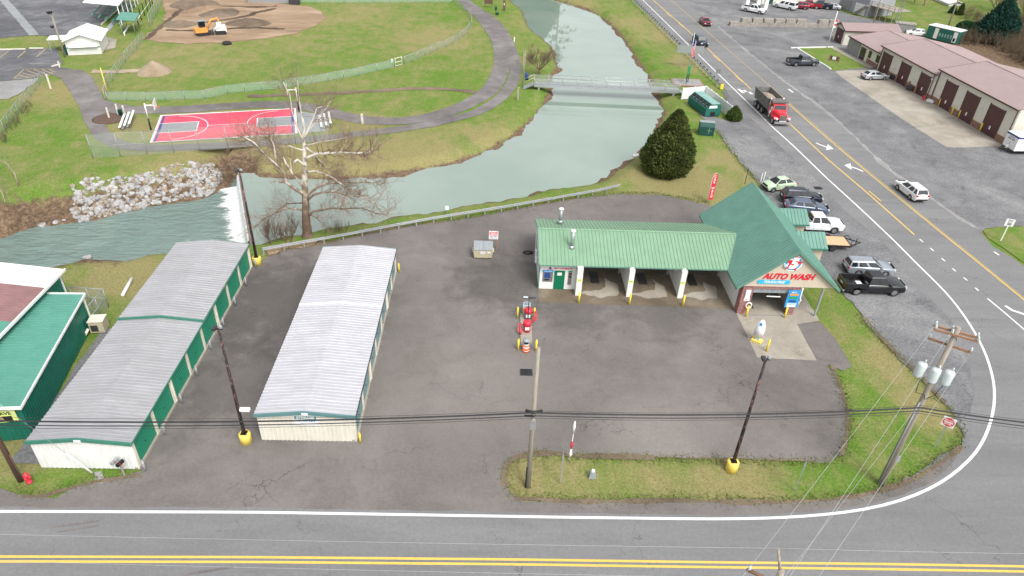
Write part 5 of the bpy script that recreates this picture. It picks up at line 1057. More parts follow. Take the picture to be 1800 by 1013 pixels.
MB().add([(-.12, -.205, 1.75), (.12, -.205, 1.75), (.1, -.155, 2.02), (-.1, -.155, 2.02)], ((0, 1, 2, 3),)).build('screen', 'blue_sign', pk)
# dumpster and its warning board
dp = thing('dumpster', 'tan front-loading dumpster with grey lids behind the vacuum area', 'dumpster', P(849, 456) + Vector((0, .62, 0)))
MB().add([(-.88, -.55, .12), (.88, -.55, .12), (.88, .55, .12), (-.88, .55, .12), (-.95, -.66, 1.05), (.95, -.66, 1.05), (.95, .62, 1.32), (-.95, .62, 1.32)], ((3, 2, 1, 0), (0, 1, 5, 4), (1, 2, 6, 5), (2, 3, 7, 6), (3, 0, 4, 7), (4, 5, 6, 7))).build('bin', 'tan_steel', dp)
for s_ in (-1, 1):
    ld = MB().add([(s_ * .02, -.70, 1.07), (s_ * .93, -.70, 1.07), (s_ * .93, .62, 1.36), (s_ * .02, .62, 1.36), (s_ * .02, -.70, 1.11), (s_ * .93, -.70, 1.11), (s_ * .93, .62, 1.40), (s_ * .02, .62, 1.40)], ((0, 1, 2, 3), (4, 5, 6, 7), (0, 4, 5, 1), (1, 5, 6, 2))).build('lid', 'grey_plastic', dp)
    MB().add([p for k in range(6) for p in ((s_ * (.12 + k * .14), -.68, 1.118), (s_ * (.17 + k * .14), -.68, 1.118), (s_ * (.17 + k * .14), .58, 1.40), (s_ * (.12 + k * .14), .58, 1.40))], [(4 * k, 4 * k + 1, 4 * k + 2, 4 * k + 3) for k in range(6)]).build('lid_rib', 'galv_dull', ld)
    MB().box(min(s_ * .95, s_ * 1.06), max(s_ * .95, s_ * 1.06), -.5, .3, .55, .8).build('fork_pocket', 'tan_steel', dp); MB().box(min(s_ * .98, s_ * 1.05), max(s_ * .98, s_ * 1.05), -.515, -.501, .58, .77).build('pocket_hole', 'black_metal', dp)
    MB().box(s_ * .7 - .08, s_ * .7 + .08, -.5, -.34, 0.01, .12).build('caster', 'black_metal', dp)
sg2 = MB().add([(-.3, -.648, .6), (.22, -.648, .6), (.22, -.678, .92), (-.3, -.678, .92)], ((0, 1, 2, 3),)).build('notice', 'white', dp); marks((2, 4), .12, 'navy_sign', sg2, (-.04, -.685, .77), (R_(84), 0, 0))
MB().add([(.42, -.65, .72), (.75, -.65, .72), (.75, -.675, .92), (.42, -.675, .92)], ((0, 1, 2, 3),)).build('notice', 'white', dp)
wbz = HT((873, 438), (875, 421)); wbt = HT((873, 438), (875, 407)); bp = P(873, 438); bl = P(861, 437)
wbd = thing('warning_board', 'white board headed STOP in red on two wooden posts behind the dumpster', 'sign', (bp + bl) / 2)
wq = (bp - bl).length / 2
for s_ in (-1, 1): MB().box(s_ * wq - .05, s_ * wq + .05, 0, .1, 0, wbt - .1).build('post', 'crossarm_wood', wbd)
bd = MB().box(-wq - .12, wq + .12, -.03, -.002, wbz, wbt).build('board', 'white', wbd)
text('STOP', .36, 'red_sign', bd, (0, -.036, wbt - .22), FACE_S, bold=.014); MB().box(-wq - .08, wq + .08, -.04, -.031, wbt - .47, wbt - .40).build('red_rule', 'red_sign', bd); marks((3, 5), .14, 'navy_sign', bd, (0, -.036, wbz + .32), FACE_S); marks((5, 3), .14, 'navy_sign', bd, (0, -.036, wbz + .14), FACE_S)
# do-not-enter sign
sb = P(1644, 786); sh = HT((1644, 786), (1666, 741)); dn = thing('do_not_enter_sign', 'white sign with red disc on a grey post at the corner of the grass', 'sign', sb, R_(-36))
MB().box(-.04, .04, -.02, .02, 0, sh + .3).build('post', 'galv_dull', dn); pl = MB().box(-.40, .40, -.05, -.021, sh - .40, sh + .40).build('plate', 'white', dn)
MB().xprism([(.36 * math.cos(2 * math.pi * k / 24), sh + .36 * math.sin(2 * math.pi * k / 24)) for k in range(24)], -.058, -.0505).build('red_disc', 'red_sign', pl); MB().box(-.28, .28, -.064, -.0585, sh - .05, sh + .05).build('white_bar', 'white', pl)
text('DO NOT', .15, 'white', pl, (0, -.066, sh + .17), FACE_S, bold=.004); text('ENTER', .15, 'white', pl, (0, -.066, sh - .17), FACE_S, bold=.004)
sgn2 = thing('speed_sign', 'white road sign on a white post by the far verge', 'sign', P(*ch(1010, 520)), R_(-20)); zs = HT(ch(1010, 520), ch(1075, 405))
MB().box(-.05, .05, -.03, .03, 0, zs + .4).build('post', 'white', sgn2); pl = MB().box(-.42, .42, -.06, -.031, zs - .42, zs + .42).build('plate', 'white', sgn2); text('SPEED\nLIMIT', .17, 'black_metal', pl, (0, -.065, zs + .2), FACE_S); text('50', .4, 'black_metal', pl, (0, -.065, zs - .18), FACE_S, bold=.01)
# signs on the island, seen edge-on
for px, top, lab in (((985, 850), (990, 800), 'grey sign seen edge-on at the left end of the grass island'), ((1398, 862), (1414, 812), 'grey sign seen edge-on at the right end of the grass island')):
    h = HT(px, top); t = thing('edge_on_sign', lab, 'sign', P(*px), heading(Vector((0, 0, 0)), P(*px)))
    MB().box(-.03, .03, -.03, .03, 0, h).build('post', 'galv_dull', t); MB().box(-.38, .38, .031, .05, h - .85, h).build('plate', 'galv', t)
fp = P(1001, 812); hf = HT((1001, 812), (1013, 742)); ff = thing('furled_flag', 'furled white and red feather flag leaning on the grass island', 'flag', fp)
tp = Vector((.05, .05, hf)); MB().tube([(0, 0, 0), tp], .025, 6).build('pole', 'white', ff)
MB().tube([tp * .12, tp * .2, tp * .33], [.04, .11, .05], 6).build('flag_cloth', 'white', ff); MB().tube([tp * .33, tp * .42, tp * .52], [.05, .1, .04], 6).build('flag_cloth', 'red_plastic', ff); MB().tube([tp * .70, tp * .86, tp * .98], [.03, .10, .06], 6).build('flag_cloth', 'white', ff)
jb = thing('junction_box', 'small grey utility box with white top on the grass island', 'utility box', P(1041, 838)); MB().add([(-.24, -.2, 0), (.24, -.2, 0), (.24, .2, 0), (-.24, .2, 0), (-.17, -.14, .5), (.17, -.14, .5), (.17, .14, .5), (-.17, .14, .5)], ((0, 1, 5, 4), (1, 2, 6, 5), (2, 3, 7, 6), (3, 0, 4, 7), (4, 5, 6, 7))).build('box', 'grey_plastic', jb); MB().lathe([(.12, .5), (.12, .62), (.05, .7)], 12).build('cap', 'white', jb)
fe = P(1243, 357); hfl = HT((1243, 357), (1249, 304)); fl = thing('feather_flag', 'red feather flag reading CAR WASH behind the green roof', 'flag', fe, R_(15))
MB().tube([(0, 0, 0), (0, 0, hfl * .8), (.12, 0, hfl * .95), (.45, 0, hfl)], .03, 6).build('pole', 'white', fl); pf = [(.02, .45), (.62, .35), (.66, hfl * .85), (.5, hfl * .97), (.2, hfl), (.04, hfl * .9)]
MB().xprism(pf, -.012, .012).build('cloth', 'red_plastic', fl)
for k, chh in enumerate('CAR WASH'):
    if chh != ' ': text(chh, .42, 'white', fl, (.34, -.02, hfl * .88 - k * .36), FACE_S, bold=.01)
# storm drains
for px, lab in (((925, 655), 'iron storm drain grate in the lot below the vacuum island'), ((1438, 331), 'iron storm drain grate in the gravel beside the highway')):
    t = thing('storm_drain', lab, 'drain', P(*px)); MB().box(-.5, .5, -.4, .4, .013, .03).build('frame', 'dark_metal', t)
    for k in range(5): MB().box(-.42, .42, -.33 + k * .15, -.26 + k * .15, .03, .045).build('bar', 'black_metal', t)
pp = MB(); a_, b_ = P(232, 492) + Vector((0, 0, .12)), P(216, 521) + Vector((0, 0, .12)); pp.tube([a_, b_], .14, 10); tag(pp.build('drain_pipe', 'white'), 'white plastic pipe lying on the grass behind the storage building', 'pipe')
a_, b_ = P(1112, 275) + Vector((0, 0, .0)), P(1122, 274) + Vector((0, 0, .1)); tag(MB().tube([a_, b_], .22, 10).build('outfall_pipe', 'white'), 'white outfall pipe sticking out of the river bank', 'pipe')
hb = thing('heat_unit', 'beige rooftop-style air unit standing behind the storage building', 'air unit', P(*c2(0, 0)) if False else P(*cropf(0, 420, 3.896)(690, 625)), R_(8))
MB().box(-.55, .55, -.5, .5, .1, 1.15).build('cabinet', 'tan_steel', hb); MB().box(-.45, .1, -.52, -.501, .25, .85).build('grille', 'dark_metal', hb); MB().box(-.6, .6, -.55, .55, 1.15, 1.2).build('top', 'cream_trim', hb)
MB().tube([(-.9, -.9, .12), (-.6, -.55, .6)], .14, 4).build('duct', 'cream_trim', hb)
# ---------------------------------------------------------------- guardrails
def guardrail(label, pl, sp=1.95, block=False):
    t = thing('guardrail', label, 'guardrail', pl[0])
    o = pl[0]; q = [p - o for p in pl]; mb = MB(); L = 0
    prof = [(0, .50), (.07, .54), (.07, .60), (0, .65), (.07, .70), (.07, .76), (0, .80)]
    vs = []; n = len(prof)
    for i, p in enumerate(q):
        tg = (q[min(i + 1, len(q) - 1)] - q[max(i - 1, 0)]).normalized(); nn = Vector((tg.y, -tg.x, 0))
        for d, z in prof: vs.append((p.x + nn.x * d, p.y + nn.y * d, z))
    mb.add(vs, [(i * n + j, (i + 1) * n + j, (i + 1) * n + j + 1, i * n + j + 1) for i in range(len(q) - 1) for j in range(n - 1)]); mb.build('beam', 'galv', t)
    pm = MB().box(-.06, .06, -.09, .09, -.4, .72).mesh('post', 'galv_dull'); bk = MB().box(-.10, .10, -.12, .12, .42, .88).mesh('block', 'black_metal')
    acc = 0
    for a, b in zip(q, q[1:]):
        Ls = (b - a).length; k = acc
        while k < Ls:
            p = a.lerp(b, k / Ls); tg = (b - a).normalized(); nn = Vector((tg.y, -tg.x, 0)); rz = math.atan2(tg.y, tg.x)
            po = link_mesh('post', pm, t, p - nn * .12, (0, 0, rz))
            if block: link_mesh('spacer_block', bk, po, (0, .06, .0))
            k += sp
        acc = k - Ls
    return t
guardrail('galvanised guardrail along the river bank behind the lot', [P(x, y, .7) * 1 - Vector((0, 0, .7)) for x, y in ((462, 437), (520, 427), (610, 411), (700, 394), (760, 383), (800, 376.5), (898, 361), (1000, 343), (1055, 333), (1090, 325))])
guardrail('galvanised guardrail with dark spacer blocks along the highway', [P(x, y, .7) - Vector((0, 0, .7)) for x, y in ((1080, -38), (1118, 3), (1150, 35), (1193, 77), (1268, 150))], block=True)
em = thing('end_marker', 'yellow end marker on the highway guardrail', 'marker', P(1268, 158)); MB().box(-.25, .25, -.04, .04, .1, 1.0).build('plate', 'yellow', em)
gs = thing('bank_notice', 'small white notice on the riverside guardrail', 'sign', P(786, 380)); MB().box(-.03, .03, -.03, .03, 0, 1.0).build('post', 'galv', gs); MB().box(-.2, .2, -.05, -.031, .75, 1.25).build('plate', 'white', gs)
# ---------------------------------------------------------------- chain-link fences
def fence(label, pl, h, mat='chain_link', sp=3.0, mid=False, name='chain_link_fence', post='galv_dull', gate=None):
    t = thing(name, label, 'fence', pl[0]); o = pl[0]; q = [p - o for p in pl]
    pm = MB().tube([(0, 0, 0), (0, 0, h + .05)], .04, 6).mesh('post', post)
    for i, (a, b) in enumerate(zip(q, q[1:])):
        L = (b - a).length; n = max(1, round(L / sp))
        MB().quad(a + Vector((0, 0, .03)), b + Vector((0, 0, .03)), b + Vector((0, 0, h)), a + Vector((0, 0, h))).build('mesh_panel', mat, t)
        rl = MB().tube([a + Vector((0, 0, h)), b + Vector((0, 0, h))], .035, 5).build('top_rail', post, t)
        if mid: MB().tube([a + Vector((0, 0, h * .5)), b + Vector((0, 0, h * .5))], .03, 5).build('mid_rail', post, t)
        for k in range(n + (1 if i == len(q) - 2 else 0)): link_mesh('post', pm, t, a.lerp(b, k / n))
    return t
def pxs(lst): return [P(x, y) for x, y in lst]
of = [c1(738, 688), c1(1000, 690), c1(1400, 678), c2(0, 640), c2(350, 608), c2(690, 555), c2(900, 515), c2(1140, 460)]
fence('green-tinted outfield fence left of its gate', pxs(of), 1.25, 'chain_link_green', 3.0)
fence('grey outfield fence curving from the gate past the path', pxs([c2(1215, 440), c2(1300, 405), c2(1440, 340), c2(1500, 322), c2(1585, 275), c2(1640, 230), c2(1672, 180), c2(1668, 135), c2(1640, 90), c2(1580, 45), c2(1540, 16)]), 1.3, 'chain_link', 2.5)
fence('green outfield fence along the far top edge of the field', pxs([c2(1540, 16), c2(1100, 20), c2(600, 20), c2(330, 16)]), 1.3, 'chain_link_green', 3.0)
gt_ = thing('field_gate', 'open pipe gate in the outfield fence with a white notice', 'gate', P(*c2(1150, 457)))
pa, pb = Vector((0, 0, 0)), P(*c2(1195, 445)) - P(*c2(1150, 457))
for a, b in ((pa, pa + Vector((0, 0, 1.5))), (pb, pb + Vector((0, 0, 1.5))), (pa + Vector((0, 0, 1.4)), pb + Vector((0, 0, 1.4))), (pa + Vector((0, 0, .7)), pb + Vector((0, 0, .7))), (pa + Vector((0, 0, .12)), pb + Vector((0, 0, .12)))): MB().tube([a, b], .04, 6).build('gate_pipe', 'white', gt_)
MB().box(-.75, -.35, -.06, -.03, .7, 1.3).build('notice', 'white', gt_)
fence('grey chain-link fence along the left field line', pxs([c1(742, 600), c1(860, 430), c1(985, 280)]), 1.6, 'chain_link', 3.0)
fence('short chain-link fence corner by the yellow foul pole', pxs([c1(742, 600), c1(725, 690)]), 1.6, 'chain_link', 3.0)
fence('backstop fence beside the dugout', pxs([c1(1030, 190), c1(1070, 110), c1(1115, 20)]), 2.4, 'chain_link', 3.0)
fence('tall chain-link fence between the basketball court and the river', pxs([c1(845, 915 + 118), c8(640, 150), c8(1010, 125), c8(1370, 100), c8(1753, 70), (520, 254), (580, 249)][1:]), 3.0, 'chain_link', 3.1, True)
fence('overgrown chain-link fence at the left edge of the park', pxs([(-30, 268), (0, 243), (25, 211), (40, 190), (55, 170), (70, 150), (82, 140)]), 1.5, 'chain_link', 2.6)
cc2 = cropf(0, 420, 3.896)
fence('small chain-link enclosure beside the green building', pxs([cc2(640, 600), cc2(745, 470), cc2(720, 455), cc2(480, 470)][:2] + [cc2(520, 455)]), 1.9, 'chain_link', 1.6, True)
fy = thing('foul_pole', 'yellow foul pole at the corner of the field fence', 'pole', P(*c1(742, 655))); MB().tube([(0, 0, 0), (0, 0, HT(c1(742, 655), c1(686, 466)))], .07, 8).build('pole', 'yellow_pale', fy)
# ---------------------------------------------------------------- park things
def hoop(label, px, ang):
    t = thing('basketball_hoop', label, 'basketball hoop', P(*px), ang, 'basketball hoops'); h = 3.6
    MB().tube([(0, 0, 0), (0, 0, 1.6)], .1, 10).build('pole_padding', 'black_metal', t); MB().tube([(0, 0, 1.6), (0, 0, h)], .08, 10).build('pole', 'white', t); MB().box(0, 1.2, -.05, .05, h - .35, h - .2).build('arm', 'white', t)
    bb = MB().box(1.2, 1.25, -.9, .9, 2.9, 4.0).build('backboard', 'white', t); MB().tube([(1.48 + .23 * math.cos(k * math.pi / 8), .23 * math.sin(k * math.pi / 8), 3.05) for k in range(17)], .02, 5).build('rim', 'orange_plastic', bb)
hoop('basketball hoop at the left end of the red court', c1(1035, 890), crz); hoop('basketball hoop at the right end of the red court', c2(490, 770), crz + math.pi)
def bleacher(label, px0, px1, w_):
    a, b = P(*px0), P(*px1); t = thing('bleacher', label, 'bleacher', a, heading(a, b), 'aluminium bleachers by the court'); L = (b - a).length
    for k in range(3):
        MB().box(0, L, -k * .62 - .3, -k * .62, .38 + k * .22, .43 + k * .22).build('seat_plank', 'white_metal', t)
        if k: MB().box(0, L, -k * .62 + .05, -k * .62 + .27, .16 + (k - 1) * .22, .2 + (k - 1) * .22).build('foot_plank', 'galv', t)
    for x in (.3, L / 2, L - .3):
        MB().tube([(x, 0, .02), (x, -1.6, .02)], .03, 5).build('frame', 'galv', t)
        for k in range(3): MB().tube([(x, -k * .62 - .15, .02), (x, -k * .62 - .15, .4 + k * .22)], .03, 5).build('leg', 'galv', t)
bleacher('aluminium bleacher left of the red court', c1(815, 895), c1(850, 800), 1.6); bleacher('aluminium bleacher right of the red court', c2(640, 890), c2(625, 810), 1.6)
tag(MB().lathe([(.26, 0), (.3, .9), (.31, .92), (.001, 1.0)], 14).build('trash_can', 'dark_green', None, P(*c1(830, 795))), 'dark green trash can beside the drive near the bleacher', 'trash can')
def post(label, px, h, m='white', name='wooden_post', r=.09):
    return tag(MB().box(-r, r, -r, r, 0, h).build(name, m, None, P(*px)), label, 'post')
post('pale wooden post standing in the mulch ring', c1(750, 815), 1.6, 'cream_trim'); post('pale post left of the green trash can', c1(812, 790), 1.6, 'cream_trim'); post('pale post right of the green trash can', c1(855, 785), 1.3, 'cream_trim'); post('pale post by the yellow hatching', c1(350, 610), 2.2, 'cream_trim'); post('pale post at the corner of the overflow lot', c1(410, 462), 1.0, 'cream_trim'); post('pale post pair beside the curving path', c2(925, 848), 1.4, 'cream_trim', r=.14); post('grey post by the footbridge stairs', c3(430, 685), 2.0, 'wood_pole', r=.14); post('white post on the lawn beside the river bend', c3(405, 290), 1.0, 'white'); post('white post behind the concession stand', c1(855, 245), .7, 'white')
ml = thing('mulch_ring', 'brown mulch ring beside the park drive', 'mulch bed', P(*c1(750, 812))); MB().lathe([(2.2, 0), (1.9, .1), (.6, .2), (.001, .22)], 26).build('mulch', 'mulch', ml)
for (a, lab) in ((c1(40, 341), 'first'), (c1(127, 339), 'second'), (c1(250, 333), 'third')): tag(MB().box(-1.1, 1.1, -.12, .12, 0, .14).build('parking_stop', 'cream_trim', None, P(*a), R_(8)), 'cream parking stop above the faded stall lines, %s from the left edge' % lab, 'parking stop', 'parking stops in the overflow lot')
tag(MB().box(-.8, .8, -.12, .12, 0, .14).build('parking_stop', 'cream_trim', None, P(*c1(383, 450)), R_(70)), 'short cream parking stop beside the drive entrance', 'parking stop')
for k in range(6):
    f = k / 5; a = c1(703 + 100 * f, 163 - 92 * f); tag(MB().box(-1.0, 1.0, -.12, .12, 0, .14).build('parking_stop', 'cream_trim', None, P(*a), heading(P(*c1(700, 165)), P(*c1(800, 72)))), 'cream parking stop beside the grandstand walk, %s from the white stand' % 'first second third fourth fifth sixth'.split()[k], 'parking stop', 'parking stops beside the grandstand')
dgz = thing('dugout', 'small green-roofed dugout at the field fence', 'dugout', P(*c1(930, 237)), heading(P(*c1(930, 237)), P(*c1(985, 140))))
MB().add([(-.5, -.5, 2.5), (5.6, -.5, 2.5), (5.6, 2.6, 2.8), (-.5, 2.6, 2.8), (-.5, -.5, 2.6), (5.6, -.5, 2.6), (5.6, 2.6, 2.9), (-.5, 2.6, 2.9)], ((3, 2, 1, 0), (4, 5, 6, 7), (0, 1, 5, 4), (1, 2, 6, 5), (2, 3, 7, 6), (3, 0, 4, 7))).build('roof', 'green_roof', dgz)
for x in (0, 2.6, 5.2):
    for y in (0, 2.2): MB().tube([(x, y, 0), (x, y, 2.6)], .06, 6).build('post', 'galv', dgz)
MB().box(0, 5.2, 1.7, 2.0, .4, .45).build('bench', 'white_metal', dgz)
gsd = thing('grandstand', 'white-roofed grandstand with green seating rows beside the ball field', 'grandstand', P(*c1(810, 185)), heading(P(*c1(810, 185)), P(*c1(905, 60))))
MB().add([(1.0, -.8, 3.6), (20, -.8, 3.6), (20, 5.2, 4.3), (1.0, 5.2, 4.3), (1.0, -.8, 3.72), (20, -.8, 3.72), (20, 5.2, 4.42), (1.0, 5.2, 4.42)], ((3, 2, 1, 0), (4, 5, 6, 7), (0, 1, 5, 4), (1, 2, 6, 5), (2, 3, 7, 6), (3, 0, 4, 7))).build('roof', 'white', gsd)
for x in (1.2, 5, 9, 13, 17, 19.8):
    for y, h in ((-.5, 3.6), (-3.4, 2.4)): MB().box(x - .08, x + .08, y - .08, y + .08, 0, h).build('post', 'black_metal' if y < -1 else 'white', gsd)
for k in range(5): MB().box(1, 20, 4.2 - k * 1.1, 4.6 - k * 1.1, 1.9 - k * .4, 2.0 - k * .4).build('seat_row', 'green_trim', gsd)
MB().tube([(.5, -3.4, 1.0), (20, -3.4, 1.0)], .05, 6).build('rail', 'white', gsd)
pk_l = thing('field_light_pole', 'wooden light pole with floodlights beside the white concession stand', 'light pole', P(*c1(445, 392))); hpk = HT(c1(445, 392), c1(355, 88))
MB().tube([(0, 0, 0), (0, 0, hpk)], [.16, .11], 8).build('pole', 'wood_pole', pk_l)
for x, z in ((-.3, hpk), (.1, hpk + .1), (-.4, hpk - 2.2)): MB().lathe([(.1, 0), (.3, .25), (.28, .4)], 10, c=(x, -.2, z - .2)).build('floodlight', 'black_metal', pk_l)
# heaps of earth
def mound(label, px, r, h, mat, name='earth_mound', sy=1.0):
    n = 26; m = 9; mb = MB(); vs = []
    q = P(*px)
    for i in range(m + 1):
        f = i / m
        for k in range(n):
            a = 2 * math.pi * k / n; rr = r * f * (1 + .16 * mnoise.noise(Vector((math.cos(a) * 1.4 + px[0], math.sin(a) * 1.4, .3)))); x, y = rr * math.cos(a), rr * math.sin(a) * sy
            z = h * (1 - f) ** .85 * (1 + .22 * mnoise.noise(Vector((x * .9 + px[0], y * .9, 1)))) + .06 * mnoise.noise(Vector((x * 3, y * 3, px[1]))) * (1 - f) - .02 * (f > .95)
            vs.append((x, y, max(z, 0) if f < 1 else -.05))
    mb.add(vs, [(i * n + k, (i + 1) * n + k, (i + 1) * n + (k + 1) % n, i * n + (k + 1) % n) for i in range(m) for k in range(n)], 0, True); o = mb.build(name, mat, None, q); return tag(o, label, 'mound')
mound('neat cone of tan sand on the outfield grass', c1(1058, 492), 2.7, 1.7, 'sand', 'sand_pile')
mound('large dark earth heap at the top of the infield', c1(1335, 38), 5.5, 1.9, 'dug_earth', sy=.8); mound('pale earth heap beside the large dark one', c1(1440, 75), 5.0, 1.2, 'infield', sy=.8); mound('dark earth heap behind the digger', c1(1230, 170), 3.2, .9, 'dug_earth'); mound('brown earth heap right of the loader', c2(140, 160), 4.6, 1.0, 'dug_earth', sy=.8); mound('brown earth heap near the right edge of the infield', c2(-60, 90), 4.5, .8, 'dug_earth')
ty = thing('loose_tyre', 'black tyre lying on the grass below the digger', 'tyre', P(*c1(1555, 303))); MB().tube([(.62 * math.cos(k * math.pi / 10), .62 * math.sin(k * math.pi / 10), .2) for k in range(21)], .24, 8).build('tyre', 'tyre', ty)
# footbridge
BL, BR = P(*c3(540, 592), .55), P(*c3(1532, 637), .55); br = thing('footbridge', 'grey steel footbridge with railings over the river', 'footbridge', (BL.x, BL.y, 0), heading(BL, BR)); bl_ = (BR - BL).length
MB().box(0, bl_, -.05, .1, .45, .85).build('beam', 'galv', br); MB().box(0, bl_, 1.6, 1.75, .45, .85).build('beam', 'galv', br)
npl = 80; pmz = MB().box(0, bl_ / npl - .03, 0, 1.65, .86, .91).mesh('deck_plank', 'galv_dull')
for k in range(npl): link_mesh('deck_plank', pmz, br, (k * bl_ / npl, 0.02, 0))
for y in (0, 1.68):
    for z in (1.4, 1.98): MB().tube([(0, y, z), (bl_, y, z)], .035, 6).build('rail', 'galv', br)
    for k in range(11): MB().tube([(k * bl_ / 10, y, .8), (k * bl_ / 10, y, 2.0)], .035, 6).build('rail_post', 'galv', br)
    MB().quad((0, y, .9), (bl_, y, .9), (bl_, y, 1.98), (0, y, 1.98)).build('rail_mesh', 'chain_link', br)
for x in (.8, bl_ - .8): MB().box(x - .15, x + .15, .05, .3, -1.2, .45).box(x - .15, x + .15, 1.4, 1.65, -1.2, .45).build('pier', 'galv', br)
for k in range(5): MB().box(-.35 - k * .33, -.02 - k * .33, 0, 1.65, .68 - k * .17, .74 - k * .17).build('step', 'galv_dull', br)
for y in (0, 1.68): MB().tube([(0, y, 1.98), (-1.7, y, 1.1), (-1.7, y, 0)], .035, 6).build('stair_rail', 'galv', br)
for k in range(5): MB().box(bl_ + .02 + k * .33, bl_ + .35 + k * .33, 0, 1.65, .68 - k * .17, .74 - k * .17).build('step', 'galv_dull', br)
# white vinyl fence round the recycling container
vf = thing('vinyl_fence', 'white vinyl privacy fence around the recycling container', 'fence', (30.04, 108.8, 0))
cor = [Vector((0, 0, 0)), Vector((4.1, 1.5, 0)), Vector((5.67, -7.85, 0))]
for a, b in zip(cor, cor[1:]):
    L = (b - a).length; n = max(1, round(L / 1.9)); u = (b - a).normalized(); rz = math.atan2(u.y, u.x)
    for k in range(n + 1):
        p = a.lerp(b, k / n); MB().box(-.07, .07, -.07, .07, 0, 1.95).build('post', 'white_gloss', vf, p, rz)
        if k < n:
            pn = MB().box(.07, L / n - .07, -.025, .025, .06, 1.8).build('panel', 'white_gloss', vf, p, rz); MB().box(.07, L / n - .07, -.045, .045, 1.72, 1.86).build('rail', 'white_gloss', pn); MB().box(.07, L / n - .07, -.045, .045, .05, .2).build('rail', 'white_gloss', pn)
rc0, rc1 = Vector((31.95, 100.95, 0)), Vector((30.65, 106.5, 0)); rc = thing('recycling_container', 'long green recycling container with dark slanted lids beside the white fence', 'container', rc0, heading(rc0, rc1))
RL, RW = 5.9, 2.45     # local x away, local y to the left(-x world): container spans y -RW..0
MB().add([(x, y, z) for x in (0, RL) for y, z in ((0, .15), (0, 1.3), (-.75, 1.95), (-RW + .35, 1.95), (-RW, 1.3), (-RW, .15))], [tuple(range(6)), tuple(range(6, 12))[::-1]] + [(i + 6, (i + 1) % 6 + 6, (i + 1) % 6, i) for i in range(6)]).build('body', 'container_green', rc)
for k in range(13): MB().box(k * .48 + .03, k * .48 + .13, .0, .07, .2, 1.28).build('rib', 'container_green', rc)
for k in range(5):
    x = .25 + k * 1.12; lid = MB().add([(x, -.06, 1.36), (x + .95, -.06, 1.36), (x + .95, -.72, 1.94), (x, -.72, 1.94)], ((0, 1, 2, 3),)).build('lid', 'black_metal', rc)
    MB().add([(x + .1, -.2, 1.50), (x + .5, -.2, 1.50), (x + .5, -.26, 1.555), (x + .1, -.26, 1.555)], ((0, 1, 2, 3),)).build('lid_handle', 'grey_plastic', lid)
MB().box(-.04, RL + .04, -RW + .3, -.76, 1.955, 1.99).build('roof', 'container_pale', rc)
MB().box(-.03, -.005, -1.55, -.75, .15, .75).build('hatch', 'black_metal', rc); MB().add([(-.01, -.35, 1.35), (-.01, -1.7, 1.35), (-.01, -1.7, 1.75), (-.01, -.5, 1.75)], ((0, 3, 2, 1),)).build('end_notice', 'white', rc)
db0 = P(1228, 237.6); db = thing('green_storage_box', 'dark green bin with rounded top on the grass below the container', 'bin', db0, heading(db0, P(1250, 239.5)))
pr_ = [(0, 0), (0, 1.25), (-.12, 1.55), (-.4, 1.75), (-1.3, 1.75), (-1.6, 1.5), (-1.7, 0)]
vs = [(x, -y, z) for x in (0, 2.05) for y, z in pr_]; MB().add(vs, [tuple(range(7)), tuple(range(7, 14))[::-1]] + [(i, i + 7, (i + 1) % 7 + 7, (i + 1) % 7) for i in range(7)]).build('body', 'dark_green', db)
MB().add([(-.03, .42, 1.77), (2.08, .42, 1.77), (2.08, 1.32, 1.77), (-.03, 1.32, 1.77), (-.03, 1.62, 1.52), (2.08, 1.62, 1.52)], ((0, 1, 2, 3), (3, 2, 5, 4))).build('lid', 'grey_plastic', db)
MB().box(1.3, 1.36, -.03, -.005, .3, 1.2).box(1.1, 1.7, -.031, -.004, .72, .78).build('latch', 'galv', db)
# welcome sign, flagpole, billboard beside the highway
mb_ = thing('mulch_bed', 'rectangular mulch bed around the flagpole beside the highway', 'mulch bed', P(1208, 146)); MB().box(-2.6, 2.6, -2.0, 2.0, 0, .12).build('border', 'crossarm_wood', mb_); MB().box(-2.3, 2.3, -1.7, 1.7, .12, .16).build('fill', 'pale_gravel', mb_)
gs_ = thing('green_signboard', 'green signboard on dark posts in the mulch bed', 'sign', P(1207, 148), R_(60)); MB().box(-.55, -.43, -.06, .06, .1, 3.0).box(.43, .55, -.06, .06, .1, 2.6).build('post', 'dark_green', gs_); MB().box(-.7, .7, -.05, .05, 1.7, 3.1).build('board', 'green_sign', gs_)
fpz = P(*c4(285, 715)); hfp = HT(c4(285, 715), c4(335, 290)); fpo = thing('flagpole', 'grey flagpole with a limp striped flag over the mulch bed', 'flagpole', fpz); MB().tube([(0, 0, 0), (0, 0, hfp)], .06, 8).build('pole', 'galv', fpo)
fg = MB(); vs = []; zt, zb = hfp - 1.1, hfp - 4.0
for i in range(9):
    for j in range(6):
        x = .08 + j * .10; vs.append((x + .03 * math.sin(i * 1.7), -.12 * math.sin(j * 1.9 + i * .5), zt - (zt - zb) * i / 8 - .25 * j / 5 * (1 - i / 8)))
for i in range(8):
    for j in range(5): fg.add([vs[i * 6 + j], vs[i * 6 + j + 1], vs[(i + 1) * 6 + j + 1], vs[(i + 1) * 6 + j]], ((0, 1, 2, 3),), (2 if i < 3 and j < 3 else j % 2))
fg.build('flag', ['red_sign', 'white', 'navy_sign'], fpo)
bbs = thing('billboard_back', 'plain grey back of a road sign beside the guardrail', 'sign', P(*c4(235, 600)), R_(-3)); hbb = HT(c4(235, 600), c4(240, 465))
MB().box(-.05, .05, -.05, .05, 0, hbb + 1.0).box(2.6, 2.7, -.05, .05, 0, hbb + 1.0).build('post', 'galv', bbs); MB().box(-1.2, 3.6, -.08, -.051, hbb - .1, hbb + 1.25).build('panel', 'galv', bbs)
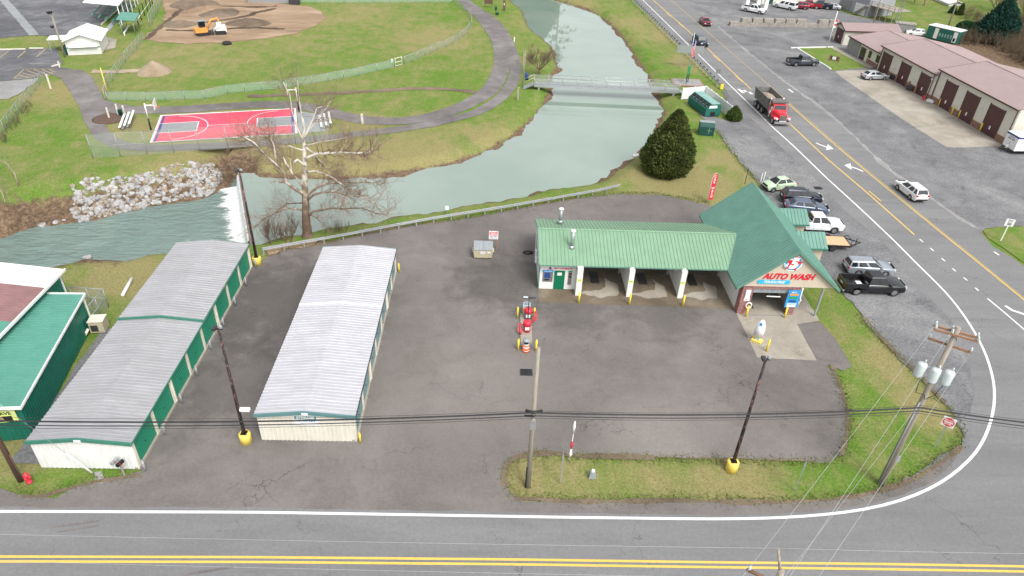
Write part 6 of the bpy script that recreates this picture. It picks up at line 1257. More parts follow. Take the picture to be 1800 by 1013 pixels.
t = thing('shoulder_sign', 'thin grey sign beside the end of the highway guardrail', 'sign', P(*c4(545, 770)), R_(-40)); MB().tube([(0, 0, 0), (0, 0, 3.0)], .05, 6).build('post', 'galv', t); MB().box(-.4, .4, -.07, -.051, 2.2, 3.0).build('plate', 'galv_dull', t)
# concrete block wall
w0, w1 = P(1283, 46), P(1478, 50); bw = thing('block_wall', 'low wall of big concrete blocks across the gravel yard', 'wall', w0, heading(w0, w1)); WL = (w1 - w0).length; bk_l = 2.3; rb = random.Random(4)
def blk(L):
    mb = MB(); mb.box(0, L, 0, 1.1, 0, .82); o = mb.mesh('concrete_block', 'block_stone'); return o
bme = blk(bk_l - .06)
for k in range(int(WL / bk_l)): link_mesh('concrete_block', bme, bw, (k * bk_l, rb.uniform(-.06, .06), 0), (0, 0, rb.uniform(-.02, .02)))
for k in (1, 2, 3, 4, 5, 6, 8, 9): link_mesh('concrete_block', bme, bw, (k * bk_l * 1.12, rb.uniform(-.06, .06), .84), (0, 0, rb.uniform(-.03, .03)))
fp2 = thing('garage_flagpole', 'white flagpole at the corner of the garage lawn', 'flagpole', P(*c5(20, 430))); h2 = HT(c5(20, 430), c5(105, 100)); MB().tube([(0, 0, 0), (0, 0, h2)], .07, 8).build('pole', 'white', fp2)
for k in range(4): MB().box(.08, .45, -.15 + .05 * k, -.11 + .05 * k, h2 * .78 - .4 * k - .4, h2 * .78 - .4 * k).build('flag_fold', 'red_sign' if k % 2 == 0 else 'white', fp2)
tag(MB().box(-4.8, 4.8, -.15, .15, 0, .2).build('lawn_kerb', 'white_metal', None, (P(*c4(1265, 430)) + P(*c4(1545, 425))) / 2, heading(P(*c4(1265, 430)), P(*c4(1545, 425)))), 'white timber edging along the top of the garage lawn', 'kerb')
ea, eb = P(*c4(1265, 430)), P(*c4(1570, 620)); tag(MB().box(-(eb - ea).length / 2, (eb - ea).length / 2, -.12, .12, 0, .2).build('lawn_kerb', 'white_metal', None, (ea + eb) / 2, heading(ea, eb)), 'white timber edging along the near side of the garage lawn', 'kerb')
ls = thing('lawn_sign', 'brown wooden sign on the garage lawn', 'sign', P(*c5(75, 550)), R_(-35)); MB().box(-.95, -.7, -.1, .1, 0, 1.1).box(.7, .95, -.1, .1, 0, 1.1).build('pillar', 'brick_brown', ls); MB().box(-.7, .7, -.05, .05, .3, 1.0).build('board', 'maroon_trim', ls); MB().box(-.35, .35, -.07, -.051, .4, .95).build('plaque', 'white', ls)
for i, (x, y) in enumerate(((1010, 540), (1125, 612), (1185, 645), (1318, 722), (1378, 762), (1530, 848))): bollard('yellow bollard beside the brown garage doors, %s from the silver car' % 'first second third fourth fifth sixth'.split()[i], c7(x, y), 1.2, 'yellow', 'yellow bollards at the brown garage doors', .12)
for i, (x, y) in enumerate(((625, 320), (795, 425), (735, 385), (580, 280))): post('brown guard post by the brown garage doors, %s' % ('between the first and second doors', 'before the third door', 'before the second door bin', 'right of the first door')[i], c7(x, y), 1.3, 'crossarm_wood', 'guard_post', .1)
for lab, x, y, m in (('dark bin between the first two garage doors', 600, 300, 'dark_metal'), ('dark bin between the second and third garage doors', 755, 400, 'dark_metal'), ('pale bench by the third garage door', 940, 505, 'white')): tag(bevel(MB().box(-.6, .6, -.4, .4, 0, .8 if m != 'white' else .4).build('storage_bin', m, None, P(*c7(x, y)), R_(-60)), .08), lab, 'bin')
# things behind the garages
gc = thing('green_container', 'green-sided trailer shed with white roof panels behind the garages', 'shed', P(*c5(890, 335)), heading(P(*c5(890, 335)), P(*c5(1160, 400)))); GLc = (P(*c5(890, 335)) - P(*c5(1160, 400))).length
MB().box(0, GLc, 0, 3.0, .1, 2.6).build('body', 'container_green', gc); MB().box(-.1, GLc / 2 - .1, -.1, 3.1, 2.6, 2.72).build('roof_panel', 'white', gc); MB().box(GLc / 2 + .1, GLc + .1, -.1, 3.1, 2.6, 2.72).build('roof_panel', 'white', gc)
for x in (1.6, GLc - 1.0): MB().box(x, x + .8, -.06, -.005, .3, 2.4).build('white_panel', 'white', gc)
for k in range(5): MB().box(2.7 + k * .6, 3.0 + k * .6, -.05, -.005, .9, 1.6).build('wall_mark', 'container_pale', gc)
MB().box(GLc - .85, GLc - .4, -.09, -.061, .5, 1.2).build('small_window', 'glass', gc)
ct_ = thing('concrete_tank', 'grey concrete tank beside the white parked car behind the garages', 'tank', P(*c5(700, 275)), R_(-20)); MB().box(-2, 2, -1.2, 1.2, 0, 1.6).build('body', 'grey_stone', ct_); MB().box(-2.1, 2.1, -1.3, 1.3, 1.6, 1.75).build('lid', 'block_stone', ct_)
wt = thing('white_hillside_shed', 'long low white building up the grassy slope', 'shed', P(*c5(1050, 85)), heading(P(*c5(1050, 85)), P(*c5(890, 15)))); MB().box(-2, 14, -4, 0, 0, 1.9).build('wall', 'white_metal', wt); slope_panels(wt, (-2.3, .3, 1.8), (1, 0, 0), (0, -2.3, .6), 16.6, 2.4, 1.0, 'white_metal', rib=(.03, .02)); slope_panels(wt, (-2.3, -4.3, 1.8), (1, 0, 0), (0, 2.3, .6), 16.6, 2.4, 1.0, 'white_metal', rib=(.03, .02))
rt = thing('radio_tower', 'slim lattice radio tower behind the garage roof', 'tower', P(*c5(600, 310))); HTW = 24
for k in range(3): a = k * 2.094; MB().tube([(.45 * math.cos(a), .45 * math.sin(a), 0), (.3 * math.cos(a), .3 * math.sin(a), HTW)], .045, 5).build('leg', 'galv', rt)
for i in range(24):
    z = i * 1.0
    for k in range(3): a, b = k * 2.094, (k + 1) * 2.094; r0 = .45 - .15 * i / 24; MB().tube([(r0 * math.cos(a), r0 * math.sin(a), z), (r0 * math.cos(b), r0 * math.sin(b), z + 1.0)], .025, 4).build('brace', 'galv', rt)
for px, lab in ((c5(400, 305), 'leftmost wooden pole behind the garage office roof'), (c5(1070, 310), 'wooden pole rising behind the green shed')):
    t = thing('far_utility_pole', lab, 'utility pole', P(*px)); MB().tube([(0, 0, 0), (0, 0, 13)], [.17, .11], 8).build('pole', 'wood_pole', t); MB().box(-1.1, 1.1, -.06, .06, 12, 12.15).build('crossarm', 'crossarm_wood', t)
# filling point at the top edge
for i, px in enumerate(((1312, 12), (1331, 14), (1345, 15))): 
    t = thing('fuel_pump', 'white and green pump cabinet at the top edge, %s from the left' % 'first second third'.split()[i], 'pump', P(*px), R_(10), 'pump cabinets at the top edge'); MB().box(-.45, .45, -.3, .3, 0, 2.1).build('cabinet', 'white', t); MB().box(-.5, .5, -.35, .35, 2.1, 2.6).build('header', 'green_sign', t)
ws = thing('cream_depot', 'low cream building behind the pumps at the top edge', 'building', P(1340, 8), R_(14)); MB().box(0, 22, .5, 9, 0, 3.2).build('wall', 'cream_wall', ws); slope_panels(ws, (-.4, 0, 3.1), (1, 0, 0), (0, 4.8, 1.0), 22.8, 4.9, .6, 'zinc_roof'); slope_panels(ws, (-.4, 9.5, 3.1), (1, 0, 0), (0, -4.8, 1.0), 22.8, 4.9, .6, 'zinc_roof'); MB().box(2, 3.2, .44, .5, 0, 2.1).build('door', 'dark_green', ws)
# park odds and ends near the top
t = thing('info_board', 'brown wooden notice board at the top of the path', 'sign', P(*c3(228, 50))); MB().box(-.9, -.8, -.05, .05, 0, 2.0).box(.8, .9, -.05, .05, 0, 2.0).build('post', 'brown_pole', t); MB().box(-.95, .95, -.08, -.051, .7, 1.9).build('board', 'brown_pole', t)
t = thing('wood_sign', 'narrow brown wooden sign by the river at the top of the path', 'sign', P(*c3(335, 75))); MB().box(-.25, .25, -.05, .05, 0, 2.3).build('board', 'brown_pole', t); MB().box(-.1, .1, -.07, -.051, 1.2, 1.7).build('notice', 'cream_trim', t)
t = thing('green_waste_station', 'green dog-waste station beside the path', 'bin', P(*c3(278, 100))); MB().tube([(0, 0, 0), (0, 0, 2.0)], .06, 6).build('post', 'dark_green', t); MB().box(-.25, .25, -.2, .2, .9, 1.6).build('dispenser', 'dark_green', t); MB().lathe([(.3, 0), (.3, .5), (.2, .6)], 12, c=(.4, -.3, 0)).build('bin', 'dark_green', t)
tag(MB().lathe([(.28, 0), (.32, .95), (.2, 1.1)], 14).build('waste_bin', 'navy_sign', None, P(*c3(490, 545))), 'dark blue waste bin at the footbridge stairs', 'trash can')
for i, x in enumerate((460, 470)): tag(MB().tube([(0, 0, 0), (0, 0, 5.5)], .06, 6).build('slim_post', 'wood_pole', None, P(*c3(x, 595 - i * 20))), ('nearer slim tall post left of the footbridge', 'farther slim tall post left of the footbridge')[i], 'post')
t = thing('storage_shed', 'low white shed at the top edge behind the infield', 'shed', P(*c2(420, 25)), R_(3)); MB().box(-9, 0, 0, 3, 0, 1.3).build('wall', 'galv', t); MB().box(-9.3, .3, -.3, 3.3, 1.3, 1.42).build('roof', 'zinc_roof', t); MB().box(.2, 2.5, -1, .5, 0, 1.2).build('roller', 'dark_metal', t)
# excavator and loader on the infield
ex = thing('excavator', 'orange mini excavator digging on the bare infield', 'excavator', P(*c1(1395, 240)), R_(35))
for y in (-.75, .75):
    tr_ = MB(); tr_.xprism([(-1.2, .12), (-1.0, 0), (1.0, 0), (1.2, .12), (1.2, .45), (1.0, .58), (-1.0, .58), (-1.2, .45)][::-1], y - .22, y + .22); tr_.build('track', 'tyre', ex)
MB().box(-.9, .9, -.5, .5, .3, .6).build('undercarriage', 'dark_metal', ex); MB().box(-1.5, .7, -.85, .85, .6, 1.35).build('body', 'yellow_ex' if False else 'orange_sign', ex)
cb3 = MB().box(-.5, .6, -.05, .8, 1.35, 2.45).build('cab', 'glass', ex); MB().box(-.6, .7, -.12, .87, 2.45, 2.58).build('roof', 'grey_plastic', cb3)
bm_ = MB(); bm_.tube([(.7, -.45, 1.1), (1.7, -.45, 2.7), (2.9, -.45, 2.9)], [.2, .18, .14], 6); bm_.build('boom', 'orange_sign', ex); st2 = MB().tube([(2.8, -.45, 3.0), (3.5, -.45, 1.2)], [.15, .11], 6).build('stick', 'orange_sign', ex)
MB().xprism([(3.3, 1.2), (3.8, 1.1), (3.7, .5), (3.1, .45), (3.0, .8)], -.8, -.1).build('bucket', 'dark_metal', st2); MB().box(1.4, 1.55, -.9, .9, .1, .5).build('blade', 'dark_metal', ex)
sk_ = thing('skid_loader', 'white skid loader with red tail next to the excavator', 'loader', P(*c1(1515, 232)), R_(200))
for y in (-.7, .7): MB().xprism([(-1.0, .15), (-.8, 0), (.8, 0), (1.0, .15), (1.0, .5), (.8, .68), (-.8, .68), (-1.0, .5)][::-1], y - .2, y + .2).build('track', 'tyre', sk_)
MB().box(-1.1, .8, -.5, .5, .3, 1.2).build('body', 'white', sk_); cbs = MB().add([(-.3, -.48, 1.2), (.8, -.48, 1.2), (.8, .48, 1.2), (-.3, .48, 1.2), (-.3, -.45, 2.1), (.5, -.45, 2.1), (.5, .45, 2.1), (-.3, .45, 2.1)], ((0, 1, 5, 4), (1, 2, 6, 5), (2, 3, 7, 6), (3, 0, 4, 7), (4, 5, 6, 7))).build('cab', 'white', sk_); MB().add([(.81, -.4, 1.25), (.81, .4, 1.25), (.53, .36, 2.0), (.53, -.36, 2.0)], ((0, 1, 2, 3),)).build('cab_opening', 'black_metal', cbs)
MB().box(-1.18, -1.1, -.5, .5, .5, 1.25).build('tail', 'red_sign', sk_)
for y in (-.58, .58): MB().tube([(-1.0, y, 1.5), (.6, y, 1.3), (1.4, y, .5)], .1, 6).build('lift_arm', 'white', sk_)
MB().xprism([(1.3, .05), (2.1, .05), (1.5, .7), (1.3, .7)][::-1], -.9, .9).build('bucket', 'dark_metal', sk_)

# small things round the car wash
for i, px in enumerate(((1337, 319), (1342, 317))): tag(MB().box(-.05, .05, -.05, .05, 0, 1.1).build('white_stake', 'white', None, P(*px)), ('left of two white stakes beside the mint green car', 'right of two white stakes beside the mint green car')[i], 'stake')
tag(MB().tube([(0, 0, 0), (0, 0, 2.2)], .04, 6).build('thin_post', 'dark_metal', None, P(1309, 324)), 'thin dark post at the lawn corner behind the tunnel roof', 'post')
hm2 = thing('hose_coil', 'dark oval coil lying on the asphalt left of the car wash wall', 'hose', P(928, 445)); MB().tube([((.55 - .02 * k / 4) * math.cos(k * .5), (.35 - .015 * k / 4) * math.sin(k * .5), .04 + .002 * k) for k in range(40)], .04, 6).build('hose', 'black_metal', hm2)
mt = thing('meter_cluster', 'white electric meter boxes on the end wall of the car wash', 'meter box', (4.5, 57.6, 0)); MB().box(-.16, -.0, -.3, .3, 1.0, 1.8).build('box', 'white', mt); MB().tube([(-.08, 0, 1.8), (-.08, 0, 3.3)], .04, 6).build('riser', 'galv', mt); MB().box(-.18, -.02, -1.0, -.5, .8, 1.3).build('box', 'white', mt)
# ================================================================ vehicles (local x forward, y left, origin mid wheelbase on the ground)
WHEELS = {}
def wheel_mesh(r, w, rimmat):
    k = (r, w, rimmat)
    if k not in WHEELS:
        n = 20
        ty = MB(); vs = []
        prof = [(r * .62, -w / 2), (r * .93, -w / 2), (r, -w * .3), (r, w * .3), (r * .93, w / 2), (r * .62, w / 2)]
        for pr, y in prof:
            for i in range(n): a = 2 * math.pi * i / n; vs.append((pr * math.cos(a), y, pr * math.sin(a)))
        ty.add(vs, [(j * n + i, j * n + (i + 1) % n, (j + 1) * n + (i + 1) % n, (j + 1) * n + i) for j in range(5) for i in range(n)], 0, True)
        rm = MB()
        for y0, y1 in ((-w * .44, -w * .3), (w * .3, w * .44)):
            rm.disc_y((0, 0), r * .20, y0, y1, 10)
            for s_ in range(5):
                a = 2 * math.pi * s_ / 5; ca_, sa = math.cos(a), math.sin(a); q = lambda rr, t: (rr * ca_ - t * sa, rr * sa + t * ca_)
                p = [q(r * .1, -.07 * r / .34), q(r * .64, -.10 * r / .34), q(r * .64, .10 * r / .34), q(r * .1, .07 * r / .34)]
                rm.xprism([(x, z) for x, z in p], y0 * .98, y1 * .98)
        rm.disc_y((0, 0), r * .63, -w * .25, w * .25, n, 1)
        WHEELS[k] = (ty.mesh('tyre', 'tyre'), rm.mesh('rim', [rimmat, 'underbody']))
    return WHEELS[k]
def add_wheel(t, x, y, r, w=.22, rim='rim'):
    a, b = wheel_mesh(r, w, rim); o = bpy.data.objects.new('wheel', None); C.objects.link(o); o.parent = t; o.location = (x, y, r); o.empty_display_size = .1
    link_mesh('tyre', a, o); link_mesh('rim', b, o)
def arch(cx, r, x_from, x_to, z):
    """points of a wheel arch along the sill from x_from towards x_to"""
    out = []
    for k in range(9):
        a = math.pi * k / 8; out.append((cx + (r * math.cos(a) if x_from > x_to else -r * math.cos(a)), z + r * 1.0 * math.sin(a)))
    return out
def shell(t, prof, W, mat, L, taper=.1, name='body', inset=.09):
    """side outline extruded across the car with rounded shoulders and tapered ends"""
    xs = [p[0] for p in prof]; zs = [p[1] for p in prof]; x0, x1 = min(xs), max(xs); zmax = max(zs); zmin = min(zs)
    def tap(x): f = abs((x - (x0 + x1) / 2) / ((x1 - x0) / 2)); return 1 - taper * max(0, (f - .72) / .28) ** 1.6
    rows = []
    for yy, ins in ((-W / 2, 1), (-W / 2 + inset, 0), (0, -.25), (W / 2 - inset, 0), (W / 2, 1)):
        row = []
        for x, z in prof:
            top = max(0, (z - zmin) / (zmax - zmin) - .45) / .55
            zz = z - ins * .11 * top; xx = x - ins * .05 * (1 if x > 0 else -1) * (abs(x) > .44 * L)
            row.append((xx, yy * tap(x), zz))
        rows.append(row)
    n = len(prof); vs = [p for r_ in rows for p in r_]
    fs = [tuple(range(n)), tuple(range(4 * n, 5 * n))[::-1]] + [(j * n + (i + 1) % n, j * n + i, (j + 1) * n + i, (j + 1) * n + (i + 1) % n) for j in range(4) for i in range(n)]
    o = MB().add(vs, fs, 0, True).build(name, mat, t); bevel(o, .05 if L > 4.2 else .12, 3); return o
def greenhouse(t, xb0, xb1, xt0, xt1, zb, zt, wb, wt, mat, pillars=(), roofmat=None, glass_rear=True):
    """cabin: xb at the belt (rear, front), xt at the roof (rear, front)"""
    mb = MB(); base = [(xb0, -wb), (xb1, -wb), (xb1, wb), (xb0, wb)]; top = [(xt0, -wt), (xt1, -wt), (xt1, wt), (xt0, wt)]
    vs = [(x, y, zb) for x, y in base] + [(x, y, zt - .05) for x, y in top] + [(x + (.12 if i in (0, 3) else -.12), y * .82, zt) for i, (x, y) in enumerate(top)]
    mb.add(vs, [(0, 1, 5, 4), (1, 2, 6, 5), (2, 3, 7, 6), (3, 0, 4, 7), (4, 5, 9, 8), (5, 6, 10, 9), (6, 7, 11, 10), (7, 4, 8, 11), (8, 9, 10, 11)])
    cab = bevel(mb.build('cabin', roofmat or mat, t), .07 if wb > .8 or len(pillars) > 1 else .22, 3)
    lo, hi = .10, .93
    def face(a0, a1, b0, b1, s0, s1, e, nm, f0=lo, f1=hi):   # bilinear patch on quad base a0-a1, top b0-b1
        P_ = lambda u, v: Vector(a0).lerp(Vector(a1), u).lerp(Vector(b0).lerp(Vector(b1), u), v)
        n_ = (Vector(a1) - Vector(a0)).cross(Vector(b0) - Vector(a0)).normalized() * e
        MB().quad(*[P_(u, v) + n_ for u, v in ((s0, f0), (s1, f0), (s1, f1), (s0, f1))]).build(nm, 'glass', cab)
    B = [(x, y, zb) for x, y in base]; T = [(x, y, zt - .05) for x, y in top]
    face(B[1], B[2], T[1], T[2], .06, .94, .012, 'windshield')
    if glass_rear: face(B[3], B[0], T[3], T[0], .07, .93, .012, 'rear_window')
    ps = [0.0] + list(pillars) + [1.0]
    for a, b in zip(ps, ps[1:]):
        face(B[0], B[1], T[0], T[1], a + .035, b - .035, .012, 'side_window'); face(B[2], B[3], T[2], T[3], 1 - b + .035, 1 - a - .035, .012, 'side_window')
    return cab
def lights(t, xf, xr, W, zf, zr, hl=.16, tl=.2, wf=.34):
    for s_ in (-1, 1):
        y0, y1 = sorted((s_ * (W / 2 - .05), s_ * (W / 2 - .05 - wf))); MB().box(xf - .1, xf + .015, y0 * .93, y1 * .93, zf - hl / 2, zf + hl / 2).build('headlight', 'headlight', t)
        y0, y1 = sorted((s_ * (W / 2 - .06), s_ * (W / 2 - .28))); MB().box(xr - .015, xr + .15, y0 * .95, y1 * .95, zr - tl / 2, zr + tl / 2).build('taillight', 'taillight', t)
def trim(t, xf, xr, W, z, grille=True, plate=True, black=False):
    m = 'underbody'
    if grille: MB().box(xf - .05, xf + .022, -W * .26, W * .26, z + .12, z + .32).build('grille', m, t)
    MB().box(xf - .1, xf + .028, -W * .40, W * .40, z - .22, z - .06).build('front_bumper', m, t); MB().box(xr - .028, xr + .1, -W * .40, W * .40, z - .22, z - .06).build('rear_bumper', m, t)
    if plate: MB().box(xr - .04, xr - .02, -.25, .25, z + .12, z + .27).build('number_plate', 'white', t)
def car(kind, label, paint, pos, rz, cat='car', grp=None):
    S = SPEC[kind]; L, W, wb, r = S['L'], S['W'], S['wb'], S['r']; t = thing({'pickup': 'pickup_truck'}.get(kind, 'parked_car') if cat != 'van' else 'van', label, cat, pos, rz, grp); m = 'paint_' + paint
    fo = S.get('fo', .47) * (L - wb); xf, xr = wb / 2 + fo, -wb / 2 - (L - wb - fo); ra = r + .06; zs = S.get('sill', .28)
    top = [(xr + a * L, z) for a, z in S['top']]
    bot = [(xf - .02, zs + .12), (xf - .10, zs)] + arch(wb / 2, ra, 1, 0, zs) + arch(-wb / 2, ra, 1, 0, zs) + [(xr + .1, zs), (xr + .02, zs + .14)]
    shell(t, top + bot, W, m, L)
    MB().box(xr + .2, xf - .2, -W * .40, W * .40, zs - .05, zs + .38).build('underbody', 'underbody', t)
    for x in (-wb / 2, wb / 2):
        for s_ in (-1, 1): add_wheel(t, x, s_ * (W / 2 - .12), r, .23, S.get('rim', 'rim'))
    g = S['cab']; greenhouse(t, xr + g[0] * L, xr + g[1] * L, xr + g[2] * L, xr + g[3] * L, g[4], g[5], W / 2 - .09, W / 2 - g[6], m, g[7], S.get('roof'))
    lights(t, xf, xr, W, S['hl'], S['tl'], wf=S.get('wf', .34)); trim(t, xf, xr, W, S.get('bz', .55))
    for s_ in (-1, 1): MB().cbox((xr + g[1] * L - .25, s_ * (W / 2 + .05), g[4] + .1), .16, .2, .14).build('mirror', m, t)
    for x in S.get('handles', (-.35, .6)):
        for s_ in (-1, 1): MB().cbox((x, s_ * (W / 2 + .005), g[4] - .12), .18, .03, .03).build('door_handle', m if not S.get('ch') else 'chrome', t)
    for s_ in (-1, 1):          # door gaps
        for x in S.get('gaps', (-.75, .25, 1.15)): MB().box(x - .008, x + .008, min(s_ * (W / 2 - .02), s_ * (W / 2 + .004)), max(s_ * (W / 2 - .02), s_ * (W / 2 + .004)), zs + .12, g[4] - .14).build('door_gap', 'underbody', t)
    if S.get('bed'):
        b0, b1 = xr + .06, xr + S['bed'] * L; zt_ = S['bedz']
        mb = MB().box(b0, b1, -W / 2 + .06, W / 2 - .06, .62, .68); mb.build('bed_floor', 'black_metal', t)
        for s_ in (-1, 1): y0, y1 = sorted((s_ * (W / 2 - .02), s_ * (W / 2 - .15))); MB().box(b0, b1, y0, y1, .68, zt_).build('bed_side', m, t)
        tg = MB().box(xr, xr + .07, -W / 2 + .05, W / 2 - .05, .62, zt_ - .01).build('tailgate', m, t); MB().box(b0 + .02, b0 + .03, -W / 2 + .16, W / 2 - .16, .68, zt_ - .04).build('liner', 'black_metal', tg)
        MB().box(b1 - .05, b1, -W / 2 + .05, W / 2 - .05, .68, zt_ + .02).build('bed_front', m, t)
        for s_ in (-1, 1): y0, y1 = sorted((s_ * (W / 2 - .151), s_ * (W / 2 - .17))); MB().box(b0 + .05, b1 - .06, y0, y1, .68, zt_ - .03).build('liner', 'black_metal', t)
        MB().box(xr - .14, xr + .04, -W * .44, W * .44, .40, .58).build('bumper', 'chrome', t); MB().box(xf - .02, xf + .05, -W * .42, W * .42, .42, .6).build('bumper', 'chrome', t); MB().box(xf - .03, xf + .035, -W * .27, W * .27, .66, .98).build('grille', 'chrome' if paint != 'black' else 'dark_metal', t)
    return t
SPEC = {
 'sedan': dict(L=4.75, W=1.82, wb=2.75, r=.33, top=[(0, .62), (.01, .92), (.06, 1.0), (.16, 1.03), (.72, .97), (.80, .92), (.95, .80), (1.0, .62)], cab=(.06, .74, .20, .56, .93, 1.45, .34, (.12, .50)), hl=.70, tl=.82),
 'suv': dict(L=4.6, W=1.84, wb=2.7, r=.36, sill=.33, top=[(0, .65), (.005, 1.05), (.03, 1.12), (.70, 1.08), (.78, 1.03), (.96, .90), (1.0, .68)], cab=(.015, .77, .09, .56, 1.02, 1.67, .31, (.24, .58)), hl=.82, tl=.98, bz=.62),
 'wagon': dict(L=4.7, W=1.75, wb=2.65, r=.33, top=[(0, .62), (.005, .95), (.03, 1.0), (.70, .98), (.77, .94), (.96, .82), (1.0, .62)], cab=(.015, .73, .055, .55, .92, 1.5, .30, (.26, .60)), hl=.70, tl=.82),
 'beetle': dict(L=4.1, W=1.75, wb=2.51, r=.34, top=[(0, .60), (.02, .80), (.08, .97), (.20, 1.06), (.66, 1.02), (.76, .99), (.90, .86), (.98, .68), (1.0, .58)], cab=(.10, .78, .30, .58, .95, 1.52, .40, (.42,)), hl=.68, tl=.78, gaps=(-.45, .75), handles=(-.3,), wf=.28),
 'pickup': dict(L=5.85, W=2.0, wb=3.6, r=.41, sill=.42, top=[(0, .62), (.005, .70), (.36, .72), (.365, 1.14), (.385, 1.18), (.69, 1.16), (.74, 1.15), (.93, 1.10), (.985, 1.0), (1.0, .75)], cab=(.37, .76, .40, .63, 1.12, 1.90, .32, (.46,)), hl=.92, tl=.95, bz=.72, bed=.37, bedz=1.26, gaps=(-.55, .42, 1.35), handles=(-.35, .65)),
 'jeep': dict(L=4.6, W=1.88, wb=2.95, r=.42, sill=.48, top=[(0, .7), (.005, 1.12), (.66, 1.14), (.70, 1.14), (.97, 1.08), (1.0, .8)], cab=(.03, .70, .05, .60, 1.10, 1.84, .22, (.30, .62)), hl=.95, tl=1.0, bz=.7, rim='dark_rim'),
 'van': dict(L=5.9, W=2.0, wb=3.6, r=.39, sill=.4, top=[(0, .62), (.005, 1.1), (.36, 1.16), (.69, 1.16), (.74, 1.15), (.93, 1.08), (1.0, .75)], cab=(.01, .76, .03, .62, 1.10, 1.92, .30, (.42, .7)), hl=.92, tl=.95, bz=.7),
}
def from_wheels(kind, rear, front):
    a, b = P(*rear), P(*front); m_ = (a + b) / 2; u = (b - a).normalized(); n_ = Vector((-u.y, u.x, 0)); n_ = n_ if n_.dot(m_) > 0 else -n_
    return m_ + n_ * (SPEC[kind]['W'] / 2 - .05), math.atan2(u.y, u.x)
def carw(kind, label, paint, rear, front, cat='car', grp=None): p, rz = from_wheels(kind, rear, front); return car(kind, label, paint, p, rz, cat, grp)
row = 'vehicles parked in the gravel beside the car wash'
carw('beetle', 'rounded mint green compact car at the far end of the parked row', 'mint', (1391, 335.5), (1357, 339), grp=row)
carw('suv', 'black crossover parked between the mint and the blue-grey cars', 'navy', (1391, 359.5), (1430, 361.5), grp=row)
carw('sedan', 'blue-grey sedan half hidden behind the green annex roof', 'slate', (1399, 376), (1438, 379.5), grp=row)
carw('pickup', 'white pickup truck parked behind the green annex roofs', 'white', (1409, 409), (1462, 411.5), 'pickup', grp=row)
carw('wagon', 'silver station wagon parked just behind the black pickup', 'silverblue', (1507, 485), (1554, 487), grp=row)
bt = carw('pickup', 'black pickup truck with open bed parked beside the grass', 'black', (1504, 519.5), (1569, 521.5), 'pickup', grp=row)
MB().box(-1.9, -1.1, -.45, .3, .80, .86).build('bed_sheet', 'white', bt)
carw('suv', 'white crossover driving away on the highway', 'white', (1597, 351.5), (1576, 334.5))
carw('pickup', 'graphite pickup truck crossing the gravel towards the lawn', 'graphite', (1398, 117.5), (1430, 117.5), 'pickup')
carw('sedan', 'small dark red car at the top of the highway', 'maroon', (1229, 40), (1236, 46.5))
carw('jeep', 'dark blue boxy off-roader coming down the highway', 'jeep', (1217, 76), (1228.5, 84), 'car')
carw('sedan', 'silver sedan parked at the brown garage doors', 'silver', (1529.5, 141.8), (1553.6, 141.4))
carw('sedan', 'white sedan parked behind the garages', 'white', (1620, 65), (1602, 63.5))
far = 'vehicles parked along the top edge'
carw('pickup', 'white pickup truck nose-out at the top edge by the pumps', 'white', (1313, 21.5), (1331, 25), 'pickup', far)
carw('van', 'white van with roof rack at the top edge', 'white', (1384, 18), (1367, 14.5), 'van', far)
p0, rz0 = from_wheels('van', (1384, 18), (1367, 14.5))
for kd, lab, pt, px in (('suv', 'dark red crossover next to the white van at the top edge', 'maroon', (1404, 15.5)), ('pickup', 'red pickup truck between the red crossover and the dark truck', 'red', (1421, 14)), ('pickup', 'near-black pickup truck at the top edge, second from the right', 'navy', (1440, 15)), ('sedan', 'silver sedan at the right end of the top-edge row', 'silver', (1459, 16))):
    car(kd, lab, pt, P(*px), rz0 + R_(28), 'pickup' if kd == 'pickup' else 'car', far)
# flatbed trailer behind the annex
tw = P(1458, 442); ft = thing('flatbed_trailer', 'black flatbed trailer with pale wooden deck beside the white pickup', 'trailer', P(1449, 432), R_(-2))
TL_, TW_ = 4.6, 2.05
for s_ in (-1, 1): MB().box(-2.4, 2.3, s_ * TW_ / 2 - .05, s_ * TW_ / 2 + .05, .50, .66).build('side_rail', 'black_metal', ft)
for x in (-2.4, 2.26): MB().box(x - .04, x + .04, -TW_ / 2, TW_ / 2, .5, .68).build('end_rail', 'black_metal', ft)
for k in range(9): MB().box(-2.35, 2.2, -TW_ / 2 + .07 + k * .212, -TW_ / 2 + .07 + k * .212 + .195, .62, .67).build('deck_plank', 'pine_plank', ft)
for x in (-.55, .35):
    for s_ in (-1, 1): add_wheel(ft, x, s_ * (TW_ / 2 + .14), .33, .2, 'dark_rim')
for s_ in (-1, 1): MB().box(-1.0, .8, s_ * (TW_ / 2 + .14) - .13, s_ * (TW_ / 2 + .14) + .13, .68, .72).build('fender', 'black_metal', ft); MB().tube([(2.2, s_ * .9, .58), (3.7, 0, .55)], .06, 6).build('drawbar', 'black_metal', ft)
MB().tube([(3.2, 0, .2), (3.2, 0, 1.0)], .05, 6).build('jack', 'black_metal', ft); MB().tube([(2.25, -.9, .7), (2.4, -.6, 1.05), (2.4, .6, 1.05), (2.25, .9, .7)], .035, 5).build('front_rail', 'black_metal', ft)
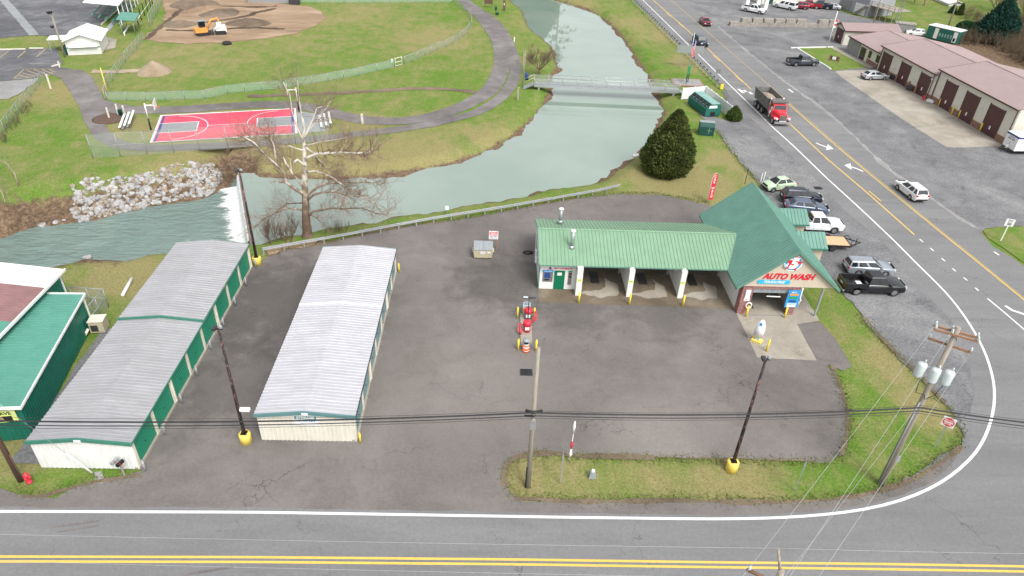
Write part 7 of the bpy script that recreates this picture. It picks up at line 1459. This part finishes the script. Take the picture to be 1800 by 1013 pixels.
# dump truck
fw, rw = P(1356.6, 218), P(1326, 187); ud = (fw - rw).normalized(); nd = Vector((-ud.y, ud.x, 0)); nd = nd if nd.dot(fw) > 0 else -nd
dt = thing('dump_truck', 'red dump truck with grey bed full of rubble on the highway', 'truck', fw + nd * 1.1, math.atan2(ud.y, ud.x))
for s_ in (-1, 1): add_wheel(dt, 0, s_ * 1.08, .53, .32)
for x in (-4.6, -6.0, -7.4):
    for s_ in (-1, 1): add_wheel(dt, x, s_ * .98, .53, .52)
MB().box(-8.0, .9, -.45, .45, .6, .95).build('chassis', 'underbody', dt)
MB().add([(-.9, -.95, .95), (.95, -.62, .95), (.95, .62, .95), (-.9, .95, .95), (-.9, -.95, 1.75), (.85, -.6, 1.62), (.85, .6, 1.62), (-.9, .95, 1.75), (-.9, -.6, 1.92), (.85, -.42, 1.76), (.85, .42, 1.76), (-.9, .6, 1.92)], ((0, 1, 5, 4), (1, 2, 6, 5), (2, 3, 7, 6), (4, 5, 9, 8), (6, 7, 11, 10), (8, 9, 10, 11), (5, 6, 10, 9))).build('hood', 'paint_truckred', dt)
cbn = MB().add([(-2.4, -1.05, .9), (-.88, -1.05, .9), (-.88, 1.05, .9), (-2.4, 1.05, .9), (-2.4, -1.05, 1.8), (-.8, -1.05, 1.8), (-.8, 1.05, 1.8), (-2.4, 1.05, 1.8), (-2.4, -.98, 2.6), (-1.05, -.98, 2.6), (-1.05, .98, 2.6), (-2.4, .98, 2.6)], ((0, 1, 5, 4), (1, 2, 6, 5), (2, 3, 7, 6), (3, 0, 4, 7), (4, 5, 9, 8), (5, 6, 10, 9), (6, 7, 11, 10), (7, 4, 8, 11), (8, 9, 10, 11))).build('cab', 'paint_truckred', dt)
MB().quad((-.79, -.9, 1.88), (-.79, .9, 1.88), (-1.01, .86, 2.5), (-1.01, -.86, 2.5)).build('windshield', 'glass', cbn)
for s_ in (-1, 1):
    MB().quad((-2.1, s_ * 1.062, 1.85), (-1.0, s_ * 1.062, 1.85), (-1.2, s_ * 1.0, 2.5), (-2.1, s_ * 1.0, 2.5)).build('side_window', 'glass', cbn); MB().cbox((-.75, s_ * 1.35, 2.1), .1, .28, .6).build('mirror', 'chrome', cbn); MB().lathe([(.13, 0), (.13, 1.1)], 12, c=(-2.3 + .7, s_ * 1.12, .45)).build('fuel_tank', 'chrome', dt)
    y0, y1 = sorted((s_ * .62, s_ * 1.22)); MB().add([(-.75, y0, .9), (.75, y0, .9), (.75, y1, .9), (-.75, y1, .9), (-.55, y0, 1.2), (.55, y0, 1.2), (.55, y1, 1.2), (-.55, y1, 1.2)], ((0, 1, 5, 4), (1, 2, 6, 5), (2, 3, 7, 6), (3, 0, 4, 7), (4, 5, 6, 7))).build('fender', 'paint_truckred', dt); MB().box(.76, .95, s_ * .92 - .16, s_ * .92 + .16, .95, 1.2).build('headlight', 'headlight', dt)
gr_ = MB().box(.96, 1.02, -.52, .52, .75, 1.65).build('grille', 'chrome', dt)
for k in range(6): MB().box(1.021, 1.03, -.44 + k * .16, -.36 + k * .16, .82, 1.58).build('grille_slot', 'underbody', gr_)
MB().box(.95, 1.2, -1.2, 1.2, .42, .76).build('bumper', 'chrome', dt)
for s_ in (-1, 1): MB().tube([(-2.6, s_ * .95, .8), (-2.6, s_ * .95, 3.1)], .08, 8).build('exhaust_stack', 'chrome', dt)
bx_ = thing  # dump body
ob = [(-8.6, -1.05), (-2.75, -1.05), (-2.75, 1.05), (-8.6, 1.05)]; ot = [(-8.7, -1.25), (-2.75, -1.25), (-2.75, 1.25), (-8.7, 1.25)]
vs = [(x, y, 1.15) for x, y in ob] + [(x, y, 2.85) for x, y in ot] + [(x + (.1 if x < -5 else -.1), y * .92, 2.85) for x, y in ot] + [(x + (.1 if x < -5 else -.1), y * .92, 1.3) for x, y in ob]
MB().add(vs, [(3, 2, 1, 0)] + [(i, (i + 1) % 4, (i + 1) % 4 + 4, i + 4) for i in range(4)] + [(i + 4, (i + 1) % 4 + 4, (i + 1) % 4 + 8, i + 8) for i in range(4)] + [(i + 8, (i + 1) % 4 + 8, (i + 1) % 4 + 12, i + 12) for i in range(4)] + [(12, 13, 14, 15)]).build('dump_bed', 'dump_grey', dt)
MB().box(-2.75, -1.2, -1.2, 1.2, 2.86, 2.98).build('cab_shield', 'dump_grey', dt); MB().box(-1.22, -1.15, -1.2, 1.2, 2.75, 3.05).build('shield_lip', 'dump_grey', dt)
for k in range(5):
    for s_ in (-1, 1): MB().add([(-8.2 + k * 1.3, s_ * 1.07, 1.2), (-8.08 + k * 1.3, s_ * 1.07, 1.2), (-8.08 + k * 1.3, s_ * 1.28, 2.8), (-8.2 + k * 1.3, s_ * 1.28, 2.8)], ((0, 1, 2, 3),)).build('bed_rib', 'dump_grey', dt)
rbm = random.Random(9); n1, n2 = 16, 8; vs = []
for i in range(n1 + 1):
    for j in range(n2 + 1): vs.append((-8.4 + 5.5 * i / n1, -1.1 + 2.2 * j / n2, 2.05 + .55 * math.sin(math.pi * i / n1) * math.sin(math.pi * j / n2) + rbm.uniform(-.08, .08)))
MB().add(vs, [(i * (n2 + 1) + j, (i + 1) * (n2 + 1) + j, (i + 1) * (n2 + 1) + j + 1, i * (n2 + 1) + j + 1) for i in range(n1) for j in range(n2)]).build('rubble_load', 'rubble', dt)
# white box trailer at the right edge
zt0 = .55; a_, b_ = P(1761.5, 254, zt0), P(1781.5, 266, zt0); u = (b_ - a_).normalized(); bt_ = thing('box_trailer', 'white box trailer with navy top band at the right edge', 'trailer', (b_.x, b_.y, 0), math.atan2(-u.x, u.y) + math.pi if False else math.atan2(u.x, -u.y))
fwid = (b_ - a_).length; tz = 2.55; TLn = 5.5     # local x into the trailer (away from its nose), front face on x=0 from y=0 to y=fwid
MB().box(0, TLn, 0, fwid, zt0, tz).build('body', 'white', bt_); MB().box(-.02, TLn, -.02, fwid + .02, tz - .24, tz - .02).build('top_band', 'navy_sign', bt_); MB().box(-.03, TLn, -.03, fwid + .03, tz, tz + .06).build('roof', 'white', bt_); MB().box(-.02, TLn, -.02, fwid + .02, zt0 - .1, zt0 + .02).build('bottom_rail', 'black_metal', bt_)
for y in (.15, fwid - .15): add_wheel(bt_, TLn * .6, y, .34, .22)
MB().tube([(0, .2, .5), (-1.3, fwid / 2, .45)], .06, 6).tube([(0, fwid - .2, .5), (-1.3, fwid / 2, .45)], .06, 6).build('drawbar', 'black_metal', bt_); MB().tube([(-.8, fwid / 2, .05), (-.8, fwid / 2, .9)], .05, 6).build('jack', 'black_metal', bt_); MB().lathe([(.16, 0), (.16, .45)], 12, c=(-.25, fwid / 2, .55)).build('gas_bottle', 'white', bt_)
marks((4, 4), .28, 'black_metal', bt_, (-.02, fwid * .5, 1.85), (R_(90), 0, R_(-90))); marks((7,), .26, 'grey_plastic', bt_, (-.02, fwid * .5, 2.12), (R_(90), 0, R_(-90))); text('1', .45, 'black_metal', bt_, (-.02, fwid * .52, 1.25), (R_(90), 0, R_(-90)), bold=.01)
# ================================================================ trees, shrubs, stones, grass edges
RT = random.Random(21)
def rvec(r): return Vector((r.uniform(-1, 1), r.uniform(-1, 1), r.uniform(-1, 1)))
def twigs(mb, p, d, L, r, depth, rnd, up=.15, n=3, spread=.8, sides=3):
    """recursive bare branching added to mb"""
    k = 3; pts = [p]; q = p; dd = d.normalized()
    for i in range(k):
        dd = (dd + rvec(rnd) * .22 + Vector((0, 0, up * .3))).normalized(); q = q + dd * L / k; pts.append(q)
    mb.tube(pts, [r * (1 - .6 * i / k) for i in range(k + 1)], sides, cap=False)
    if depth <= 0: return
    for j in range(n):
        f = rnd.uniform(.35, 1.0); i = min(k - 1, int(f * k)); b = pts[i].lerp(pts[i + 1], f * k - i)
        nd_ = (dd + rvec(rnd) * spread + Vector((0, 0, up))).normalized()
        twigs(mb, b, nd_, L * rnd.uniform(.5, .72), r * .5, depth - 1, rnd, up, n, spread, 3)
def bare_tree(label, base, h, r, seed, bark='twig', twigm='twig', n=7, depth=4, trunk=.12, cat='tree', fork=.25, spread=.9, up=.35):
    rnd = random.Random(seed); t = thing('bare_tree', label, cat, base); pt = [Vector((0, 0, -.2)), Vector((rnd.uniform(-.1, .1), 0, h * fork * .6)), Vector((rnd.uniform(-.15, .15), .05, h * fork))]
    MB().tube(pt, [trunk, trunk * .8, trunk * .7], 8).build('trunk', bark, t); cr = MB()
    for i in range(n):
        a = 2 * math.pi * i / n + rnd.uniform(-.3, .3); d = Vector((math.cos(a) * r / h * 1.1, math.sin(a) * r / h * 1.1, 1))
        twigs(cr, pt[-1] * rnd.uniform(.75, 1.0), d, h * rnd.uniform(.38, .52), trunk * .45, depth, rnd, up, 4, spread, 4)
    stuff(cr.build('crown', twigm, t)); return t
# --- big sycamore on the bank: limbs traced as directions, given depth round the trunk
cs_ = cropf(400, 180, 3.897); TB_ = P(541, 420, -.4); TYY = TB_.y
syc = thing('sycamore_tree', 'big bare sycamore with white upper limbs on the river bank', 'tree', TB_)
def limb(pts, r0, r1, dy, name='limb', n=7, tw=True, seed=0):
    m_ = len(pts) - 1; q = [PY(*cs_(*p), TYY + dy * i / max(1, m_)) - TB_ for i, p in enumerate(pts)]
    sm_ = []
    for i, (a, b) in enumerate(zip(q, q[1:])):
        for f in (0, .5): sm_.append(a.lerp(b, f) + rvec(RT) * .04 * (i > 0 or f > 0))
    sm_.append(q[-1]); MB().tube(sm_, [r0 + (r1 - r0) * (i / (len(sm_) - 1)) ** .8 for i in range(len(sm_))], n).build(name, 'sycamore_bark', syc)
    if tw:
        L = len(sm_)
        for i in range(max(1, L // 3), L):
            tg = (sm_[i] - sm_[i - 1]).normalized()
            for _ in range(4 if i < L - 1 else 6): twigs(TWM, sm_[i], tg * .7 + rvec(RT) * .9 + Vector((0, 0, .15)), RT.uniform(.8, 2.0), max(.014, r1 * .7), 3, RT, .12, 3, .85)
TWM = MB(); simple('syc_twig', (0.27, 0.19, 0.14), 0.9, 0, 0.4, 0.8)
limb([(552, 945), (543, 860), (538, 790), (534, 700), (531, 610), (530, 500), (530, 400), (524, 320), (520, 250), (525, 180), (515, 110)], .52, .07, .3, 'trunk', 14, False)
MB().tube([(0, 0, -.9), (0, 0, .0), (0, 0, .7)], [.95, .72, .5], 14).build('root_flare', 'sycamore_bark', syc)
limb([(523, 632), (470, 600), (430, 572), (400, 545), (392, 497), (335, 432), (250, 350), (175, 270), (110, 235)], .20, .05, -1.5); limb([(400, 548), (375, 545), (355, 548)], .15, .13, -.2, tw=False)
limb([(332, 430), (323, 340), (318, 290), (300, 255), (290, 200)], .11, .03, 1.2); limb([(455, 505), (420, 450), (380, 380), (320, 290), (300, 262), (160, 240)], .12, .04, 2.0)
limb([(533, 440), (480, 395), (455, 412)], .13, .09, -1, tw=False); limb([(535, 385), (560, 370), (620, 352), (700, 348), (780, 345), (870, 350), (980, 341)], .16, .08, -1.2); limb([(975, 342), (1000, 290), (1025, 235)], .06, .025, -.3); limb([(800, 345), (803, 300), (806, 240)], .05, .02, .2)
limb([(540, 310), (590, 350), (620, 390), (690, 460), (740, 480)], .12, .04, 2.2); limb([(545, 475), (600, 472), (640, 480), (730, 520), (780, 560), (822, 590), (812, 640)], .12, .05, -1.5)
limb([(540, 650), (575, 610), (620, 580), (690, 555), (760, 550), (880, 552), (990, 545), (1050, 562)], .18, .04, 1.5); limb([(545, 668), (600, 630), (650, 618), (740, 615), (820, 640), (900, 645), (1010, 690)], .15, .04, -2.2)
limb([(550, 775), (585, 750), (620, 740), (700, 728), (780, 727), (920, 725), (1010, 760), (1090, 770)], .15, .03, -1.0); limb([(522, 740), (470, 730), (420, 725), (350, 745), (250, 800), (190, 850)], .13, .03, -2.0); limb([(524, 690), (470, 690), (400, 700), (320, 760)], .09, .03, 2.0); limb([(528, 600), (470, 520), (440, 470), (430, 380)], .09, .03, 2.2)
limb([(522, 250), (555, 180), (590, 100), (610, 38), (650, 30)], .09, .04, .6); limb([(522, 270), (480, 180), (440, 60), (425, -60), (380, -140)], .08, .03, -.8); limb([(520, 180), (500, 60), (485, -60), (480, -150)], .07, .02, .8); limb([(525, 220), (600, 140), (690, 20), (720, -30)], .06, .02, 1.8); limb([(526, 300), (640, 270), (760, 255), (820, 235)], .07, .02, -2.0); limb([(524, 330), (420, 300), (300, 310), (150, 330)], .07, .02, 2.5); limb([(560, 770), (600, 790), (630, 810)], .06, .03, -.5)
stuff(TWM.build('twigs', 'syc_twig', syc))
# --- evergreen: sprays through a noise-lobed cone
def evergreen(label, base, h, r, seed, mat, n=9000, lean=(0, 0), leaf=.42, prof=None, name='evergreen_tree', low=.0, cat='tree', trunk=.22):
    rnd = random.Random(seed); t = thing(name, label, cat, base); MB().tube([(0, 0, -.2), (0, 0, h * .3), (lean[0] * .8, lean[1] * .8, h * .85)], [trunk, trunk * .8, .04], 8).build('trunk', 'bark', t)
    prof = prof or (lambda f: (min(1, .78 + f * 1.6) if f < .14 else (1 - ((f - .14) / .86) ** 1.6)))
    def R(f, a): return r * prof(f) * (1 + .17 * mnoise.noise(Vector((math.cos(a) * 1.7, math.sin(a) * 1.7, f * h * .55 + seed))) + .17 * mnoise.noise(Vector((math.cos(a) * 5, math.sin(a) * 5, f * h * 1.6 + seed))))
    vs = []; fs = []
    for i in range(n):
        f = rnd.random() ** 1.25; a = rnd.uniform(0, 2 * math.pi); dep = 1 - .42 * rnd.random() ** 1.8; rr = R(f, a) * dep
        c = Vector((rr * math.cos(a) + lean[0] * f, rr * math.sin(a) + lean[1] * f, low + f * (h - low))); out = Vector((math.cos(a), math.sin(a), 0))
        d = (out * rnd.uniform(.25, .9) + Vector((0, 0, rnd.uniform(.35, 1.1))) + rvec(rnd) * .35).normalized(); sd_ = d.cross(out + rvec(rnd) * .6); sd_ = sd_.normalized() if sd_.length > 1e-4 else Vector((1, 0, 0))
        L = leaf * rnd.uniform(.6, 1.25); w_ = L * .30; b = len(vs); nn = d.cross(sd_) * L * .12
        vs += [c, c + d * L * .45 + sd_ * w_ + nn, c + d * L, c + d * L * .45 - sd_ * w_ + nn, c + d * L * .5 - nn]; fs += [(b, b + 1, b + 4), (b + 1, b + 2, b + 4), (b + 4, b + 2, b + 3), (b, b + 4, b + 3)]
    mb = MB().add(vs, fs); stuff(mb.build('foliage', mat, t))
    k, m_ = 18, 10; cv_ = [(R(j / m_, 2 * math.pi * i / k) * .66 * math.cos(2 * math.pi * i / k) + lean[0] * j / m_, R(j / m_, 2 * math.pi * i / k) * .66 * math.sin(2 * math.pi * i / k) + lean[1] * j / m_, low + .1 + (h * .93 - low) * j / m_) for j in range(m_ + 1) for i in range(k)]
    MB().add(cv_, [(j * k + i, j * k + (i + 1) % k, (j + 1) * k + (i + 1) % k, (j + 1) * k + i) for j in range(m_) for i in range(k)], 0, True).build('inner_growth', mat, t); return t
evergreen('dense dark green conical evergreen between the river and the car wash', P(1169, 301), 7.6, 3.15, 5, 'conifer', 17000, (.55, .1), leaf=.52)
evergreen('small round evergreen shrub at the end of the white fence', P(1289, 211), 2.0, 1.15, 8, 'shrub', 1800, leaf=.3, name='evergreen_shrub', cat='shrub', trunk=.06)
evergreen('broad blue-green spruce behind the garages', P(*c5(1495, 385)), 9.0, 4.2, 11, 'spruce', 6000, leaf=.75); evergreen('dark green bush left of the spruce', P(*c5(1230, 345)), 3.4, 2.6, 12, 'far_green', 2600, leaf=.55, name='evergreen_bush', cat='bush', prof=lambda f: math.sqrt(max(0, 1 - f ** 2)) * .95 + .05)
evergreen('slim green cypress on the lawn beyond the garages', P(*c5(1185, 170)), 3.4, .8, 13, 'shrub', 1500, leaf=.4, name='slim_cypress'); evergreen('dark bush beside the slim cypress', P(*c5(1120, 150)), 2.6, .9, 14, 'far_green', 1000, leaf=.4, name='evergreen_bush', cat='bush')
for i, (x, y) in enumerate(((1255, 205), (1325, 220), (1395, 245))): bare_tree('brown leafless shrub on the slope, %s from the slim cypress' % 'first second third'.split()[i], P(*c5(x, y)), 3.6, 1.4, 30 + i, n=9, depth=4, trunk=.07, cat='shrub', fork=.08, up=.5)
bare_tree('spreading bare tree beside the footbridge', P(948, 131), 5.0, 4.2, 41, n=9, depth=5, trunk=.18, fork=.16, spread=.95, up=.22)
bare_tree('tall bare tree leaning over the slope at the top right corner', P(*c5(1600, 200)), 15, 6, 42, n=7, depth=5, trunk=.34, up=.3); bare_tree('bare tree rising left of the spruce on the slope', P(*c5(1480, 230)), 11, 5, 43, n=7, depth=5, trunk=.24); bare_tree('bare tree at the right edge above the garage roof', P(*c5(1740, 330)), 10, 5, 44, n=8, depth=5, trunk=.22); bare_tree('slim bare tree behind the deck of the grey house', P(*c5(790, 45)), 9, 3, 45, n=6, depth=4, trunk=.2); bare_tree('second slim bare tree right of the grey house', P(*c5(870, 75)), 8, 3, 46, n=6, depth=4, trunk=.18)
# leaning pale saplings on the left bank
for i, (base, lim, lab) in enumerate(((c8(125, 340), [(125, 340), (100, 255), (50, 190), (-20, 150), (-90, 90)], 'pale leaning sapling at the left edge of the park bank'), (c8(15, 600), [(15, 600), (45, 545), (95, 530), (150, 550), (185, 600)], 'arched pale branch low on the left river bank'), (c8(35, 570), [(35, 570), (45, 480), (20, 400), (-20, 330)], 'upright pale sapling on the left river bank'))):
    z = gz(P(*base, -.6).x, P(*base, -.6).y); b0 = P(*base, z); t = thing('leaning_sapling', lab, 'tree', b0); q = [PY(*c8(*p), b0.y + .3 * k) - b0 for k, p in enumerate(lim)]
    MB().tube(q, [.09 - .018 * k for k in range(len(q))], 7).build('stem', 'pale_twig', t); tm = MB()
    for k in range(1, len(q)):
        for _ in range(4): twigs(tm, q[k], (q[k] - q[k - 1]).normalized() + rvec(RT) * .8, RT.uniform(.7, 1.5), .018, 3, RT, .1, 3)
    stuff(tm.build('twigs', 'pale_twig', t))
# trees of the far bank above the frame: they show as reflections in the river
def pine(label, base, h, r, seed):
    rnd = random.Random(seed); t = thing('bank_pine', label, 'tree', base); MB().tube([(0, 0, 0), (0, 0, h)], [.32, .05], 8).build('trunk', 'bark', t); mb = MB(); fo = MB()
    for i in range(70):
        f = .2 + .78 * i / 70; a = rnd.uniform(0, 6.28); L = r * (1.05 - f) * 1.15 * rnd.uniform(.7, 1.1); e = Vector((math.cos(a) * L, math.sin(a) * L, -.10 * L)); b = Vector((0, 0, f * h)); mb.tube([b, b + e * .5 + Vector((0, 0, .1 * L)), b + e], [.07, .05, .02], 4, cap=False)
        for k in range(10):
            g = b + e * rnd.uniform(.25, 1.05); s_ = rvec(rnd) * .55; s2 = rvec(rnd) * .55; fo.add([g, g + s_, g + s2 + Vector((0, 0, -.1))], ((0, 1, 2),))
    mb.build('branches', 'bark', t); stuff(fo.build('foliage', 'far_green', t))
pine('tall spare pine beyond the top edge mirrored in the river', P(985, -24), 22, 7.5, 61)
for i, (x, y, h) in enumerate(((955, -30, 13), (932, -42, 15), (908, -46, 14), (880, -50, 13))): evergreen('dense evergreen beyond the top edge mirrored in the river, %s from the tall pine' % 'first second third fourth'.split()[i], P(x, y), h, 4.6, 70 + i, 'far_green', 2600, leaf=1.2)
# brush on the slope and at the water
def brush(name, pxpoly, count, h, seed, mat, label=None):
    rnd = random.Random(seed); xs_ = [p[0] for p in pxpoly]; ys_ = [p[1] for p in pxpoly]; poly = np.array(pxpoly, float); mb = MB(); k = 0
    while k < count:
        x, y = rnd.uniform(min(xs_), max(xs_)), rnd.uniform(min(ys_), max(ys_))
        if sdf(np.array([[x, y]]), poly)[0] > 0: continue
        b = P(x, y); b = P(x, y, max(gz(b.x, b.y), -2.2)); hill_ = 7 * max(0, min(1, (b.x - 98) / 60)) ** 1.4; b.z += hill_
        for _ in range(3): twigs(mb, b, Vector((rnd.uniform(-.5, .5), rnd.uniform(-.5, .5), 1)), h * rnd.uniform(.4, .8), .035 if h > 1.5 else .015, 2, rnd, .3, 3)
        k += 1
    return stuff(mb.build(name, mat))
brush('slope_brush', [c5(1150, 400), c5(1260, 300), c5(1500, 260), c5(1830, 250), c5(1830, 640), c5(1500, 440)], 620, 2.8, 81, 'brush_twig')
brush('bank_brush', [(455, 405), (520, 395), (535, 425), (470, 432)], 30, 2.0, 82, 'twig'); brush('bank_brush', [(572, 405), (620, 396), (625, 408), (575, 416)], 18, 1.2, 83, 'twig'); brush('bank_brush', [(370, 300), (425, 290), (425, 310), (385, 330)], 40, 1.2, 84, 'twig'); brush('bank_brush', [(20, 350), (125, 340), (125, 385), (20, 405)], 60, .7, 85, 'brush_twig'); brush('bank_brush', [(130, 315), (370, 290), (370, 340), (140, 385)], 110, .8, 86, 'twig'); brush('fence_brush', [(0, 240), (50, 182), (58, 190), (8, 255)], 60, .9, 87, 'brush_twig')
# riprap
rip = thing('riprap_bank', 'heap of pale broken stones lining the river bank below the weir', 'riprap', P(260, 340, -1.2)); ro = rip.location.copy(); rk = []
for i in range(7):
    bm = bmesh.new(); bmesh.ops.create_icosphere(bm, subdivisions=1, radius=1.0); rr = random.Random(i)
    for v in bm.verts: v.co = Vector((v.co.x * rr.uniform(.65, 1.15), v.co.y * rr.uniform(.6, 1.1), v.co.z * rr.uniform(.5, .85)))
    m_ = bpy.data.meshes.new('stone'); bm.to_mesh(m_); bm.free(); m_.materials.append(MT['rock' if i < 5 else 'rock_tan']); rk.append(m_)
rp = np.array([c8(*p) for p in ((490, 345), (600, 300), (820, 285), (1000, 262), (1160, 205), (1300, 185), (1460, 190), (1530, 290), (1440, 400), (1250, 430), (1050, 470), (860, 520), (700, 555), (540, 590), (490, 525), (515, 420))])
rnd = random.Random(5); cand = []
while len(cand) < 1600:
    x, y = rnd.uniform(120, 395), rnd.uniform(286, 393)
    if sdf(np.array([[x, y]]), rp)[0] < 0:
        den = .42 + .8 * mnoise.noise(Vector((x * .06, y * .09, 0))) + (.35 if x > 330 or y > 350 else 0)
        if rnd.random() < den: cand.append((x, y))
z_ = np.full(len(cand), ZL); done = np.zeros(len(cand), bool)      # first meeting of each sight line with the bank
for zt_ in np.arange(-.05, ZL, -.12):
    w_ = [P(x, y, float(zt_)) for x, y in cand]; hh_ = height(np.array([[p.x, p.y] for p in w_]))[0]; hit = (hh_ >= zt_) & ~done; z_[hit] = zt_; done |= hit
sizes = [(.13 + .34 * rnd.random() ** 2.2) for _ in cand]; order = sorted(range(len(cand)), key=lambda i: -sizes[i]); small = MB(); ico = [(tuple(v.co), ) for v in rk[0].vertices]; icv = [v.co.copy() for v in rk[0].vertices]; icf = [tuple(p.vertices) for p in rk[0].polygons]
for n_, i in enumerate(order):
    p = P(cand[i][0], cand[i][1], float(z_[i])); s_ = sizes[i]
    if n_ < 295: link_mesh('stone', rk[rnd.randrange(7)], rip, p - ro + Vector((0, 0, s_ * .25)), (rnd.uniform(-.6, .6), rnd.uniform(-.6, .6), rnd.uniform(0, 6.28)), (s_, s_, s_))
    else:
        M = Matrix.Rotation(rnd.uniform(0, 6.28), 3, 'Z') @ Matrix.Rotation(rnd.uniform(-.8, .8), 3, 'X'); small.add([M @ v * s_ + (p - ro) + Vector((0, 0, s_ * .2)) for v in icv], icf)
stuff(small.build('small_stones', 'rock', rip))
for i, (x, y, s_) in enumerate(((600, 835, .42), (290, 612, .5), (385, 592, .5), (440, 580, .25))):
    p = P(*c8(x, y), ZL); o = link_mesh('river_stone', rk[i % 7], None, p + Vector((0, 0, .08)), (0, 0, i), (s_ * 1.3, s_, s_)); tag(o, ('lone brown stone in the river shallows', 'pale boulder at the waterline left of the riprap', 'flat pale boulder at the left foot of the riprap', 'small stone at the waterline beside the flat boulder')[i], 'stone')
dw = MB()
for i in range(7): a = P(*c8(750 + 45 * i, 885 - 3 * i + RT.uniform(-8, 8)), -2.2); dw.tube([a, a + Vector((RT.uniform(1.2, 2.4), RT.uniform(-.3, .3), RT.uniform(-.1, .25)))], [.1, .05], 6)
tag(dw.build('driftwood', 'brown_pole'), 'tangle of dark driftwood on the near river bank', 'driftwood')
# soil and leaf edging where grass meets asphalt, and grass tufts along the edges
for pl, wd_ in (([(905, 876), (1000, 882), (1100, 882), (1200, 880), (1300, 883), (1400, 883), (1480, 877), (1550, 863), (1600, 846), (1650, 818), (1690, 785)], 0.32), ([(40, 872), (70, 874), (110, 862), (160, 848), (245, 836)], 0.27), ([(888, 855), (886, 832), (892, 814), (910, 802), (950, 796), (1000, 799), (1060, 803), (1150, 804)], .45), ([(1150, 804), (1250, 806), (1350, 808), (1450, 810)], 0.14), ([(1480, 800), (1490, 762), (1491, 725), (1484, 698), (1470, 664), (1462, 640)], 0.27), ([(470, 450), (518, 436), (564, 430), (644, 411), (708, 399)], 0.41), ([(708, 399), (800, 388), (900, 370), (1000, 351), (1050, 345)], 0.23), ([(1520, 560), (1560, 605), (1611, 655), (1665, 714)], 0.32)):
    path('soil_edge', pl, wd_, .0225 + wd_ * .002 + pl[0][0] * 1e-6, 'dug_earth', .12)
path('leaf_litter', [(470, 444), (520, 431), (570, 424)], 1.0, .026, 'infield', .4)
sheet('gravel_patch', PX([cropf(0, 640, 3.896)(645, 740), cropf(0, 640, 3.896)(690, 735), cropf(0, 640, 3.896)(730, 790), cropf(0, 640, 3.896)(700, 825), cropf(0, 640, 3.896)(650, 820)]), .012, 'pale_gravel', .15, step=.2)
sheet('gravel_strip', [(-31.0, 31.5), (-28.9, 31.5), (-28.9, 46), (-31.8, 46), (-31.4, 39)], .008, 'gravel', .2)
edges = [[(905, 873), (1000, 879), (1100, 880), (1200, 877), (1300, 880), (1400, 881), (1480, 874), (1550, 860), (1611, 832), (1648, 806), (1680, 788), (1691, 770), (1689, 752), (1671, 721), (1641, 691), (1611, 657), (1580, 627), (1533, 580), (1510, 550)], [(905, 873), (890, 857), (887, 832), (891, 816), (906, 804), (950, 798), (1000, 802), (1100, 805), (1200, 808), (1300, 809), (1400, 813), (1457, 813), (1480, 802), (1492, 762), (1493, 725), (1487, 700), (1472, 665), (1460, 645)], [(470, 449), (518, 434), (564, 428), (644, 409), (708, 397), (800, 386), (900, 368), (1000, 349), (1090, 340), (1150, 340), (1200, 348), (1245, 358)], [(20, 860), (70, 870), (110, 858), (160, 845), (245, 833)], [(1258, 226), (1268, 240), (1289, 268), (1309, 294), (1333, 320)]]
rg = np.random.default_rng(3); V_, F_ = [], []
for e in edges:
    pl = [P(x, y).xy for x, y in e]
    for a, b in zip(pl, pl[1:]):
        for _ in range(int((b - a).length * 60)):
            f = rg.random(); p = a.lerp(b, f) + Vector((rg.normal(0, .28), rg.normal(0, .28))); h_ = rg.uniform(.03, .13); a2 = rg.uniform(0, 6.28); dx, dy = math.cos(a2) * .06, math.sin(a2) * .06; lx, ly = rg.normal(0, .06), rg.normal(0, .06); z = gz(p.x, p.y) if False else 0.0; k = len(V_)
            V_ += [(p.x - dx, p.y - dy, z), (p.x + dx, p.y + dy, z), (p.x + lx, p.y + ly, z + h_)]; F_.append((k, k + 1, k + 2))
foliage('grass_blade', (0.055, 0.10, 0.018), (0.20, 0.22, 0.07), 1.5)
stuff(MB().add(V_, F_).build('grass_tufts', 'grass_blade'))
